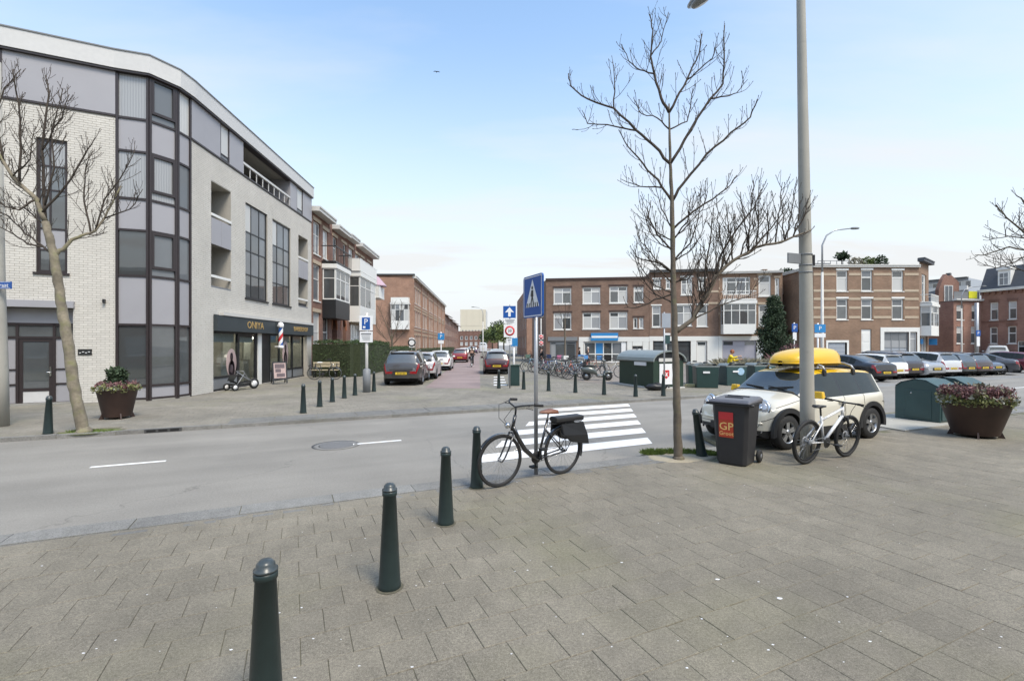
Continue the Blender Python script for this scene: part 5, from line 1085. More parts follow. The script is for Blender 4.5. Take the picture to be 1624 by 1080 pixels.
# --- the row of bays on the right, rear ends to the road
HV = math.atan2(.908, -.418)
def baycar(px, py, label, kind, col, L=4.4, W=1.8, H=1.48, nose=True, dh=-.16, dy=0, wr=.32, trim=False, name='parked_car', cat='car'):
    h = HV + dh; p = G(px, py, -.086)
    c = (p.x + math.cos(h)*(L/2+dy), p.y + math.sin(h)*(L/2+dy), -.086)
    return car(name, label, kind, col, L, W, H, .61*L, .2*L, c, h if nose else h+math.pi, wr, 'cars in the bays on the right', trim=trim, cat=cat)
baycar(1407,606.5,'black fastback saloon, leftmost of the cars parked in the bays on the right','sedan',(.016,.016,.02),4.75,1.86,1.43, wr=.34)
baycar(1427,602.5,'white hatchback mostly hidden behind the black saloon in the bays','hatch',(.66,.66,.64),4.1,1.76,1.47)
baycar(1452,601,'dark red black hatchback between the white hatchback and the silver crossover','hatch',(.022,.012,.015),4.2,1.8,1.55, wr=.33)
baycar(1487,600.5,'silver grey crossover parked nose to the road in the bays','suv',(.30,.31,.32),4.5,1.84,1.6, nose=False, wr=.35)
baycar(1513,599,'silver white hatchback with tall red rear lamps in the bays','hatch',(.48,.49,.50),4.25,1.8,1.55)
baycar(1541,597.5,'charcoal estate with chrome trim, right of the silver white hatchback','wagon',(.035,.042,.045),4.7,1.84,1.5)
baycar(1563,597,'dark wine red hatchback, second from the charcoal estate towards the saloon','hatch',(.03,.014,.018),4.2,1.8,1.52)
baycar(1584,595.5,'slate blue hatchback parked nose to the road beside the dark saloon','hatch',(.06,.075,.11),4.2,1.78,1.5, nose=False)
baycar(1617,594.5,'dark grey saloon with bright alloy wheel near the right edge','sedan',(.055,.058,.068),4.7,1.84,1.45, dh=.35)
baycar(1648,592,'wine red hatchback cut off by the right edge of the photograph','hatch',(.17,.02,.035),4.3,1.8,1.5)
baycar(1581,577,'white van standing behind the row of parked cars on the right','van',(.66,.68,.68),4.9,1.9,1.95, name='parked_van', cat='van', dh=-1.2, dy=-2)
# ================================================================ THE CREAM SMALL CAR WITH THE YELLOW ROOF BOX
mh = RA + math.pi; mc = (5.87, 9.86, 0.0)
cream_p = paint('cream_paint', (.66,.63,.53))
mini = car('small_car', 'cream three door car with yellow roof and yellow roof box parked behind the lamp post', 'mini', cream_p, 3.80, 1.69, 1.41, 2.547, .57, mc, mh, .315, None, roof_m=M['yellow'], trim=True)
for o in list(mini.children):
    if o.name.startswith('grille'): bpy.data.objects.remove(o)
L_, hw_ = 3.80, .845
for sgn in (1, -1):
    # round headlamps set into the front wings, fog lamps, indicators
    c = Vector((L_/2-.155, sgn*.595, .735)); d = Vector((.93, sgn*.22, .28)).normalized(); rot = d.to_track_quat('Z','Y').to_euler()
    b = MB(); b.lathe([(.145,-.05),(.148,.01),(.125,.03),(.12,.02)], 28); ho = b.build('headlight', M['chrome'], mini, loc=c, rot=rot); ho.scale = (1.05,1.2,1)
    b = MB(); b.lathe([(.122,.018),(.10,.045),(.05,.06),(0,.064)], 24); b.build('lens', M['lamp_clear'], ho)
    b = MB(); b.lathe([(.04,.061),(.03,.075),(0,.08)], 14); b.build('bulb', M['chrome'], ho)
    c = Vector((L_/2-.045, sgn*.60, .36)); d = Vector((1, sgn*.25, -.02)).normalized(); rot = d.to_track_quat('Z','Y').to_euler()
    b = MB(); b.lathe([(.085,-.03),(.088,.012),(.07,.02),(.065,0)], 22); fo = b.build('fog_lamp', M['alloy'], mini, loc=c, rot=rot); b = MB(); b.lathe([(.067,.004),(.05,.02),(0,.026)], 18); b.build('lens', M['lamp_clear'], fo)
    # black arch trims
    for x in (L_/2-.57, L_/2-.57-2.547):
        rows = []
        for a in range(-1, 22):
            an = math.pi*a/20; ci, si = math.cos(an), math.sin(an); r0, r1 = .355, .445
            y0 = sgn*(hw_+.012); rows.append([(x+r0*ci, sgn*(hw_-.10), .315+r0*si), (x+r0*ci, y0, .315+r0*si), (x+r1*ci, y0, .315+r1*si), (x+r1*ci, sgn*(hw_-.05), .315+r1*si)])
        b = MB(); b.loft(rows, sm=False); b.build('arch_trim', M['plastic'], mini)
b = MB(); b.extr([(x_*.40, .56+.12*z_) for x_, z_ in ((-1,0),(-.92,.7),(-.7,1),(.7,1),(.92,.7),(1,0),(.9,-.25),(-.9,-.25))], -.02, .02)
gr = b.build('grille', M['chrome'], mini, loc=(L_/2-.02,0,0), rot=(0,0,R(90)))
for k in range(3): b = MB(); b.box(L_/2-.025,-.34,.555+.04*k,L_/2+.006,.34,.572+.04*k); b.build('grille_bar', M['black'], mini)
b = MB(); b.box(L_/2-.06,-.42,.27,L_/2+.004,.42,.40); b.build('air_intake', M['plastic'], mini)
b = MB(); b.tube([(L_/2-.05,-.70,.49),(L_/2+.008,-.5,.485),(L_/2+.014,0,.485),(L_/2+.008,.5,.485),(L_/2-.05,.70,.49)], .022, 8); b.build('bumper_lip', cream_p, mini)
b = MB(); b.lathe([(0,.012),(.035,.01),(.04,0)], 16); b.build('badge', M['chrome'], mini, loc=(L_/2-.20,0,.868), rot=(0,R(18),0))
for k, (x_, y_) in enumerate(((.86,.45),(.84,-.05))): b = MB(); b.bar((L_/2-1.05,y_,1.045),(L_/2-1.14,y_-.46,1.07),.025,.02); b.build('wiper', M['plastic'], mini)
# roof bars and box: resting on the car, things of their own
def on_mini(x, y, z): return Vector((mc[0]+math.cos(mh)*x-math.sin(mh)*y, mc[1]+math.sin(mh)*x+math.cos(mh)*y, z))
for k, x in enumerate((-.02, -.95)):
    p = on_mini(x, 0, 1.40); t = thing('roof_bar', ('silver roof bar with black feet over the front door of the cream car', 'silver roof bar with black feet over the rear side window of the cream car')[k], 'roof bar', tuple(p), mh, 'roof bars of the cream car')
    b = MB(); b.tube([(0,-.64,-.02),(0,-.58,.07),(0,-.45,.115),(0,0,.125),(0,.45,.115),(0,.58,.07),(0,.64,-.02)], .024, 8); b.build('bar', M['steel'], t)
    for sgn in (1, -1): b = MB(); b.obox((0,sgn*.615,-.045),(.09,.06,.12),None,0,.8); b.build('foot', M['plastic'], t, bevel=.01)
p = on_mini(-.18, .10, 1.53); t = thing('roof_box', 'bright yellow roof box on the bars of the cream car', 'roof box', tuple(p), mh)
def hull(prof, zs):
    rows = []
    for (x, wd, z0, z1) in prof:
        rows.append([(x, wd*c, z0+(z1-z0)*s_) for c, s_ in ((-1,0),(-1.0,.25),(-.94,.62),(-.78,.90),(-.4,1),(0,1.02),(.4,1),(.78,.90),(.94,.62),(1.0,.25),(1,0))])
    return rows
LP = [(x_*.80, a_, b_, c_) for x_, a_, b_, c_ in [(.92,.05,.02,.05),(.90,.20,.0,.09),(.82,.30,0,.15),(.62,.37,0,.22),(.3,.40,0,.275),(0,.41,0,.30),(-.3,.41,0,.31),(-.58,.40,0,.305),(-.76,.37,0,.27),(-.86,.31,.0,.20),(-.90,.2,.01,.12),(-.905,.05,.03,.06)]]
b = MB(); b.loft(hull(LP, 0)); b.build('lid', M['yellow'], t)
rows = [[(x, -wd, max(z0,.0)), (x, -wd*.93, -.05), (x, 0, -.06), (x, wd*.93, -.05), (x, wd, max(z0,.0))] for x, wd, z0, z1 in LP]
b = MB(); b.loft(rows); b.build('tray', mat('black_tray', (.05,.04,.02), .6, n=(6,.2)), t)  # dark tray below the yellow lid
b = MB(); ring_ = [(x, wd+.004, .004) for x, wd, z0, z1 in LP] + [(x, -wd-.004, .004) for x, wd, z0, z1 in reversed(LP)]; b.tube(ring_+ring_[:1], .012, 6); b.build('rim', M['yellow'], t)
# ================================================================ TREES AND PLANTS
def twigs_on(b, pts, r, q, every=.16, ln=(.3,.75), up=.9, lvl=0, t0=.2, spread=1.0):
    """fills a limb with upward bending twigs; returns nothing, adds tubes to b"""
    acc = 0; tot = sum((pts[i+1]-pts[i]).length for i in range(len(pts)-1)); run = 0; side = q.choice((-1,1))
    for i in range(len(pts)-1):
        seg = pts[i+1]-pts[i]; n = max(1, int(seg.length/.05))
        for k in range(n):
            p = pts[i] + seg*(k/n); d = seg.length/n; run += d; acc += d
            if acc < every or run/tot < t0: continue
            acc = -q.uniform(0, every*.5); side = -side
            dr = seg.normalized(); a = dr.orthogonal().normalized(); a.rotate(Matrix.Rotation(q.uniform(0, 6.283), 3, dr))
            v = (dr*.55 + a*q.uniform(.5,.95)*spread + Vector((0,0,.25))).normalized(); l = q.uniform(*ln)*(1.15-.75*run/tot)
            tw = [p]; 
            for s in range(4):
                v = (v + Vector((q.uniform(-.16,.16), q.uniform(-.16,.16), up*.22 + q.uniform(-.05,.1)))).normalized(); tw.append(tw[-1] + v*l/4)
            rr = r*(.62 if lvl == 0 else .7)
            b.tube(tw, [rr, rr*.85, rr*.75, rr*.66, rr*.62], 5 if lvl == 0 else 4, caps=False)
            tip = tw[-1]; b.tube([tip-v*.006, tip+v*.012, tip+v*.03], [rr*.62, rr*1.15, rr*.2], 4, caps=False)
            if lvl < 1: twigs_on(b, tw, rr, q, max(.085, every*.8), (ln[0]*.42, ln[1]*.48), up, lvl+1, .3, spread)
def bare_tree(name, label, base, trunk, tr, limbs, D, seed, bark='bark', every=.16, ln=(.3,.75), tw=.011, group=None, spread=1.0):
    q = random.Random(seed); t = thing(name, label, 'tree', tuple(base), 0, group); o = Vector(base)
    tp = [at(px, D, zat(py, D))-o for px, py in trunk]; tp[0] = Vector((0,0,-.05))
    fine, fr = [], []
    for i in range(len(tp)-1):
        for s in range(7):
            k = s/7; j = .0 if (i == 0 and s == 0) else tr[i]*.10
            fine.append(tp[i].lerp(tp[i+1], k)+Vector((q.uniform(-j,j), q.uniform(-j,j), 0))); fr.append((tr[i]*(1-k)+tr[i+1]*k)*q.uniform(.94,1.08))
    fine.append(tp[-1]); fr.append(tr[-1])
    b = MB(); b.tube(fine, fr, 16); b.tube([Vector((0,0,-.06)), Vector((0,0,.03)), tp[0]+(tp[1]-tp[0])*.12], [tr[0]*1.5, tr[0]*1.3, tr[0]*.98], 14); b.build('trunk', M[bark], t)
    tb = MB(); grown = [(CX+(g+o).x*FP/(g+o).y, HY-((g+o).z-EYE)*FP/(g+o).y, (g+o).y, g+o) for g in fine]
    for pts, r0 in limbs:
        dep = q.uniform(-.55,.55); P = []; x0 = pts[0][0]
        near = min(grown, key=lambda g: (g[0]-pts[0][0])**2+(g[1]-pts[0][1])**2) if grown else None
        hit = near and (near[0]-pts[0][0])**2+(near[1]-pts[0][1])**2 < 2200; start = near[2] if hit else D
        for i, (px, py) in enumerate(pts):
            k = abs(px-x0)*D/FP*.6 + .25*i/len(pts); P.append(at(px, start+dep*k, zat(py, start+dep*k))-o)
        if hit: P[0] = near[3]-o
        n = len(P); F = []
        for i in range(n-1):
            for s in range(3):
                j = Vector((q.uniform(-.012,.012), q.uniform(-.02,.02), q.uniform(-.012,.012))) if s or i else Vector()
                F.append(P[i].lerp(P[i+1], s/3)+j)
        F.append(P[-1]); m = len(F)
        for g in F: w3 = g+o; grown.append((CX+w3.x*FP/w3.y, HY-(w3.z-EYE)*FP/w3.y, w3.y, w3))
        lb = MB(); lb.tube(F, [r0*(1-.68*i/(m-1)) for i in range(m)], 7); lb.build('limb', M['twig'] if r0 < .035 else M[bark], t)
        twigs_on(tb, F, max(tw, r0*.33), q, every, ln, spread=spread)
    tb.build('twigs', M['twig'], t, kind='stuff', fix=False); return t
Z = lambda l: [(880+x*.389, y*.389) for x, y in l]
LR = [(Z([(465,465),(430,400),(405,300),(390,230),(396,130),(385,60)]),.026),(Z([(392,312),(345,290),(300,248),(268,180)]),.014),(Z([(408,240),(435,165),(463,50)]),.013),
 (Z([(470,468),(510,380),(550,300),(588,220),(601,140)]),.022),(Z([(545,330),(590,285),(640,240),(660,180)]),.014),(Z([(470,672),(530,570),(610,440),(685,340),(691,230),(692,105)]),.026),(Z([(635,425),(700,395),(745,378),(786,325)]),.014),
 (Z([(485,832),(520,750),(620,630),(720,540),(795,480),(826,405)]),.026),(Z([(465,672),(400,590),(330,535),(240,440),(130,405),(62,350),(55,300)]),.026),(Z([(335,535),(255,515),(135,505),(110,450)]),.015),(Z([(240,440),(245,340),(235,250)]),.014),
 (Z([(468,835),(420,735),(360,670),(300,600),(260,530)]),.022),(Z([(432,785),(345,762),(268,730)]),.014),(Z([(488,920),(560,865),(640,812),(700,770),(742,715)]),.020),(Z([(470,530),(420,480),(350,465),(320,400)]),.013),(Z([(478,535),(540,495),(560,400),(560,360)]),.013),
 ([(1075,535),(1098,508),(1120,470),(1136,438),(1162,414),(1200,392),(1245,382),(1285,366)],.042),([(1136,438),(1142,405),(1168,365),(1196,330),(1208,300)],.022),([(1122,468),(1118,420),(1128,370),(1132,330)],.018),([(1185,398),(1222,362),(1245,330)],.018),([(1100,505),(1140,486),(1185,470),(1205,440)],.014),
 ([(1068,470),(1038,476),(1010,488),(990,488)],.016),([(1068,440),(1040,415),(1012,410),(1002,395)],.016),([(1067,405),(1042,372),(1030,345),(1032,318)],.016),([(1070,420),(1095,385),(1108,350),(1112,300)],.016),([(1068,385),(1090,352),(1096,310)],.015),([(1070,455),(1100,430),(1118,400)],.014),([(1066,360),(1048,330),(1040,300)],.013)]
ql = random.Random(44)
spine = [(1098,508),(1112,485),(1126,460),(1136,438),(1150,424),(1166,412),(1184,402),(1200,394),(1222,389),(1240,384),(1258,377)]
for k, (sx_, sy_) in enumerate(spine):                        # the spreading low bough carries a fan of upright shoots
    for s in (0, 1):
        dx = ql.uniform(-16, 26); up_ = (62 + 40*math.sin(k/10*3.0))*ql.uniform(.75, 1.15); x0, y0 = sx_+s*6, sy_-s*4
        LR.append(([(x0,y0),(x0+dx*.45,y0-up_*.35),(x0+dx*.85,y0-up_*.7),(x0+dx*1.05,y0-up_)], .0135))
for k in range(9):
    y0 = 372+k*14; sgn = -1 if k % 3 else 1; l_ = ql.uniform(38, 66); LR.append(([(1068,y0),(1068+sgn*l_*.45,y0-l_*.28),(1068+sgn*l_*.85,y0-l_*.75),(1068+sgn*l_,y0-l_*1.25)], .0125))
TB = G(1076,728)
bare_tree('bare_tree', 'tall slender bare tree in a grassy pit by the zebra crossing', TB, [(1076,728),(1073,640),(1071,560),(1068,450),(1066,330),(1063,260),(1061,165)], [.072,.060,.055,.044,.034,.025,.011], LR, TB.y, 4, 'bark', .062, (.26,.62), .0088)
ZL1 = lambda l: [(x/3, y/3) for x, y in l]; ZL2 = lambda l: [(x/2.918, 350+y/2.918) for x, y in l]
LL = [(ZL1([(215,1050),(170,950),(60,840),(0,740),(-60,640)]),.055),(ZL1([(210,1040),(200,850),(205,650),(240,450),(215,360)]),.034),(ZL2([(258,165),(290,130),(330,90),(380,70),(440,50),(500,-40),(560,-160)]),.045),(ZL1([(215,1020),(300,900),(400,740),(450,660)]),.028),
 (ZL1([(440,1170),(400,960),(400,820),(440,720)]),.022),(ZL1([(470,1120),(500,950),(600,800),(640,720)]),.020),(ZL1([(560,1060),(620,1000),(680,900)]),.018),(ZL2([(250,150),(200,120),(130,110),(60,60),(0,30)]),.028),(ZL1([(90,860),(100,640),(80,430),(60,330)]),.026),
 (ZL1([(205,700),(290,560),(330,450)]),.02),(ZL1([(10,770),(-20,560),(20,420),(100,330)]),.024),(ZL1([(60,840),(140,760),(170,600)]),.018),(ZL2([(200,100),(120,60),(40,-20),(-40,-60)]),.022),(ZL1([(170,950),(90,1000),(20,980),(-80,900)]),.024),(ZL1([(215,1000),(260,800),(250,620),(300,420)]),.022),(ZL2([(215,20),(110,-60),(20,-60)]),.02)]
TL = G(133,685)
bare_tree('bare_tree', 'leaning bare tree with a pale mossy trunk in front of the white corner building', TL, [(133,685),(117,610),(107,540),(97,480),(86,405),(72,352)], [.112,.10,.096,.088,.078,.066], LL, TL.y, 8, 'bark2', .062, (.35,.85), .0115)
RE = [([(1690,470),(1640,400),(1600,392),(1562,405),(1546,405)],.035),([(1690,440),(1640,380),(1596,345),(1580,325)],.035),([(1700,420),(1650,350),(1622,318),(1610,308)],.035),([(1640,400),(1610,415),(1580,425),(1560,420)],.022),([(1640,380),(1600,375),(1570,380)],.022),([(1700,400),(1660,330),(1640,300)],.03),([(1700,450),(1660,430),(1625,430),(1600,420)],.028)]
bare_tree('bare_tree', 'bare tree whose branches reach in from the right edge of the photograph', at(1705,14), [(1705,640),(1704,560),(1700,480),(1698,420)], [.14,.12,.11,.09], RE, 14.0, 21, 'bark', .10, (.4,.95), .0155)
YT = [([(896,520),(890,500),(884,482)],.025),([(896,515),(902,495),(905,478)],.025),([(896,525),(886,512),(880,500)],.02),([(896,505),(897,485),(895,470)],.02)]
bare_tree('young_tree', 'thin young bare tree in front of the grey shop window across the square', at(896,38), [(896,582),(896,550),(896,525),(896,500)], [.09,.075,.06,.04], YT, 38.0, 5, 'bark', .3, (.5,1.1), .014)
BT = [([(622,545),(615,520),(606,500),(600,485)],.05),([(622,540),(630,515),(636,495),(638,480)],.05),([(622,550),(610,535),(598,520),(592,505)],.04),([(622,535),(620,505),(622,480)],.04),([(622,548),(638,530),(646,515)],.04)]
bare_tree('bare_tree', 'brown bare bushy tree behind the hedge in front of the orange gable', at(622,48), [(622,580),(622,560),(622,545),(621,530)], [.16,.13,.11,.09], BT, 48.0, 15, 'bark', .22, (.8,1.7), .02)
# ---- leaves
def leaves(b, c, rad, n, size, q, flat=.0, upb=.4, shell_=.55):
    for _ in range(n):
        while True:
            p = Vector((q.uniform(-1,1), q.uniform(-1,1), q.uniform(-1,1)))
            if p.length <= 1: break
        if p.length > 1e-3: p = p.normalized()*(p.length**shell_)
        p = Vector((c[0]+p.x*rad[0], c[1]+p.y*rad[1], c[2]+p.z*rad[2]))
        d = Vector((q.gauss(0,1), q.gauss(0,1), q.gauss(0,.7)+upb)).normalized(); s = d.orthogonal().normalized(); s.rotate(Matrix.Rotation(q.uniform(0,6.28),3,d)); l = size*q.uniform(.6,1.3); w_ = l*.34
        n_ = d.cross(s)*l*.12
        b.add([p, p+d*l*.5+s*w_+n_, p+d*l, p+d*l*.5-s*w_+n_], [(0,1,2,3)])
def blades(b, c, r, n, h, q, lean=.35, wd=.006):
    for _ in range(n):
        a = q.uniform(0,6.28); k = math.sqrt(q.random()); p = Vector((c[0]+r[0]*k*math.cos(a), c[1]+r[1]*k*math.sin(a), c[2])); hh = h*q.uniform(.5,1.2)
        d = Vector((q.gauss(0,lean), q.gauss(0,lean), 1)).normalized(); s = Vector((-d.y,d.x,0)); s = s.normalized()*wd if s.length > 1e-4 else Vector((wd,0,0)); m = p+d*hh*.6; e = p+d*hh+Vector((d.x*hh*.5,d.y*hh*.5,-.1*hh))
        b.add([p-s,p+s,m+s*.8,e,m-s*.8], [(0,1,2,3,4)])
q = random.Random(31)
# tree pits
b = MB(); c = PIT[0][0]; b.lathe([(0,.012),(.6,.008),(.85,-.012)], 26); o = b.build('tree_pit', M['sand'], loc=(c.x,c.y,-.002), rot=(0,0,RA), kind='structure'); o.scale = (.92,.60,1)
b = MB(); blades(b, (c.x-.02,c.y+.22,0), (.62,.16), 900, .07, q); blades(b, (c.x-.45,c.y+.12,0), (.22,.14), 500, .06, q); blades(b, (c.x+.46,c.y+.1,0), (.25,.16), 450, .06, q); b.build('pit_grass', M['grass'], kind='stuff', fix=False)
c = PIT2[0]; b = MB(); b.lathe([(0,-.004),(.62,-.006),(.8,-.02)], 24); o = b.build('tree_pit', M['moss'], loc=(c.x,c.y,0), rot=(0,0,RA), kind='structure'); o.scale = (.8,.42,1)
b = MB(); blades(b, (c.x,c.y,-.01), (.5,.22), 420, .045, q); b.build('pit_grass', M['grass'], kind='stuff', fix=False)
# hedge along the houses
def hedge(name, label, pts, wd, h, n, seed):
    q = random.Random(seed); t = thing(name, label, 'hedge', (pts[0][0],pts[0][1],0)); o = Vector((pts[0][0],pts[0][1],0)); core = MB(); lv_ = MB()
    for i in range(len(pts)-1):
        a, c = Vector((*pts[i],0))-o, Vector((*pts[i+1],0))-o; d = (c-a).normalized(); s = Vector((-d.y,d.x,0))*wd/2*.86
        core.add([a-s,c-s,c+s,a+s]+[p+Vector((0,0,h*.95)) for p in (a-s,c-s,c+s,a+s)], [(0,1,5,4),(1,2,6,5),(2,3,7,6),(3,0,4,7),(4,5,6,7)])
        L = (c-a).length
        for _ in range(int(n*L)):
            u = q.random()*L; f = q.random()
            if f < .5: p = a+d*u+s*1.16*q.uniform(.92,1.06)*q.choice((-1,1)); p.z = q.uniform(.05,1)*h; nn = s.normalized()
            else: p = a+d*u+s*1.1*q.uniform(-1,1); p.z = h*q.uniform(.95,1.03)+.06*math.sin(u*1.7); nn = Vector((0,0,1))
            p += Vector((q.gauss(0,.025),q.gauss(0,.025),q.gauss(0,.03)))
            dd = (Vector((q.gauss(0,.8),q.gauss(0,.8),q.gauss(.3,.7)))+nn*.5).normalized(); e = dd.orthogonal().normalized(); e.rotate(Matrix.Rotation(q.uniform(0,6.28),3,dd)); l = q.uniform(.05,.11)
            lv_.add([p,p+dd*l*.5+e*l*.33,p+dd*l,p+dd*l*.5-e*l*.33], [(0,1,2,3)])
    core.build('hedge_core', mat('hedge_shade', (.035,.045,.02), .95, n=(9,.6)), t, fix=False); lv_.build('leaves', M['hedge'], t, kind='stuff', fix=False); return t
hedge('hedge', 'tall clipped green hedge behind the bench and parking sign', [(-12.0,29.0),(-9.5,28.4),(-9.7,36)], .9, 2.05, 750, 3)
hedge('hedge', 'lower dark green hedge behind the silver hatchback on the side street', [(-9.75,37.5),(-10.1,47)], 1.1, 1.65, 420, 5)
hedge('hedge', 'low far hedge in front of the orange terrace on the side street', [(-12.9,66),(-13.8,110)], 1.0, 1.3, 110, 6)
# conifer
c = at(1228,38); t = thing('conifer', 'dense dark green conical conifer standing before the white bay window', 'tree', tuple(c)); q = random.Random(12)
b = MB(); b.tube([(0,0,0),(.05,0,2),(0,.05,5)], [.16,.12,.04], 8); b.build('trunk', M['bark'], t); b = MB()
for k in range(150):
    z = .55+5.0*(k/150)**.95; r = (1.25 if z < 2.6 else 1.25*(1-(z-2.6)/3.6))*q.uniform(.75,1.05); a = q.uniform(0,6.283); k2 = q.uniform(.35,.95)
    leaves(b, (r*k2*math.cos(a), r*k2*math.sin(a), z), (.34,.34,.36), 75, .17, q, upb=1.0, shell_=.4)
b.build('crown', M['conifer'], t, kind='stuff', fix=False)
# far trees at the end of the street
for k, (px, D, h, r) in enumerate(((781,150,8,3.4),(790,142,9,3.6),(799,135,7.5,3.2),(770,170,7,3))):
    c = at(px, D); t = thing('leafy_tree', ['round fresh green tree at the far right end of the side street','taller yellow green tree right of the round one at the street end','small green tree nearest the right hand houses at the street end','dark little tree left of the green ones at the street end'][k], 'tree', tuple(c), 0, 'far trees at the end of the side street'); b = MB(); b.tube([(0,0,0),(0,0,h*.6)],[.25,.15],7); b.build('trunk', M['bark'], t); b = MB()
    for j in range(40): a = q.uniform(0,6.28); leaves(b, (r*.7*math.cos(a)*q.random(), r*.7*math.sin(a)*q.random(), h*q.uniform(.4,.95)), (r*.35,r*.35,r*.3), 30, .55, q)
    b.build('crown', M['farleaf' if k % 2 == 0 else 'hedge'], t, kind='stuff', fix=False)
# bed of tall dry grasses
b = MB()
for k in range(34):
    px = 1112+k*4.6+q.uniform(-2,2); D = 29+q.uniform(-1.2,2.5); c = at(px, D); hh = (.75 if px < 1145 else 1.05 if px < 1215 else .9)*q.uniform(.85,1.15)
    blades(b, (c.x,c.y,0), (.25,.25), 330, hh, q, .38, .011)
b.build('ornamental_grass', M['reeds'], kind='stuff', fix=False)
b = MB(); blades(b, (at(1255,31).x,31,0), (.9,.6), 300, 1.5, q, .3, .012); leaves(b, (at(1255,31).x,31,1.2), (.8,.6,.8), 500, .13, q); b.build('shrub', M['heather'], kind='stuff', fix=False)
# roof terrace plants
rp = lambda px: (at(px,45.4).x, 45.4, 9.1)
t = thing('roof_plant', 'small palm like plant in a pot on the corner house roof', 'plant', rp(1335)); b = MB(); b.lathe([(.18,0),(.25,.4),(0,.4)],12); b.tube([(0,0,.3),(0,0,1.1)],[.05,.04],6); b.build('pot', M['corten'], t); b = MB(); leaves(b,(0,0,1.25),(.4,.4,.3),130,.4,q); b.build('leaves', M['conifer'], t, kind='stuff', fix=False)
for px, lb, m_, r, h in ((1357,'dry pinkish grasses along the corner house roof rail','reeds',.7,.5),(1376,'bright green bush on the corner house roof','farleaf',.6,.55),(1386,'dark green bush on the corner house roof, right of the bright one','hedge',.6,.5),(1398,'dark shrub at the right end of the roof terrace planting','conifer',.55,.65)):
    t = thing('roof_plant', lb, 'plant', rp(px), 0, 'roof terrace plants'); b = MB(); b.box(-.55,-.2,0,.55,.2,.35); b.build('trough', M['corten'], t); b = MB(); leaves(b,(0,0,.35+h*.6),(r,.35,h),420,.17,q); b.build('leaves', M[m_], t, kind='stuff', fix=False)
for px, D in ((1246,50),(1250,50.5)):
    t = thing('roof_plant', 'dark shrub on the roof %s the lamp post' % ('just left of' if px == 1246 else 'partly hidden by'), 'plant', (at(px,D).x, D, 9.1), 0, 'roof terrace plants'); b = MB(); b.box(-.5,-.2,0,.5,.2,.2); b.build('trough', M['corten'], t); b = MB(); leaves(b,(0,0,.45),(.8,.5,.4),300,.18,q); b.build('leaves', M['conifer'], t, kind='stuff', fix=False)
# ================================================================ STREET FURNITURE
def bollard_mb(h=.82, r0=.083, r1=.048):
    b = MB(); b.lathe([(r0*1.05,-.02),(r0*1.05,.03),(r0,.05),(r1+.002,h-.10),(r1+.009,h-.095),(r1+.009,h-.065),(r1,h-.06)], 24)
    c = MB(); c.lathe([(r1+.001,h-.062),(r1+.010,h-.058),(r1+.010,h-.048),(r1-.002,h-.044),(r1*.92,h-.022),(r1*.6,h-.005),(0,h)], 24); return b, c
def bollard(p, label, group, lean=(0,0), proto=[None]):
    if proto[0] is None:
        t = thing('bollard', label, 'bollard', tuple(p), 0, group); b, c = bollard_mb(); b.build('post', M['bollard'], t); fo = MB(); fo.lathe([(.082,.006),(.098,.0055),(.108,.001)], 22, cap=False); fo.build('contact_ring', M['dirt'], t); c.build('cap', M['bollard_cap'], t); proto[0] = t  # dark dirt ring added as painted contact shade under the post
    else:
        t = copy_tree(proto[0]); t.location = tuple(p); t['label'] = label; t['group'] = group
    t.rotation_euler = (lean[0], lean[1], rng.uniform(0,6)); return t
gN, gL, gR = 'dark green bollards on the near pavement', 'dark green bollards across the road on the left', 'dark green bollards across the road on the right'
p1 = Vector((-1.245, 2.39, 0)); bollard(p1, 'nearest dark green bollard, cut off by the bottom of the photograph', gN)
bollard(G(618,931), 'second nearest dark green bollard, standing alone on the slabs', gN); bollard(G(707,830), 'dark green bollard third from the front, between the kerb and the slabs', gN); bollard(G(756,773), 'dark green bollard touching the front wheel of the black bicycle', gN)
tb_ = bollard(G(1113,723), 'dark green bollard leaning to the left beside the grey wheeled bin', gN); tb_.rotation_euler = (R(2), R(-9), 0)
bollard(G(76,688), 'dark green bollard in front of the entrance door, left of the mossy tree', gL).rotation_euler = (0,R(2),0)
for (px, py), lb in zip(((481,655),(507,645),(527,637.5),(546,631.5),(563,627),(593,621)), ('foremost of the five bollards left of the parking sign','second of the five bollards left of the parking sign','middle one of the five bollards left of the parking sign','fourth of the five bollards left of the parking sign','farthest of the five bollards left of the parking sign','lone bollard right of the parking sign post, by the crossover')): bollard(G(px,py), lb, gL)
for (px, py), lb in zip(((791,616),(830.5,617.5),(870,620),(912.5,622.7),(958,626),(1008,629),(1052,628)), ('bollard at the white hatched stripes of the side street','bollard just right of the green cabinet at the street mouth','bollard just right of the zebra sign post, before the bicycles','bollard in front of the middle of the bicycle row','bollard in front of the parked moped','bollard before the left half of the green hut container','bollard beside the black bag and poster of the green hut')): bollard(G(px,py), lb, gR)
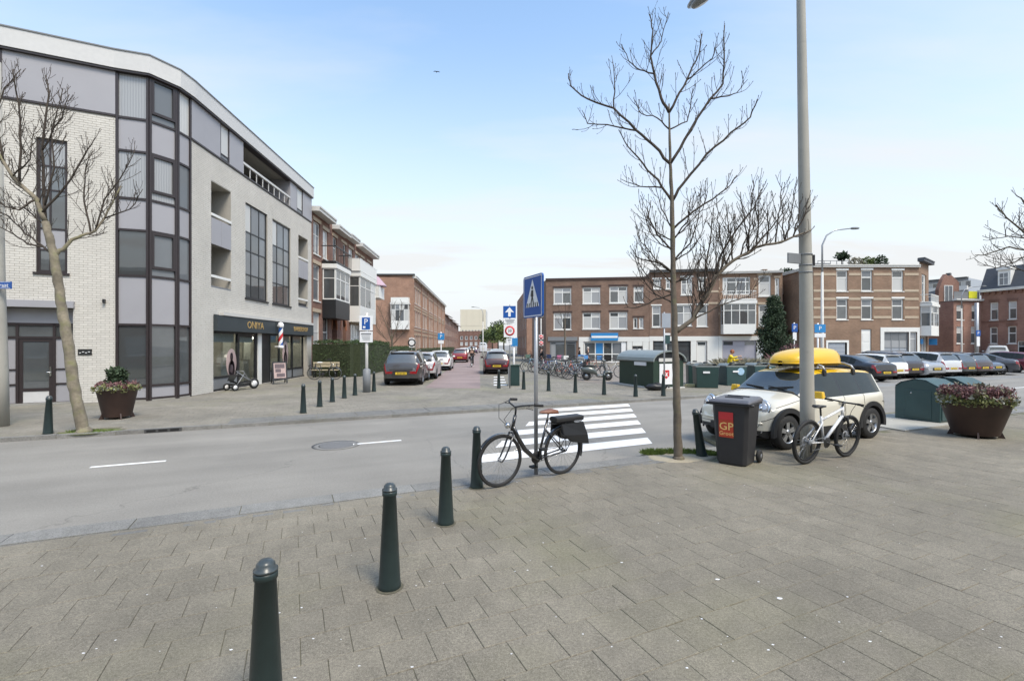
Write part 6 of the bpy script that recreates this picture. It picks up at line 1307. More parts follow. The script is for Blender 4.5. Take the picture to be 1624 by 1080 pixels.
# concrete lamp post
LPp = Vector((4.99,7.98,0)); t = thing('lamp_post', 'tall pale concrete lamp post behind the white mountain bike', 'lamp post', tuple(LPp))
b = MB(); b.tube([(0,0,-.05),(-.01,0,.9),(-.03,0,2.9),(-.115,0,7.7),(-.135,0,8.9)], [.112,.108,.099,.066,.058], 20); b.build('pole', M['concrete'], t)
b = MB(); b.tube([(-.135,0,8.8),(-.2,.15,9.12),(-.45,.7,9.22),(-.92,1.72,9.25)], [.045,.04,.035,.035], 8); b.build('arm', M['steel'], t)
b = MB(); b.lathe([(0,-.06),(.10,-.05),(.16,.0),(.13,.07),(0,.10)], 18); o = b.build('lamp_head', M['steel'], t, loc=(-1.0,1.95,9.2), rot=(0,0,R(115))); o.scale = (2.4,1,1)
b = MB(); b.lathe([(.145,-.01),(.10,-.10),(0,-.12)], 18); o = b.build('lens', M['glass_lit'], o)
for zz_ in (3.42,3.24,3.12): b = MB(); zc = zz_; b.lathe([(.098,-.012),(.103,-.012),(.103,.012),(.098,.012)], 18, (-.035,0,zc)); b.build('clamp', M['grey'], t)
t2 = thing('street_sign', 'dark grey street name plate fixed to the left of the concrete lamp post', 'street sign', (LPp.x-.04,LPp.y,3.34)); b = MB(); b.box(-.42,-.012,-.085,-.12,.012,.085); b.build('plate', M['grey'], t2, bevel=.006, rot=(0,0,R(22))); b = MB(); b.bar((-.12,-.04,.05),(-.08,0,.05),.02,.02); b.bar((-.12,-.04,-.05),(-.08,0,-.05),.02,.02); b.build('bracket', M['black'], t2)
t2 = thing('street_sign', 'narrow black sign plate edge on at the right of the concrete lamp post', 'street sign', (LPp.x-.04,LPp.y,3.33)); b = MB(); b.box(.10,-.012,-.09,.16,.3,.09); b.build('plate', M['black'], t2, bevel=.006)
# post with a street name plate at the left edge
P0_ = G(-2,676); t = thing('lamp_post', 'thick white concrete post cut off by the left edge of the photograph', 'lamp post', tuple(P0_)); b = MB(); b.tube([(0,0,-.05),(0,0,1.3),(-.01,0,3.4),(-.04,0,8.5)], [.185,.165,.12,.07], 18); b.build('pole', M['concrete'], t)
t2 = thing('street_sign', 'blue street name plate with white letters at the left edge', 'street sign', (P0_.x, P0_.y-.15, zat(452.5,P0_.y-.15))); b = MB(); b.box(-.55,-.012,-.085,.46,.012,.085); pt = b.build('plate', M['blue'], t2, bevel=.004); text('lettering', 'straat', .135, M['white'], pt, (.40,-.0135,-.005), (R(90),0,0), .002, 'RIGHT')
b = MB(); b.box(-.53,-.0145,.068,.44,-.0125,.075); b.box(-.53,-.0145,-.075,.44,-.0125,-.068); b.build('border', M['white'], pt)
# zebra crossing sign
Zp = Vector((.352,6.95,0)); t = thing('crossing_sign', 'blue pedestrian crossing sign on a grey post with the black bicycle leaning on it', 'road sign', tuple(Zp)); b = MB(); b.tube([(0,0,-.05),(0,0,2.9)], .030, 16); b.build('post', M['steel'], t)
ga = math.atan2(.908,-.418)            # plate lies along the crossing, faces the traffic from the left
b = MB(); S_ = .305
def rr(b, x0, z0, x1, z1, r, y0, y1, mi=0):
    p = []
    for cx, cz, a0 in ((x1-r,z1-r,0),(x0+r,z1-r,90),(x0+r,z0+r,180),(x1-r,z0+r,270)):
        for k in range(4): a = R(a0+30*k); p.append((cx+r*math.cos(a), cz+r*math.sin(a)))
    b.extr(p, y0, y1, mi)
rr(b, -S_, 0, S_, .62, .045, -.012, .012); zr = 2.30
pl = b.build('plate', M['blue'], t, loc=(-.045*.908,-.045*.418,zr), rot=(0,0,ga+math.pi))
def mk(name, poly, m_, y=-.0135, th=.0015): bb = MB(); bb.extr(poly, y-th, y+th); return bb.build(name, M[m_], pl)
b = MB()
for x0, z0, x1, z1 in ((-S_+.02,.018,S_-.02,.032),(-S_+.02,.588,S_-.02,.602),(-S_+.02,.032,-S_+.034,.588),(S_-.034,.032,S_-.02,.588)): b.box(x0,-.0145,z0,x1,-.0125,z1)
b.build('border', M['white'], pl)
mk('triangle', [(-.21,.155),(.21,.155),(0,.555)], 'white', -.0140)
b = MB()
for k in range(6): x = -.17+.068*k; b.extr([(x-.014,.155),(x+.014,.155),(x*.9+.012,.215),(x*.9-.012,.215)], -.0185, -.0165)
b.build('stripes', M['signblack'], pl)
b = MB(); b.extr([(.026*math.cos(k*.785),.435+.026*math.sin(k*.785)) for k in range(8)], -.0185,-.0165); b.extr([(-.028,.40),(.03,.40),(.036,.31),(.02,.30),(.055,.19),(.032,.185),(.0,.275),(-.035,.185),(-.058,.19),(-.02,.30),(-.048,.32)], -.0188, -.0166); b.build('walker', M['signblack'], pl)
b = MB(); b.box(-.04,.013,.10,.04,.06,.14); b.box(-.04,.013,.46,.04,.06,.50); b.build('clamp', M['grey'], pl)
# other signs
def sign_post(px, D, label, plates, top=None, r=.03, pm='white', sleeve=None, group=None):
    p = at(px, D); t = thing('sign_post', label, 'road sign', tuple(p), 0, group); b = MB(); zt_ = top or zat(plates[0][1]-2, D); b.tube([(0,0,-.05),(0,0,zt_)], r, 10); b.build('post', M[pm], t)
    if sleeve: b = MB(); b.lathe([(r+.09,-.02),(r+.09,sleeve-.05),(r+.02,sleeve),(r,sleeve)], 14); b.build('sleeve', M['grey'], t)
    for (x0,y0,x1,y1,m_,sym) in plates:
        a, c = (x0-px)*D/FP, (x1-px)*D/FP; z0, z1 = zat(y1,D), zat(y0,D); b = MB(); b.box(a,-r-.03,z0,c,-r-.005,z1); po = b.build('plate', M[m_], t, bevel=.004); mx_, mz, hh = (a+c)/2, (z0+z1)/2, z1-z0; y = -r-.034
        if sym == 'P':
            bb = MB(); bb.box(mx_-hh*.27,y-.004,mz-hh*.42,mx_+hh*.27,y+.002,mz+hh*.38); f_ = bb.build('field', M['blue'], po); text('lettering','P',hh*.55,M['white'],po,(mx_,y-.006,mz+hh*.08),(R(90),0,0),.002); bb = MB(); bb.box(mx_-hh*.2,y-.007,mz-hh*.33,mx_-.02,y-.003,mz-hh*.2); bb.build('emblem', M['white'], po)
        if sym == 'p': text('lettering','P',hh*.7,M['white'],po,(mx_,y-.001,mz),(R(90),0,0),.003)
        if sym == 'arrow': w2 = hh*.38; bb = MB(); bb.extr([(mx_-w2*.28,mz-w2),(mx_+w2*.28,mz-w2),(mx_+w2*.28,mz),(mx_+w2,mz-w2*.12),(mx_,mz+w2*1.05),(mx_-w2,mz-w2*.12),(mx_-w2*.28,mz)], y-.003, y+.002); bb.build('arrow', M['white'], po)
        if sym == '30':
            bb = MB(); bb.lathe([(hh*.26,y-.004),(hh*.38,y-.004),(hh*.38,y),(hh*.26,y)], 24, (0,0,0), 0, 'Y', cap=False); o = bb.build('ring', M['red'], po); o.location = (mx_,0,mz); text('lettering','30',hh*.30,M['signblack'],po,(mx_,y-.003,mz),(R(90),0,0),.002); 
        if sym == 'lines':
            bb = MB(); bb.box(a+.06,y-.003,z1-hh*.28,c-.06,y+.002,z1-hh*.15); 
            for k in range(3): bb.box(a+.08+.02*k,y-.003,z1-hh*(.45+.16*k),c-.1,y+.002,z1-hh*(.40+.16*k))
            bb.build('print', M['grey'], po)
        if sym == 'noentry': bb = MB(); bb.lathe([(0,y-.003),(hh*.45,y-.003),(hh*.45,y)], 20, (0,0,0), 0, 'Y'); o = bb.build('disc', M['red'], po); o.location = (mx_,0,mz); bb = MB(); bb.box(mx_-hh*.3,y-.006,mz-hh*.08,mx_+hh*.3,y-.002,mz+hh*.08); bb.build('bar', M['white'], po)
        if sym == 'round': bb = MB(); bb.lathe([(hh*.28,y-.003),(hh*.42,y-.003),(hh*.42,y)], 20, (0,0,0), 0, 'Y', cap=False); o = bb.build('ring', M['signblack'], po); o.location = (mx_,0,mz)
    return t
sign_post(581.5, 19.0, 'parking sign with white text plate on a pale post with dark base sleeve', [(571,501,592,524.5,'white','P'),(571.5,526,592,543,'white','lines')], top=3.2, r=.06, pm='cornice', sleeve=.95)
sign_post(808.5, 20.8, 'one way arrow sign above a thirty zone plate at the mouth of the side street', [(798,485.5,818,504.5,'blue','arrow'),(799,506,818.5,513.5,'white','lines'),(799,514.5,818,535,'white','30'),(803,537,812,547,'white','lines')], r=.03, pm='steel')
sign_post(815, 23.5, 'bright blue sign turned sideways on a white post behind the one way sign', [(810,536,821,549,'blue2',None)], r=.05)
sign_post(653, 42, 'small white sign with a dark round symbol at the end of the hedge', [(649,536,657.5,551,'white','round')], pm='grey')
sign_post(699.5, 41, 'small blue sign over a white plate behind the white hatchback', [(694.5,528.5,705,539,'blue2','p'),(695,540,704,545,'white',None)], r=.05)
sign_post(858, 46, 'red no entry discs on a pale post beside the dark brick block', [(854.5,531,861.5,538,'white','noentry'),(855,541,861.5,548,'white','noentry')], top=zat(505,46), r=.05, pm='cornice')
sign_post(1259.5, 38, 'blue parking sign with white plate just left of the concrete lamp post', [(1255,513.5,1264,526.5,'blue','p'),(1256.5,527.5,1262.5,540,'white',None)], r=.05)
sign_post(1297, 24.5, 'blue parking sign over a white plate just right of the concrete lamp post', [(1290.5,514.5,1308,527.5,'blue2','p'),(1290.5,529,1308,535,'white',None)], r=.045)
sign_post(1549, 45, 'stout grey post with a small blue sign before the mansard house', [(1545,524,1552,533,'blue','p'),(1546,534,1551,549,'white',None)], top=5.9, r=.16, pm='steel')
sign_post(1053.5, 18.6, 'pale blue grey plate on a thin post behind the slender tree', [(1049,497,1063,520,'garage',None)], r=.03, pm='steel')
sign_post(1056, 30, 'small green plate under a white cap beside the green hut container', [(1053,532,1062,545,'green2',None),(1052.5,528.5,1062.5,531.5,'white',None)], r=.06, pm='cornice')
def lamp(px, D, h, arm, label, m_='cornice'):
    p = at(px, D); t = thing('street_lamp', label, 'street lamp', tuple(p), 0, 'curved street lamps'); b = MB(); b.tube([(0,0,-.05),(0,0,1.2),(0,0,h*.72)], [.10,.085,.06], 12); b.build('pole', M[m_], t)
    b = MB(); b.tube([(0,0,h*.72),(0,0,h*.9),(arm*.12,0,h*.965),(arm*.35,0,h),(arm*.8,0,h*1.012)], [.05,.045,.04,.035,.03], 8); b.build('arm', M['steel'], t); b = MB(); b.lathe([(0,-.05),(.09,-.04),(.12,.01),(.08,.06),(0,.07)],14); o = b.build('lamp_head', M['grey'], t, loc=(arm*.92,0,h*1.012)); o.scale = (2.2,1,1)
lamp(1304, 25.4, 8.05, 1.9, 'white street lamp with a curved arm above the corner house'); lamp(1525, 50, 8.0, 2.6, 'white street lamp with a curved arm before the mansard house'); lamp(766, 70, 7.4, -1.6, 'pale street lamp standing in the side street behind the maroon hatchback')
# wheeled bin
wb_ = Vector((3.63,7.66,0)); t = thing('wheeled_bin', 'dark grey wheeled bin with a red and yellow sticker', 'bin', tuple(wb_), R(-43))
rows = []
for z, w_, d0, d1 in ((0,.205,-.24,.20),(.03,.225,-.255,.215),(.35,.245,-.28,.25),(.90,.275,-.315,.31),(.955,.280,-.32,.33)):
    c_ = .05; rows.append([(-w_+c_,d0,z),(w_-c_,d0,z),(w_,d0+c_,z),(w_,d1-c_,z),(w_-c_,d1,z),(-w_+c_,d1,z),(-w_,d1-c_,z),(-w_,d0+c_,z)])
b = MB(); b.loft(rows, closed=True, sm=False); b.add(rows[0], [tuple(reversed(range(8)))]); b.build('tub', M['dkgrey'], t, bevel=.012)
b = MB(); b.box(-.30,-.35,.945,.30,.35,.985); b.build('rim', M['dkgrey'], t, bevel=.012)
b = MB(); b.loft([[(-.31,-.37,.99),(.31,-.37,.99),(.31,.35,.99),(-.31,.35,.99)],[(-.31,-.37,1.01),(.31,-.37,1.01),(.31,.35,1.03),(-.31,.35,1.03)],[(-.27,-.31,1.04),(.27,-.31,1.04),(.27,.31,1.06),(-.27,.31,1.06)]], closed=True, sm=False); b.add([(-.27,-.31,1.04),(.27,-.31,1.04),(.27,.31,1.06),(-.27,.31,1.06)], [(0,1,2,3)])
ld = b.build('lid', mat('worn_grey_lid', (.10,.10,.115), .35, n=(7,.3)), t, bevel=.015); b = MB(); b.tube([(-.2,.40,1.0),(.2,.40,1.0)], .018, 8); b.build('handle', M['dkgrey'], t)
for x in (-.36,.36): b = MB(); b.tube([(x*.75,-.30,.965),(x,-.30,.965)], .022, 8); b.build('lifting_lug', M['dkgrey'], t)
b = MB(); b.box(-.16,-.05,1.052,.12,-.02,1.065); b.box(-.18,.14,1.05,.16,.17,1.07); b.build('lid_rib', M['dkgrey'], ld, bevel=.005)
for x in (-.27,.27):
    b = MB(); b.lathe([(.04,-.03),(.085,-.03),(.10,-.02),(.10,.02),(.085,.03),(.04,.03)], 20, (x*1.0,.27,.10), 0, 'X'); wo = b.build('wheel', M['rubber'], t); b = MB(); b.lathe([(0,-.032),(.04,-.032),(.04,.032),(0,.032)], 12, (x*1.0,.27,.10), 0, 'X'); b.build('hub', M['grey'], wo)
b = MB(); b.tube([(-.28,.27,.10),(.28,.27,.10)], .014, 8); b.build('axle', M['steel'], t)
b = MB(); ya, yb = -.283, -.311; b.add([(-.165,ya-.0125,.44),(.055,ya-.0125,.44),(.055,yb-.0055,.84),(-.165,yb-.0055,.84)], [(0,1,2,3)]); st_ = b.build('sticker', mat('orange_red_print', (.50,.055,.025), .4, n=(3,.25)), t, fix=False)
tilt = math.atan2(yb-ya, .4); b = MB(); b.add([(-.165,yb-.0060,.72),(.055,yb-.0060,.72),(.055,yb-.0075,.84),(-.165,yb-.0075,.84)], [(0,1,2,3)]); b.build('red_field', M['red'], st_, fix=False)
text('lettering', 'GP', .17, M['lemon_gold'] if 'lemon_gold' in M else mat('yellow_print', (.85,.62,.22), .4), st_, (-.052,-.3055,.61), (R(94),0,0), .001, sx=1.05); text('lettering', 'Groot', .085, mat('yellow_print', (.85,.62,.22), .4), st_, (-.052,-.2995,.50), (R(94),0,0), .001)
# large underground waste containers on their slab
sheet('concrete_plinth', [UV(10.75,-.62), UV(15.6,-.62), UV(15.4,.95), UV(11.0,.95)], .025, M['concrete'], thick=.12)
def container(corner, label, hgt=1.02, ln=1.0, dp=.95, m_='green2', rz=RA, flap='red', group=None, roof='green2'):
    t = thing('waste_container', label, 'container', tuple(corner), rz, group); prof = [(0,0),(dp,0),(dp,hgt*.80),(dp*.85,hgt*.91),(dp*.55,hgt),(dp*.3,hgt*.98),(0,hgt*.82)]
    b = MB(); n = len(prof); b.add([(0,y,z) for y,z in prof]+[(ln,y,z) for y,z in prof], [tuple(range(n)),tuple(reversed(range(n,2*n)))]+[(i,n+i,n+(i+1)%n,(i+1)%n) for i in range(n)]); b.build('housing', M[m_], t, bevel=.02)
    b = MB(); b.box(-.012,dp*.18,.06,.004,dp*.74,hgt*.74); d_ = b.build('side_door', M[m_], t, bevel=.006); b = MB(); b.lathe([(0,0),(.015,0),(.015,.01)],10,(0,0,0),0,'X'); o = b.build('lock', M['chrome'], d_); o.location = (-.02,dp*.62,hgt*.66)
    b = MB(); b.box(.05,-.02,.05,ln-.05,.004,hgt*.40); b.build('front_panel', M[m_], t, bevel=.006)
    b = MB(); b.box(.08,-.06,hgt*.46,ln-.08,.02,hgt*.76); f_ = b.build('drum', M['steel'], t, bevel=.03); b = MB(); b.box(.16,-.066,hgt*.50,ln-.25,-.061,hgt*.66); b.build('label_plate', M[flap], f_)
    b = MB(); b.loft([[(-.015,y,z+.012) for y,z in prof[2:]],[(ln+.015,y,z+.012) for y,z in prof[2:]]], sm=False); o = b.build('roof_sheet', M[roof], t)
    return t
C1_ = Vector((10.28,11.35,.025)); container(C1_, 'teal green waste container nearest the white lamp lit kerb, left of the pair'.replace(' nearest the white lamp lit kerb, left of the pair',' on a pale slab, left one behind the flower planter'), 1.02, .88, .95, 'green2', group='teal containers behind the planter')
container(C1_+RU*1.38, 'teal green waste container with rounded roof, right one behind the flower planter', 1.02, .88, .95, 'green2', group='teal containers behind the planter'); 
# hut container
hl = Vector((-.32,.95,0)).normalized(); hc = Vector((6.1,20.4,0)); t = thing('hut_container', 'dark green hut with barrel zinc roof and a poster with a red crest', 'container', tuple(hc), math.atan2(.32,.95))
Wd, Ld, hh = 1.55, 2.75, 1.22
b = MB(); b.box(0,0,.06,Wd,Ld,hh); b.build('cabin', M['hutgreen'], t); b = MB(); b.box(-.05,-.05,0,Wd+.05,Ld+.05,.06); b.build('base', M['cornice'], t)
arc = [(Wd/2+(Wd/2+.09)*math.cos(math.pi*k/10), hh-.02+.46*math.sin(math.pi*k/10)) for k in range(11)]; b = MB(); arc2 = [(Wd/2+(Wd/2+.05)*math.cos(math.pi*k/10), hh-.06+.44*math.sin(math.pi*k/10)) for k in range(11)]
b.extr(arc+arc2[::-1], -.12, Ld+.12); b.build('barrel_roof', M['zinc'], t); b = MB(); b.extr([(Wd/2+Wd/2*math.cos(math.pi*k/10), hh+.40*math.sin(math.pi*k/10)) for k in range(11)], 0, .04); b.build('gable', M['black'], t)
b = MB(); b.box(.25,-.05,hh-.05,Wd-.25,-.002,hh+.10); b.build('slot', M['cornice'], t); b = MB(); b.box(.30,-.022,.18,.98,-.003,1.08); po = b.build('poster', M['white'], t); b = MB(); b.extr([(.48,.80),(.80,.80),(.80,.55),(.64,.42),(.48,.55)], -.027,-.0225); b.build('crest', M['red'], po); b = MB(); b.extr([(.58,.74),(.62,.62),(.56,.52),(.64,.56),(.72,.50),(.68,.62),(.74,.72),(.66,.66)], -.031,-.0275); b.build('emblem', M['white'], po)
b = MB(); b.box(-.05,.5,.98,-.002,1.4,1.14); b.build('name_board', M['white'], t)
g1 = 'small dark green containers beyond the zebra'
def small_bin(px, py, label, wpx, rz, hgt, emblem=False, m_='green'):
    p = G(px,py); wd = wpx*p.y/FP; t = thing('waste_container', label, 'container', tuple(p), rz, g1); d = wd*.9
    b = MB(); b.obox((0,d/2,hgt*.44),(wd*.94,d,hgt*.88),None,0,1.06); b.build('housing', M[m_], t, bevel=.02); b = MB(); b.box(-wd*.53,-.03,hgt*.88,wd*.53,d+.03,hgt*.94); b.loft([[(-wd*.45,y_,hgt*.94+.0),(-wd*.45+.08,y_,hgt*1.02),(wd*.45-.08,y_,hgt*1.02),(wd*.45,y_,hgt*.94)] for y_ in (.0,d)], sm=False); b.build('lid', M['zinc'], t); b = MB(); b.box(-wd*.2,-.05,hgt*.62,wd*.1,-.02,hgt*.70); b.build('label_plate', M['white'], t)
    b = MB(); b.lathe([(0,hgt*1.02),(.10,hgt*1.02),(.10,hgt*1.08),(0,hgt*1.09)],12,(0,d/2,0)); b.build('cap', M['black'], t)
    if emblem: b = MB(); b.lathe([(0,-.006),(.17,-.006),(.17,0)],18,(0,0,0),0,'Y',sm=False); o = b.build('emblem', mat('pale_blue_print', (.35,.52,.66), .5, n=(14,.4)), t); o.location = (wd*.2,-.035,hgt*.66)
small_bin(1122,615.5,'bottle green container with pale lid, leftmost of the row, beside the yellow boards',34,R(-10),1.05); small_bin(1104,610,'bottle green container half hidden behind the leftmost one of the row',24,R(-10),1.05); small_bin(1168,611.5,'blue grey container with a round pale blue emblem beside the yellow coat',33,R(4),1.0,True,'green2'); small_bin(1213,610,'blue grey container right of the emblem one, partly behind the cream car',34,R(4),1.0,True,'green2')
p = G(822,612); t = thing('street_cabinet', 'dark green street cabinet at the mouth of the side street', 'cabinet', tuple(p)); b = MB(); b.box(-.40,0,0,.06,.5,.92); b.build('housing', M['green'], t, bevel=.01); b = MB(); b.box(-.43,-.03,.92,.09,.53,.97); b.build('lid', M['hutgreen'], t); b = MB(); b.box(-.36,-.012,.08,.02,.002,.86); b.build('door', M['green'], t)
b = MB(); b.box(-.48,.0,0,-.41,.45,.85); b.build('side_panel', M['grey'], t)
for k, (px, py, l) in enumerate(((1103,614,.85),(1232,622,.5))):
    p = G(px,py); t = thing('barrier_board', ('pale yellow board lying by the leftmost green container','pale yellow concrete block at the kerb left of the cream car')[k], 'board', tuple(p), R(-14)); b = MB(); b.box(-l/2,0,.0,l/2,.22,.14); b.build('board', M['yellow_board'], t, bevel=.02); b = MB(); b.box(-l/2-.04,-.03,.001,-l/2+.1,.25,.07); b.build('foot', M['wood'], t)
# rubbish bag
p = G(1040,619); t = thing('rubbish_bag', 'black rubbish bag lying against the green hut container', 'bag', tuple(p)); b = MB(); rows = []; q = random.Random(2)
for i in range(9):
    a = math.pi*i/8; rows.append([(-.42*math.cos(a)+.03*q.gauss(0,1), (.24+.03*q.gauss(0,1))*math.sin(a)*math.cos(j*math.pi/5), .15+.16*math.sin(a)*math.sin(j*math.pi/5)+.015*q.gauss(0,1)) for j in range(10)])
b.loft(rows, closed=True); b.build('sack', M['black'], t); b = MB(); b.tube([(.40,0,.15),(.5,.02,.18),(.56,-.03,.14)], [.05,.03,.06], 6); b.build('knot', M['black'], t)
# planters
def planter(loc, label, r1, r0, h, specs, feet=True):
    t = thing('flower_planter', label, 'planter', tuple(loc)); b = MB(); b.lathe([(r0*.98,.05),(r0,.06),(r1,h),(r1+.012,h+.012),(r1-.03,h+.012),(r1-.05,h-.10),(0,h-.08)], 36); b.build('tub', M['corten'], t)
    for k in range(4): a = k*math.pi/2+.9; b = MB(); b.extr([(-.02,0),(.09,0),(.0,.22)], -.015,.015); b.build('foot', M['corten'], t, loc=(r0*.95*math.cos(a),r0*.95*math.sin(a),0), rot=(0,0,a))
    b = MB(); b.lathe([(r1-.05,h-.06),(0,h-.01)], 24); b.build('soil', M['joint'], t)
    q = random.Random(int(r1*100))
    for (nm, m_, n, size, rr0, rr1, zlo, zhi) in specs:
        b = MB()
        for _ in range(n):
            a = q.uniform(0,6.283); k = rr0+(rr1-rr0)*math.sqrt(q.random()); leaves(b, (r1*k*math.cos(a), r1*k*math.sin(a), h+q.uniform(zlo,zhi)), (.07,.07,.06), 12, size, q, upb=.9)
        b.build(nm, M[m_], t, kind='stuff', fix=False)
    return t
planter((9.66,9.86,0), 'large brown steel planter full of pink heather on the right', .565, .37, .70, [('heather','heather',560,.045,0,.97,.06,.30),('herbs','herb',120,.075,.7,1.05,-.05,.12),('spikes','reeds',45,.09,.2,1.05,.05,.32),('silver_leaves','silver',26,.08,.75,1.0,.0,.10)])
planter((G(165,667).x, G(165,667).y+.40, 0), 'brown steel planter with a small shrub below the white brick wall on the left', .43, .30, .74, [('heather','heather',130,.06,0,.95,.0,.16),('herbs','herb',50,.07,.7,1.05,-.03,.08),('shrub','conifer',90,.09,0,.40,.15,.50),('silver_leaves','silver',30,.06,.7,1.0,.0,.08)])
# bench, board, pushchair by the shop
p = G(514,599); t = thing('park_bench', 'pale wooden bench in front of the clipped hedge', 'bench', (p.x,p.y,0), R(6)); 
for k in range(3): b = MB(); b.box(-.75,.0+.14*k,.42,.75,.11+.14*k,.46); b.build('seat_slat', M['wood'], t)
for k in range(2): b = MB(); b.box(-.75,.45+.02*k,.60+.17*k,.75,.49+.02*k,.73+.17*k); b.build('back_slat', M['wood'], t)
for x in (-.6,.6): b = MB(); b.box(x-.03,.02,0,x+.03,.08,.42); b.box(x-.03,.38,0,x+.03,.44,.60); b.bar((x,.41,.55),(x,.52,.92),.05,.04); b.box(x-.03,.08,.36,x+.03,.38,.419); b.build('leg', M['black'], t)
p = G(443,609); t = thing('sandwich_board', 'black framed sandwich board with a pink picture outside the barber shop', 'sign', (p.x,p.y,0), R(40))
for s_, nm in ((-1,'front'),(1,'back')):
    rot = (R(10)*s_,0,0); b = MB(); b.box(-.33,-.015,.05,-.27,.015,1.1); b.box(.27,-.015,.05,.33,.015,1.1); b.box(-.27,-.014,.24,.27,.014,.30); b.box(-.27,-.014,1.04,.27,.014,1.1); fo = b.build('frame', M['black'], t, loc=(0,s_*.2,0), rot=rot); b = MB(); b.box(-.27,-.008,.30,.27,.008,1.04); bo = b.build('picture', M['pinkprint'], fo)
    b = MB(); b.box(-.22,-.0105,.78,.22,-.0085,.99); b.box(-.2,-.0105,.58,.05,-.0085,.75); b.box(-.15,-.0105,.36,.22,-.0085,.53); o = b.build('print', M['darkprint'], bo)
p = G(384,618); t = thing('pushchair', 'low three wheeled pushchair with a pale front wheel outside the shop', 'pushchair', (p.x,p.y,0), R(65))
for x, y, r in ((.55,0,.23),(-.5,.27,.15),(-.5,-.27,.15)):
    b = MB(); b.lathe([(r*.6,-.03),(r*.95,-.03),(r,0),(r*.95,.03),(r*.6,.03)],20,(0,0,0),0,'Y',cap=False); wo = b.build('wheel', M['rubber'], t, loc=(x,y,r)); b = MB(); b.lathe([(0,-.02),(r*.68,-.025),(r*.68,.025),(0,.02)],14,(0,0,0),0,'Y'); b.build('rim', M['white'], wo)
b = MB(); b.tube([(.55,0,.23),(.2,.06,.5),(-.1,.24,.78),(-.16,.24,.80)], .018, 6); b.tube([(.55,0,.23),(.2,-.06,.5),(-.1,-.24,.78),(-.16,-.24,.80)], .018, 6); b.tube([(-.5,.27,.13),(-.05,.22,.70)], .016, 6); b.tube([(-.5,-.27,.13),(-.05,-.22,.70)], .016, 6); b.tube([(-.16,.24,.8),(-.16,-.24,.8)], .018, 6); b.build('frame', M['steel'], t)
b = MB(); b.loft([[(.3,-.2,.30),(.3,.2,.30)],[(-.1,-.22,.26),(-.1,.22,.26)],[(-.38,-.2,.34),(-.38,.2,.34)],[(-.5,-.15,.42),(-.5,.15,.42)]]); b.build('seat', M['plastic'], t); b = MB(); b.loft([[(-.52,-.2,.40),(-.52,.2,.40)],[(-.40,-.24,.62),(-.40,.24,.62)],[(-.22,-.22,.66),(-.22,.22,.66)],[(-.12,-.16,.56),(-.12,.16,.56)]]); b.build('hood', M['black'], t); b = MB(); b.box(-.45,-.2,.2,-.05,.2,.27); b.build('basket', M['plastic'], t)
# bird
t = thing('bird', 'small dark bird gliding high in the blue sky', 'bird', tuple(at(692.5,46,zat(114.5,46))), .2); b = MB(); b.lathe([(0,-.16),(.03,-.1),(.045,0),(.03,.1),(0,.2)], 10, (0,0,0), 0, 'Y'); b.build('body', M['dkgrey'], t)
for s_ in (-1,1): b = MB(); b.loft([[(s_*.02,-.06,.02),(s_*.02,.06,.02)],[(s_*.14,-.05,.06),(s_*.14,.06,.05)],[(s_*.26,-.1,-.01),(s_*.26,-.02,-.02)],[(s_*.32,-.12,-.05),(s_*.32,-.1,-.05)]]); b.loft([[(s_*.02,-.06,.01),(s_*.02,.06,.01)],[(s_*.14,-.05,.05),(s_*.14,.06,.04)],[(s_*.26,-.1,-.02),(s_*.26,-.02,-.03)],[(s_*.32,-.12,-.06),(s_*.32,-.1,-.06)]]); b.build('wing', M['dkgrey'], t)
# ================================================================ BICYCLES
def add_wheel(t, x, r, rim_m, tyre_w=.018, spokes=True, steer=None, disc=False):
    b = MB(); n = 40; rows = []
    for i in range(n+1):
        a = 2*math.pi*i/n; rows.append([((r-tyre_w+tyre_w*math.cos(k*math.pi/4))*math.cos(a), tyre_w*math.sin(k*math.pi/4), (r-tyre_w+tyre_w*math.cos(k*math.pi/4))*math.sin(a)) for k in range(8)])
    b.loft(rows, closed=True); wo = b.build('wheel', M['rubber'], t, loc=(x,0,r), fix=False)
    b = MB(); b.lathe([(r-tyre_w*2.6,-.011),(r-tyre_w*1.5,-.012),(r-tyre_w*1.5,.012),(r-tyre_w*2.6,.011),(r-tyre_w*2.6,-.011)], n, (0,0,0), 0, 'Y', cap=False); b.build('rim', rim_m, wo, fix=False)
    if spokes:
        b = MB()
        for i in range(28): a = 2*math.pi*i/28; s_ = .028*(-1)**i; b.tube([(.02*math.cos(a+.5),s_,.02*math.sin(a+.5)),((r-tyre_w*2.4)*math.cos(a),0,(r-tyre_w*2.4)*math.sin(a))], .0016, 3, caps=False)
        b.build('spokes', M['chrome'], wo, kind='stuff', fix=False)
    b = MB(); b.tube([(0,-.05,0),(0,-.03,0),(0,.03,0),(0,.05,0)], [.012,.022,.022,.012], 10); b.build('hub', M['grey'], wo)
    if disc: b = MB(); b.lathe([(.05,.036),(.08,.036),(.08,.04),(.05,.04),(.05,.036)], 20, (0,0,0), 0, 'Y', cap=False); b.build('brake_disc', M['steel'], wo)
    return wo
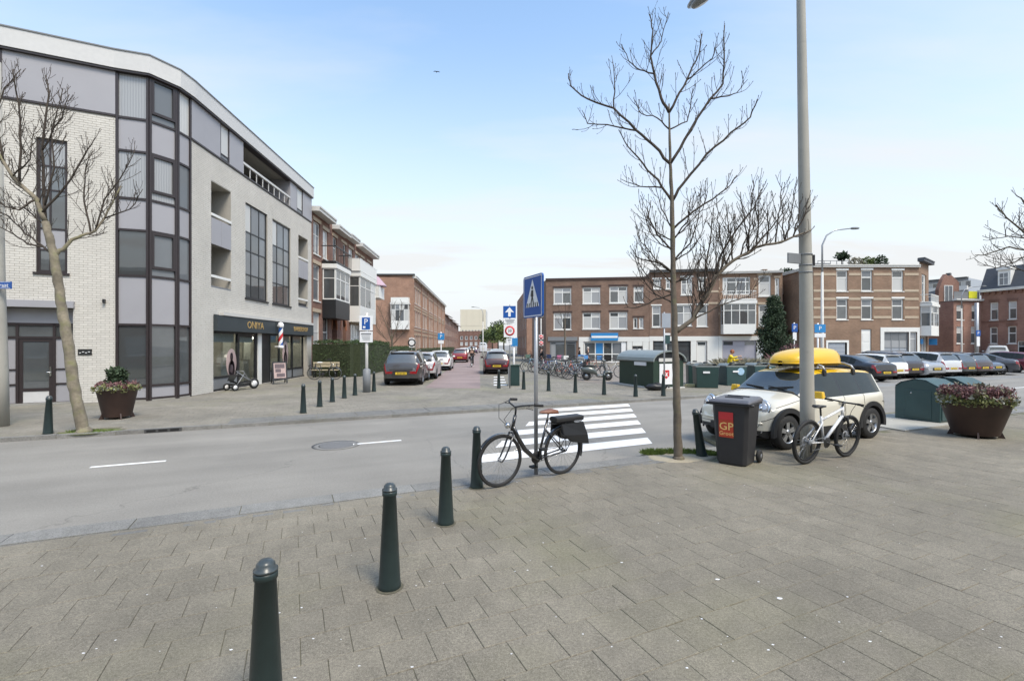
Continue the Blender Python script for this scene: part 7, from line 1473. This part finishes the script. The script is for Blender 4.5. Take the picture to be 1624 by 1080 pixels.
def city_bike(label, loc, head, fm, lean=0, group=None, rim=None, saddle='plastic', pannier=None, full=True, crate=None, name='parked_bicycle', guard=True, lamp_=True, low=True):
    t = thing(name, label, 'bicycle', loc, head, group); r = .355; rim = rim or M['alloy']
    xr, xf = -.55, .56; add_wheel(t, xr, r, rim, spokes=full); add_wheel(t, xf, r, rim, spokes=full)
    b = MB(); bb_ = (-.09,0,.30); ht, hb = (.335,0,.95), (.385,0,.74); st_ = (-.235,0,.84)
    if low: b.tube([(.37,0,.80),(.27,0,.62),(.15,0,.45),(.04,0,.36),bb_], [.030,.032,.034,.034,.03], 10)
    else: b.tube([(.36,0,.83),bb_], .02, 8); b.tube([(.345,0,.90),(-.215,0,.80)], .017, 8)
    b.tube([bb_,st_], .018, 8); b.tube([ht,hb], .024, 8)
    for s_ in (-1,1): b.tube([(bb_[0],s_*.03,bb_[2]),(xr,s_*.06,r)], .011, 6); b.tube([(-.20,s_*.02,.70),(xr,s_*.06,r)], .009, 6)
    b.build('frame', fm, t)
    b = MB()
    for s_ in (-1,1): b.tube([(.39,s_*.05,.71),(.46,s_*.055,.52),(.52,s_*.055,.40),(xf,s_*.055,r)], [.015,.013,.011,.009], 7)
    b.tube([(.39,-.05,.715),(.39,.05,.715)], .014, 6); b.build('fork', fm, t)
    b = MB(); b.tube([(.335,0,.95),(.325,0,1.06)], .014, 7); b.tube([(.16,-.29,1.11),(.24,-.27,1.12),(.33,-.16,1.10),(.345,0,1.06),(.33,.16,1.10),(.24,.27,1.12),(.16,.29,1.11)], .012, 7); ho = b.build('handlebar', M['plastic'], t)
    for s_ in (-1,1): b = MB(); b.tube([(.10,s_*.30,1.105),(.23,s_*.272,1.12)], .018, 8); b.build('grip', M['rubber'], ho); 
    if full:
        for s_ in (-1,1): b = MB(); b.tube([(.26,s_*.25,1.115),(.34,s_*.25,1.08),(.25,s_*.28,1.06)], .006, 5); b.build('brake_lever', M['plastic'], ho); b = MB(); b.tube([(.30,s_*.22,1.11),(.50,s_*.16,1.08),(.56,s_*.06,.92),(.42,s_*.02,.78)], .004, 4); b.build('brake_cable', M['plastic'], ho)
    b = MB(); b.loft([[(-.40,-.01,.93),(-.40,.01,.93),(-.40,.01,.95),(-.40,-.01,.95)],[(-.36,-.10,.925),(-.36,.10,.925),(-.36,.085,.975),(-.36,-.085,.975)],[(-.24,-.085,.93),(-.24,.085,.93),(-.24,.06,.975),(-.24,-.06,.975)],[(-.12,-.025,.935),(-.12,.025,.935),(-.12,.02,.965),(-.12,-.02,.965)],[(-.09,-.01,.94),(-.09,.01,.94),(-.09,.01,.955),(-.09,-.01,.955)]], closed=True); b.build('saddle', M[saddle], t)
    b = MB(); b.tube([(-.225,0,.80),(-.25,0,.935)], .013, 7); b.build('seat_post', M['steel'], t)
    b = MB(); b.lathe([(0,-.004),(.085,-.004),(.09,0),(.085,.004),(0,.004)], 20, (0,0,0), 0, 'Y'); o = b.build('chainring', M['plastic'], t, loc=(bb_[0],-.045,bb_[2])); 
    b = MB(); b.tube([(bb_[0],-.07,.30),(bb_[0]-.02,-.08,.14)], .010, 6); b.tube([(bb_[0],.07,.30),(bb_[0]+.02,.08,.46)], .010, 6); b.tube([(bb_[0],-.08,.30),(bb_[0],.08,.30)], .013, 6); co_ = b.build('crank', M['plastic'], t)
    for x_, s_, z_ in ((bb_[0]-.02,-1,.14),(bb_[0]+.02,1,.46)): b = MB(); b.box(x_-.05,s_*.085 if s_ > 0 else -.17,z_-.012,x_+.05,.17 if s_ > 0 else -.085,z_+.012); b.build('pedal', M['rubber'], co_)
    if full: b = MB(); b.tube([(bb_[0],-.046,.385),(xr,-.046,r+.04)], .005, 4); b.tube([(bb_[0],-.046,.215),(xr,-.046,r-.04)], .005, 4); b.build('chain', M['grey'], t)
    if guard:
        for x_, a0, a1 in ((xr,20,200),(xf,35,150)):
            b = MB(); rows = [[(x_+(r+.022)*math.cos(R(a0+(a1-a0)*k/14)), y_, r+(r+.022)*math.sin(R(a0+(a1-a0)*k/14))-abs(y_)*.25) for y_ in (-.026,-.013,.013,.026)] for k in range(15)]; b.loft(rows); b.build('mudguard', fm, t)
    b = MB(); 
    for y_ in (-.06,0,.06): b.tube([(-.27,y_,.775),(-.86,y_,.775)], .007, 5)
    for s_ in (-1,1): b.tube([(-.52,s_*.065,.775),(xr,s_*.07,r)], .006, 5); b.tube([(-.82,s_*.065,.775),(xr,s_*.07,r)], .006, 5)
    b.build('carrier', M['plastic'], t)
    if lamp_: b = MB(); b.lathe([(0,-.03),(.035,-.02),(.04,.03),(0,.04)], 12, (0,0,0), 0, 'X'); b.build('headlight', M['chrome'], t, loc=(.45,0,.82))
    if pannier:
        for s_ in (-1,1): b = MB(); b.loft([[(-.84,s_*.09,.77),(-.40,s_*.09,.77),(-.40,s_*.12,.77),(-.84,s_*.12,.77)],[(-.90,s_*.09,.60),(-.42,s_*.09,.62),(-.42,s_*.16,.62),(-.90,s_*.16,.58)],[(-.94,s_*.09,.44),(-.60,s_*.09,.50),(-.60,s_*.15,.50),(-.94,s_*.15,.44)]], closed=True, sm=False); b.build('pannier', M[pannier], t, bevel=.015)
        b = MB(); b.box(-.88,-.085,.785,-.34,.085,.86); b.build('battery', M['plastic'], t, bevel=.02)
    if crate:
        b = MB(); b.box(.40,-.2,.98,.74,.2,1.0); 
        for x0,y0,x1,y1 in ((.40,-.2,.42,.2),(.72,-.2,.74,.2),(.42,-.2,.72,-.18),(.42,.18,.72,.2)): b.box(x0,y0,1.0,x1,y1,1.22)
        b.build('crate', crate, t)
    t.rotation_euler = (lean, 0, head); return t
# black step-through at the crossing sign
fw, rw = G(797,771), G(888,752); c = (fw+rw)/2; hd = math.atan2((fw-rw).y, (fw-rw).x)
city_bike('black step through bicycle with brown saddle and panniers leaning on the crossing sign', tuple(c), hd, paint('bike_black', (.014,.014,.015)), R(-3), saddle='leather', pannier='black', name='step_through_bicycle', rim=M['plastic'])
# white mountain bike at the lamp post
fw, rw = G(1341,724), G(1275,736); c = (fw+rw)/2; hd = math.atan2((fw-rw).y, (fw-rw).x); r = .36
t = thing('mountain_bike', 'white mountain bike with fat black tyres leaning on the concrete lamp post', 'bicycle', tuple(c), hd); t.rotation_euler = (R(5),0,hd)
wp = paint('bike_white', (.74,.75,.76)); xr, xf = -.54, .57; add_wheel(t, xr, r, M['plastic'], .028, disc=True); add_wheel(t, xf, r, M['plastic'], .028, disc=True)
b = MB(); bb_ = (-.10,0,.32); b.tube([(.365,0,.72),bb_], [.026,.024], 10); b.tube([(.345,0,.84),(-.215,0,.685)], [.021,.019], 10); b.tube([bb_,(-.235,0,.76)], .018, 8); b.tube([(.335,0,.87),(.378,0,.69)], .026, 10)
for s_ in (-1,1): b.tube([(bb_[0],s_*.035,.32),(xr,s_*.065,r)], .011, 7); b.tube([(-.212,s_*.025,.66),(xr,s_*.065,r)], .010, 7)
b.build('frame', wp, t); b = MB(); b.tube([(-.225,0,.72),(-.275,0,.90)], .0145, 8); b.build('seat_post', M['plastic'], t)
b = MB()
for s_ in (-1,1): b.tube([(.395,s_*.062,.70),(.46,s_*.062,.55)], .018, 8); b.tube([(.46,s_*.062,.55),(xf,s_*.062,r)], .022, 8)
b.tube([(.395,-.065,.69),(.385,0,.71),(.395,.065,.69)], .022, 8); b.tube([(.43,-.062,.62),(.47,0,.66),(.43,.062,.62)], .016, 6); b.build('suspension_fork', M['plastic'], t)
b = MB(); b.loft([[(-.42,-.01,.90),(-.42,.01,.90),(-.42,.01,.92),(-.42,-.01,.92)],[(-.38,-.075,.905),(-.38,.075,.905),(-.38,.06,.94),(-.38,-.06,.94)],[(-.27,-.05,.905),(-.27,.05,.905),(-.27,.04,.935),(-.27,-.04,.935)],[(-.14,-.018,.90),(-.14,.018,.90),(-.14,.015,.925),(-.14,-.015,.925)]], closed=True); b.build('saddle', M['plastic'], t)
b = MB(); b.tube([(.33,0,.88),(.36,0,.93),(.42,0,.94)], .016, 7); b.tube([(.36,-.29,.955),(.40,-.18,.95),(.42,0,.94),(.40,.18,.95),(.36,.29,.955)], .0135, 8); ho = b.build('handlebar', M['plastic'], t)
for s_ in (-1,1): b = MB(); b.tube([(.355,s_*.30,.955),(.385,s_*.20,.952)], .019, 8); b.build('grip', M['rubber'], ho); b = MB(); b.tube([(.40,s_*.2,.95),(.46,s_*.22,.92),(.44,s_*.30,.91)], .006, 5); b.build('brake_lever', M['plastic'], ho); b = MB(); b.tube([(.42,s_*.16,.95),(.55,s_*.10,.93),(.52,s_*.05,.80),(.44,s_*.06,.66)], .004, 4); b.build('cable', M['plastic'], ho)
b = MB(); b.lathe([(.03,-.003),(.085,-.003),(.09,0),(.085,.003),(.03,.003)], 20, (0,0,0), 0, 'Y'); b.build('chainring', M['plastic'], t, loc=(bb_[0],-.055,.32)); b = MB(); b.tube([(bb_[0],-.075,.32),(bb_[0]+.16,-.085,.28)], .011, 6); b.tube([(bb_[0],.075,.32),(bb_[0]-.16,.085,.36)], .011, 6); b.tube([(bb_[0],-.08,.32),(bb_[0],.08,.32)], .016, 8); co_ = b.build('crank', M['plastic'], t)
for x_, y_, z_ in ((bb_[0]+.16,-.135,.28),(bb_[0]-.16,.135,.36)): b = MB(); b.box(x_-.05,y_-.045,z_-.012,x_+.05,y_+.045,z_+.012); b.build('pedal', M['plastic'], co_)
b = MB(); b.tube([(bb_[0],-.056,.405),(xr,-.056,r+.05)], .005, 4); b.tube([(bb_[0],-.056,.235),(xr+.02,-.056,r-.13),(xr,-.056,r-.03)], .005, 4); b.build('chain', M['grey'], t); b = MB(); b.bar((xr,-.065,r-.01),(xr+.03,-.06,r-.16),.025,.02); b.build('derailleur', M['plastic'], t)
b = MB(); b.lathe([(0,-.02),(.05,-.018),(.055,0),(.05,.012),(0,.015)],16,(0,0,0),0,'Y'); b.build('cassette', M['grey'], t, loc=(xr,-.05,r))
# the crowded row of parked bicycles
g2 = 'bicycles parked in a crowded row on the square'
pal = [('dark grey',(.04,.04,.045)),('pale blue',(.20,.36,.48)),('pink',(.50,.16,.28)),('black',(.015,.015,.016)),('silver',(.42,.43,.44)),('bright blue',(.05,.16,.40)),('green grey',(.10,.16,.13)),('white',(.62,.62,.60)),('orange red',(.45,.10,.05)),('brown black',(.04,.03,.025)),('light grey',(.30,.31,.32)),('navy',(.03,.05,.12))]
a, z_ = Vector((1.45,34.6,0)), Vector((3.75,26.2,0)); d = (z_-a)
lbl = ['at the far end of the row, beside the crossing sign post','second from the far end of the row','third from the far end, behind the first bollard','in the far half of the crowded row','just before the middle of the crowded row','in the middle of the crowded row','just after the middle, with a crate on the front','in the near half of the crowded row','behind the second bollard of the row','three from the moped end of the crowded row','next but one to the moped','standing right beside the moped']
for k in range(12):
    p = a + d*(k/11) + Vector((rng.uniform(-.15,.15), rng.uniform(-.1,.1), 0)); nm, cc = pal[k]
    city_bike(nm+' bicycle '+lbl[k], (p.x,p.y,.0), R(12+rng.uniform(-14,14)) + (math.pi if k % 3 == 1 else 0), paint('bike_paint', cc), R(rng.uniform(-5,5)), g2, full=False, crate=(paint('crate_paint', pal[(k*5+1) % 12][1]) if k in (1,2,5,6,9) else None), low=k % 2 == 0, lamp_=False, rim=M['grey'])
for k in range(7):
    p = a + d*(k/6*.9+.02) + Vector((1.9+rng.uniform(-.2,.2), .5, 0)); nm, cc = pal[(k*7+4) % 12]
    city_bike(nm+' bicycle in the rear rank, '+('farthest of that rank','second of that rank from the far end','third of that rank from the far end','in the middle of that rank','fifth of that rank from the far end','sixth of that rank from the far end','nearest of that rank, behind the moped')[k], (p.x,p.y,.0), R(5+rng.uniform(-18,18)), paint('bike_paint', cc), R(rng.uniform(-5,5)), g2, full=False, crate=(paint('crate_paint', (.08,.25,.55)) if k in (2,3,4) else None), low=k % 2 == 1, lamp_=False, rim=M['grey'])
p = G(515,602); city_bike('black bicycle with a white seat cover standing against the pale bench', (p.x,p.y,0), R(8), paint('bike_paint', (.02,.02,.02)), R(4), None, saddle='white', full=False)
for k, (px, py) in enumerate(((838,572),(844,575))): p = G(px,py); city_bike(('dark bicycle left of the crossing sign post, behind the row','second dark bicycle by the flank of the dark brick block')[k], (p.x,p.y,0), R(30), paint('bike_paint', (.02,.02,.03)), R(3), g2, full=False, lamp_=False)
# moped
p = G(947,603.5); t = thing('moped', 'dark grey moped scooter parked at the near end of the bicycle row', 'moped', (p.x,p.y+.1,0), R(-3)); gm = paint('moped_paint', (.09,.105,.10))
for x in (-.55,.60):
    b = MB(); b.lathe([(.12,-.05),(.21,-.055),(.235,-.03),(.235,.03),(.21,.055),(.12,.05)],24,(0,0,0),0,'Y',cap=False); wo = b.build('wheel', M['rubber'], t, loc=(x,0,.235)); b = MB(); b.lathe([(0,-.03),(.13,-.035),(.13,.035),(0,.03)],16,(0,0,0),0,'Y'); b.build('rim', M['alloy'], wo)
def blob(secs): 
    rows = []
    for x, y, z0, z1 in secs: rows.append([(x, y*math.cos(k*math.pi/6), (z0+z1)/2+(z1-z0)/2*math.sin(k*math.pi/6)) for k in range(12)])
    b = MB(); b.loft(rows, closed=True); return b
blob([(-.85,.03,.58,.68),(-.78,.13,.45,.74),(-.5,.19,.36,.78),(-.2,.19,.33,.74),(-.02,.15,.28,.5),(.05,.05,.26,.32)]).build('rear_body', gm, t); blob([(.02,.18,.24,.32),(.3,.19,.22,.32),(.42,.12,.24,.4)]).build('footboard', gm, t)
b = MB(); b.loft([[(.38,-.2,.28),(.44,0,.28),(.38,.2,.28)],[(.44,-.22,.6),(.52,0,.6),(.44,.22,.6)],[(.36,-.16,.92),(.44,0,.94),(.36,.16,.92)],[(.34,-.1,1.0),(.4,0,1.02),(.34,.1,1.0)]]); b.build('leg_shield', gm, t); blob([(.36,.1,.2,.5),(.55,.13,.38,.52),(.74,.1,.40,.50),(.85,.03,.36,.42)]).build('front_mudguard', gm, t)
blob([(-.85,.06,.76,.82),(-.7,.14,.75,.85),(-.3,.15,.74,.84),(-.08,.12,.72,.80),(0,.04,.70,.76)]).build('seat', M['plastic'], t); b = MB(); b.tube([(.58,0,.26),(.42,0,.7),(.36,0,1.04)],.03,8); b.build('steering_column', M['plastic'], t)
b = MB(); b.tube([(.26,-.33,1.08),(.35,-.15,1.06),(.37,0,1.05),(.35,.15,1.06),(.26,.33,1.08)],.016,7); ho = b.build('handlebar', M['plastic'], t)
blob([(.28,.1,1.0,1.12),(.42,.1,.98,1.12),(.47,.06,1.0,1.08)]).build('headlight_cowl', gm, t); 
for s_ in (-1,1): b = MB(); b.tube([(.33,s_*.2,1.07),(.31,s_*.28,1.24)],.006,5); b.obox((.31,s_*.29,1.27),(.02,.11,.07)); b.build('mirror', M['plastic'], ho)
b = MB(); b.box(-.72,-.10,.84,-.55,.10,1.05); b.build('top_case', M['plastic'], t, bevel=.02)
# ================================================================ PEOPLE
def skin(name, pts, edges, rad, m, parent, levels=1, root=0):
    me = bpy.data.meshes.new(name+'_skeleton'); me.from_pydata([tuple(p) for p in pts], edges, []); o = bpy.data.objects.new(name+'_skeleton', me); COL.objects.link(o)
    o.modifiers.new('skin', 'SKIN'); s_ = o.modifiers.new('sub', 'SUBSURF'); s_.levels = levels; s_.render_levels = levels
    for i, r in enumerate(rad): me.skin_vertices[0].data[i].radius = r if hasattr(r, '__len__') else (r, r)
    for i in range(len(rad)): me.skin_vertices[0].data[i].use_root = (i == root)
    bpy.context.view_layer.update(); m2 = bpy.data.meshes.new_from_object(o.evaluated_get(bpy.context.evaluated_depsgraph_get())); bpy.data.objects.remove(o); bpy.data.meshes.remove(me)
    m2.name = name; m2.materials.clear(); m2.materials.append(m); m2.polygons.foreach_set('use_smooth', [True]*len(m2.polygons)); r_ = bpy.data.objects.new(name, m2); COL.objects.link(r_); r_.parent = parent; return r_
def person(label, loc, head, H, J, jacket, trousers, hair, shoes=(.03,.03,.03), hat=None, group=None):
    """J: joints in metres for a 1.75 m figure (x forward, y left, z up)"""
    t = thing('person', label, 'person', loc, head, group); k = H/1.75; V = lambda p: Vector(p)*k
    N_ = list(J); P = {n: V(J[n]) for n in N_}; pts = [P[n] for n in N_]; ix = {n: i for i, n in enumerate(N_)}; rad = dict(pelvis=(.15,.11),waist=(.135,.10),chest=(.165,.12),neckb=.06,neck=.052,head=.085,crown=.082,hipL=.095,hipR=.095,kneeL=.06,kneeR=.06,ankL=.042,ankR=.042,toeL=.035,toeR=.035,shL=.065,shR=.065,elL=.042,elR=.042,wrL=.030,wrR=.030,palL=.034,palR=.034)
    E = [('pelvis','waist'),('waist','chest'),('chest','neckb'),('neckb','neck'),('neck','head'),('head','crown')]
    for s_ in 'LR': E += [('pelvis','hip'+s_),('hip'+s_,'knee'+s_),('knee'+s_,'ank'+s_),('ank'+s_,'toe'+s_),('chest','sh'+s_),('sh'+s_,'el'+s_),('el'+s_,'wr'+s_),('wr'+s_,'pal'+s_)]
    rr_ = [rad[n] for n in N_]; rr_ = [tuple(x*k for x in r) if hasattr(r,'__len__') else r*k for r in rr_]; pts2 = list(pts); e2 = [(ix[a],ix[b]) for a, b in E]; 
    for s_ in 'LR':                       # five fingers on each hand
        d = (P['pal'+s_]-P['wr'+s_]).normalized(); sd = d.cross(Vector((1,0,0.2))).normalized()
        for f_, (o_, l) in enumerate(((-.03,.06),(-.011,.075),(.009,.07),(.028,.055),(-.045,.03))):
            pts2.append(P['pal'+s_]+sd*o_*k+d*(l*k if f_ < 4 else .0)+Vector((.02*k if f_ == 4 else .008*k,0,0))); rr_.append(.010*k); e2.append((ix['pal'+s_], len(pts2)-1))
    skin('body', pts2, e2, rr_, M['skin'], t)
    def cloth(nm, chain, fat, m_, hooks):
        c = [P[n] for n in chain]; i2 = {n: i for i, n in enumerate(chain)}; ee = [(i2[a],i2[b]) for a, b in E if a in i2 and b in i2]
        skin(nm, c, ee, [tuple(x*k*fat for x in rad[n]) if hasattr(rad[n],'__len__') else rad[n]*k*fat*(1.15 if n[:2] in ('el','wr','an') else 1) for n in chain], m_, t)
    cloth('jacket', ['pelvis','waist','chest','neckb','shL','shR','elL','elR','wrL','wrR'], 1.22, mat('jacket_cloth', jacket, .8, n=(9,.12)), None); cloth('trousers', ['pelvis','hipL','hipR','kneeL','kneeR','ankL','ankR'], 1.17, mat('trouser_cloth', trousers, .85, n=(9,.15)), None)
    for s_ in 'LR': skin('shoe', [P['ank'+s_]-Vector((.03*k,0,.02*k)), P['toe'+s_]+Vector((.03*k,0,0))], [(0,1)], [.05*k,.042*k], mat('shoe_leather', shoes, .5), t)
    hm = mat('hair', hair, .6, n=(40,.3)); b = MB(); c = (P['head']+P['crown'])/2; b.lathe([(.0,.105*k),(.06*k,.09*k),(.098*k,.03*k),(.10*k,-.03*k),(.085*k,-.08*k)], 16, (0,0,0), 0, cap=False); b.build('hair', hm if not hat else mat('cap_cloth', hat, .7), t, loc=c+Vector((-.018*k,0,.015*k)))
    b = MB(); f_ = c+Vector((.09*k,0,-.01*k)); b.obox(f_+Vector((.006*k,0,-.005*k)),(.03*k,.022*k,.04*k),None,0,.4); b.build('nose', M['skin'], t)
    for s_ in (-1,1): b = MB(); b.lathe([(0,-.008),(.010,0),(0,.008)],8,(0,0,0)); b.build('eye', M['signblack'], t, loc=f_+Vector((-.004*k,s_*.034*k,.022*k))); b = MB(); b.lathe([(0,-.03),(.02,0),(0,.03)],8); b.build('ear', M['skin'], t, loc=c+Vector((0,s_*.088*k,-.005*k)))
    b = MB(); b.obox(f_+Vector((-.002*k,0,-.045*k)),(.012*k,.04*k,.010*k)); b.build('mouth', M['leather'], t)
    return t
def joints(stride=.0, armL=None, armR=None, bend=0.0, seat=False):
    J = dict(pelvis=(0,0,.93),waist=(.01+bend*.25,0,1.08),chest=(.0+bend*.6,0,1.30-bend*.05),neckb=(.0+bend*.85,0,1.46-bend*.12),neck=(.02+bend,0,1.53-bend*.14),head=(.04+bend*1.1,0,1.61-bend*.18),crown=(.03+bend*1.15,0,1.67-bend*.2))
    for s_, sg in (('L',1),('R',-1)):
        st_ = stride*sg; J['hip'+s_] = (.02*sg*(1 if stride else 0),sg*.09,.88); J['knee'+s_] = (.06+st_*.5,sg*.10,.50); J['ank'+s_] = (st_,sg*.10,.09+.05*max(0,-st_)); J['toe'+s_] = (st_+.14,sg*.11,.04)
        if seat: J['knee'+s_] = (.32,sg*.12,.78-.12*sg); J['ank'+s_] = (.24,sg*.13,.38-.16*sg); J['toe'+s_] = (.38,sg*.13,.34-.16*sg)
        a = armL if sg > 0 else armR; sh = J['chest']; J['sh'+s_] = (sh[0],sg*.19,1.42-bend*.1)
        if a: J['el'+s_], J['wr'+s_], J['pal'+s_] = a
        else: J['el'+s_] = (sh[0]-.04-st_*.2,sg*.25,1.12); J['wr'+s_] = (sh[0]+.06-st_*.45,sg*.25,.90); J['pal'+s_] = (sh[0]+.10-st_*.5,sg*.245,.80)
    return J
p = G(1156,609); person('person in a bright yellow jacket and dark trousers throwing something into the emblem container', (p.x,p.y,0), R(-30), 1.70, joints(.12, bend=.12, armR=((.20,-.30,1.30),(.42,-.22,1.38),(.52,-.2,1.40)), armL=((.22,.26,1.16),(.44,.18,1.22),(.53,.16,1.24))), (.75,.55,.02), (.03,.05,.09), (.28,.09,.035))
p = at(1153,25.0); 
t = thing('shopping_bag', 'teal shopping bag hanging by the legs of the person in yellow', 'bag', (G(1150,605).x, G(1150,605).y, .0)); b = MB(); b.loft([[(-.14,-.05,.02),(.14,-.05,.02),(.14,.05,.02),(-.14,.05,.02)],[(-.18,-.08,.25),(.18,-.08,.25),(.18,.08,.25),(-.18,.08,.25)],[(-.16,-.02,.45),(.16,-.02,.45),(.16,.02,.45),(-.16,.02,.45)]], closed=True); b.build('sack', mat('teal_cloth', (.03,.12,.16), .7), t); b = MB(); b.tube([(-.08,0,.44),(-.05,0,.6),(.05,0,.6),(.08,0,.44)],.01,5); b.build('handle', M['black'], t)
p = at(859,35.5); person('person in black standing behind the far end of the bicycle row', (p.x,p.y,0), R(200), 1.78, joints(.05), (.012,.013,.016), (.02,.02,.03), (.02,.015,.012))
p = at(919,41); person('person in a dark coat walking by the white pillar of the blue shop', (p.x,p.y,0), R(170), 1.72, joints(.2), (.03,.025,.028), (.025,.025,.03), (.05,.03,.02))
p = at(932,40); person('person in a dark jacket with a pale scarf in front of the blue shop', (p.x,p.y,0), R(-20), 1.74, joints(.1), (.05,.04,.045), (.02,.02,.025), (.03,.02,.015), hat=(.45,.40,.36))
# cyclist coming up the red street
p = G(748,582,.004); hd = R(-88); city_bike('dark bicycle ridden along the middle of the red street', (p.x,p.y,.004), hd, paint('bike_paint', (.02,.02,.02)), 0, None, name='ridden_bicycle', full=False, low=False)
J = joints(seat=True, bend=.18, armL=((.20,.27,1.20),(.38,.27,1.14),(.44,.26,1.12)), armR=((.20,-.27,1.20),(.38,-.27,1.14),(.44,-.26,1.12)))
person('person in dark clothes riding a bicycle up the middle of the red street', (p.x-math.cos(hd)*.28,p.y-math.sin(hd)*.28,.03), hd, 1.76, J, (.02,.02,.022), (.025,.025,.03), (.03,.02,.015))
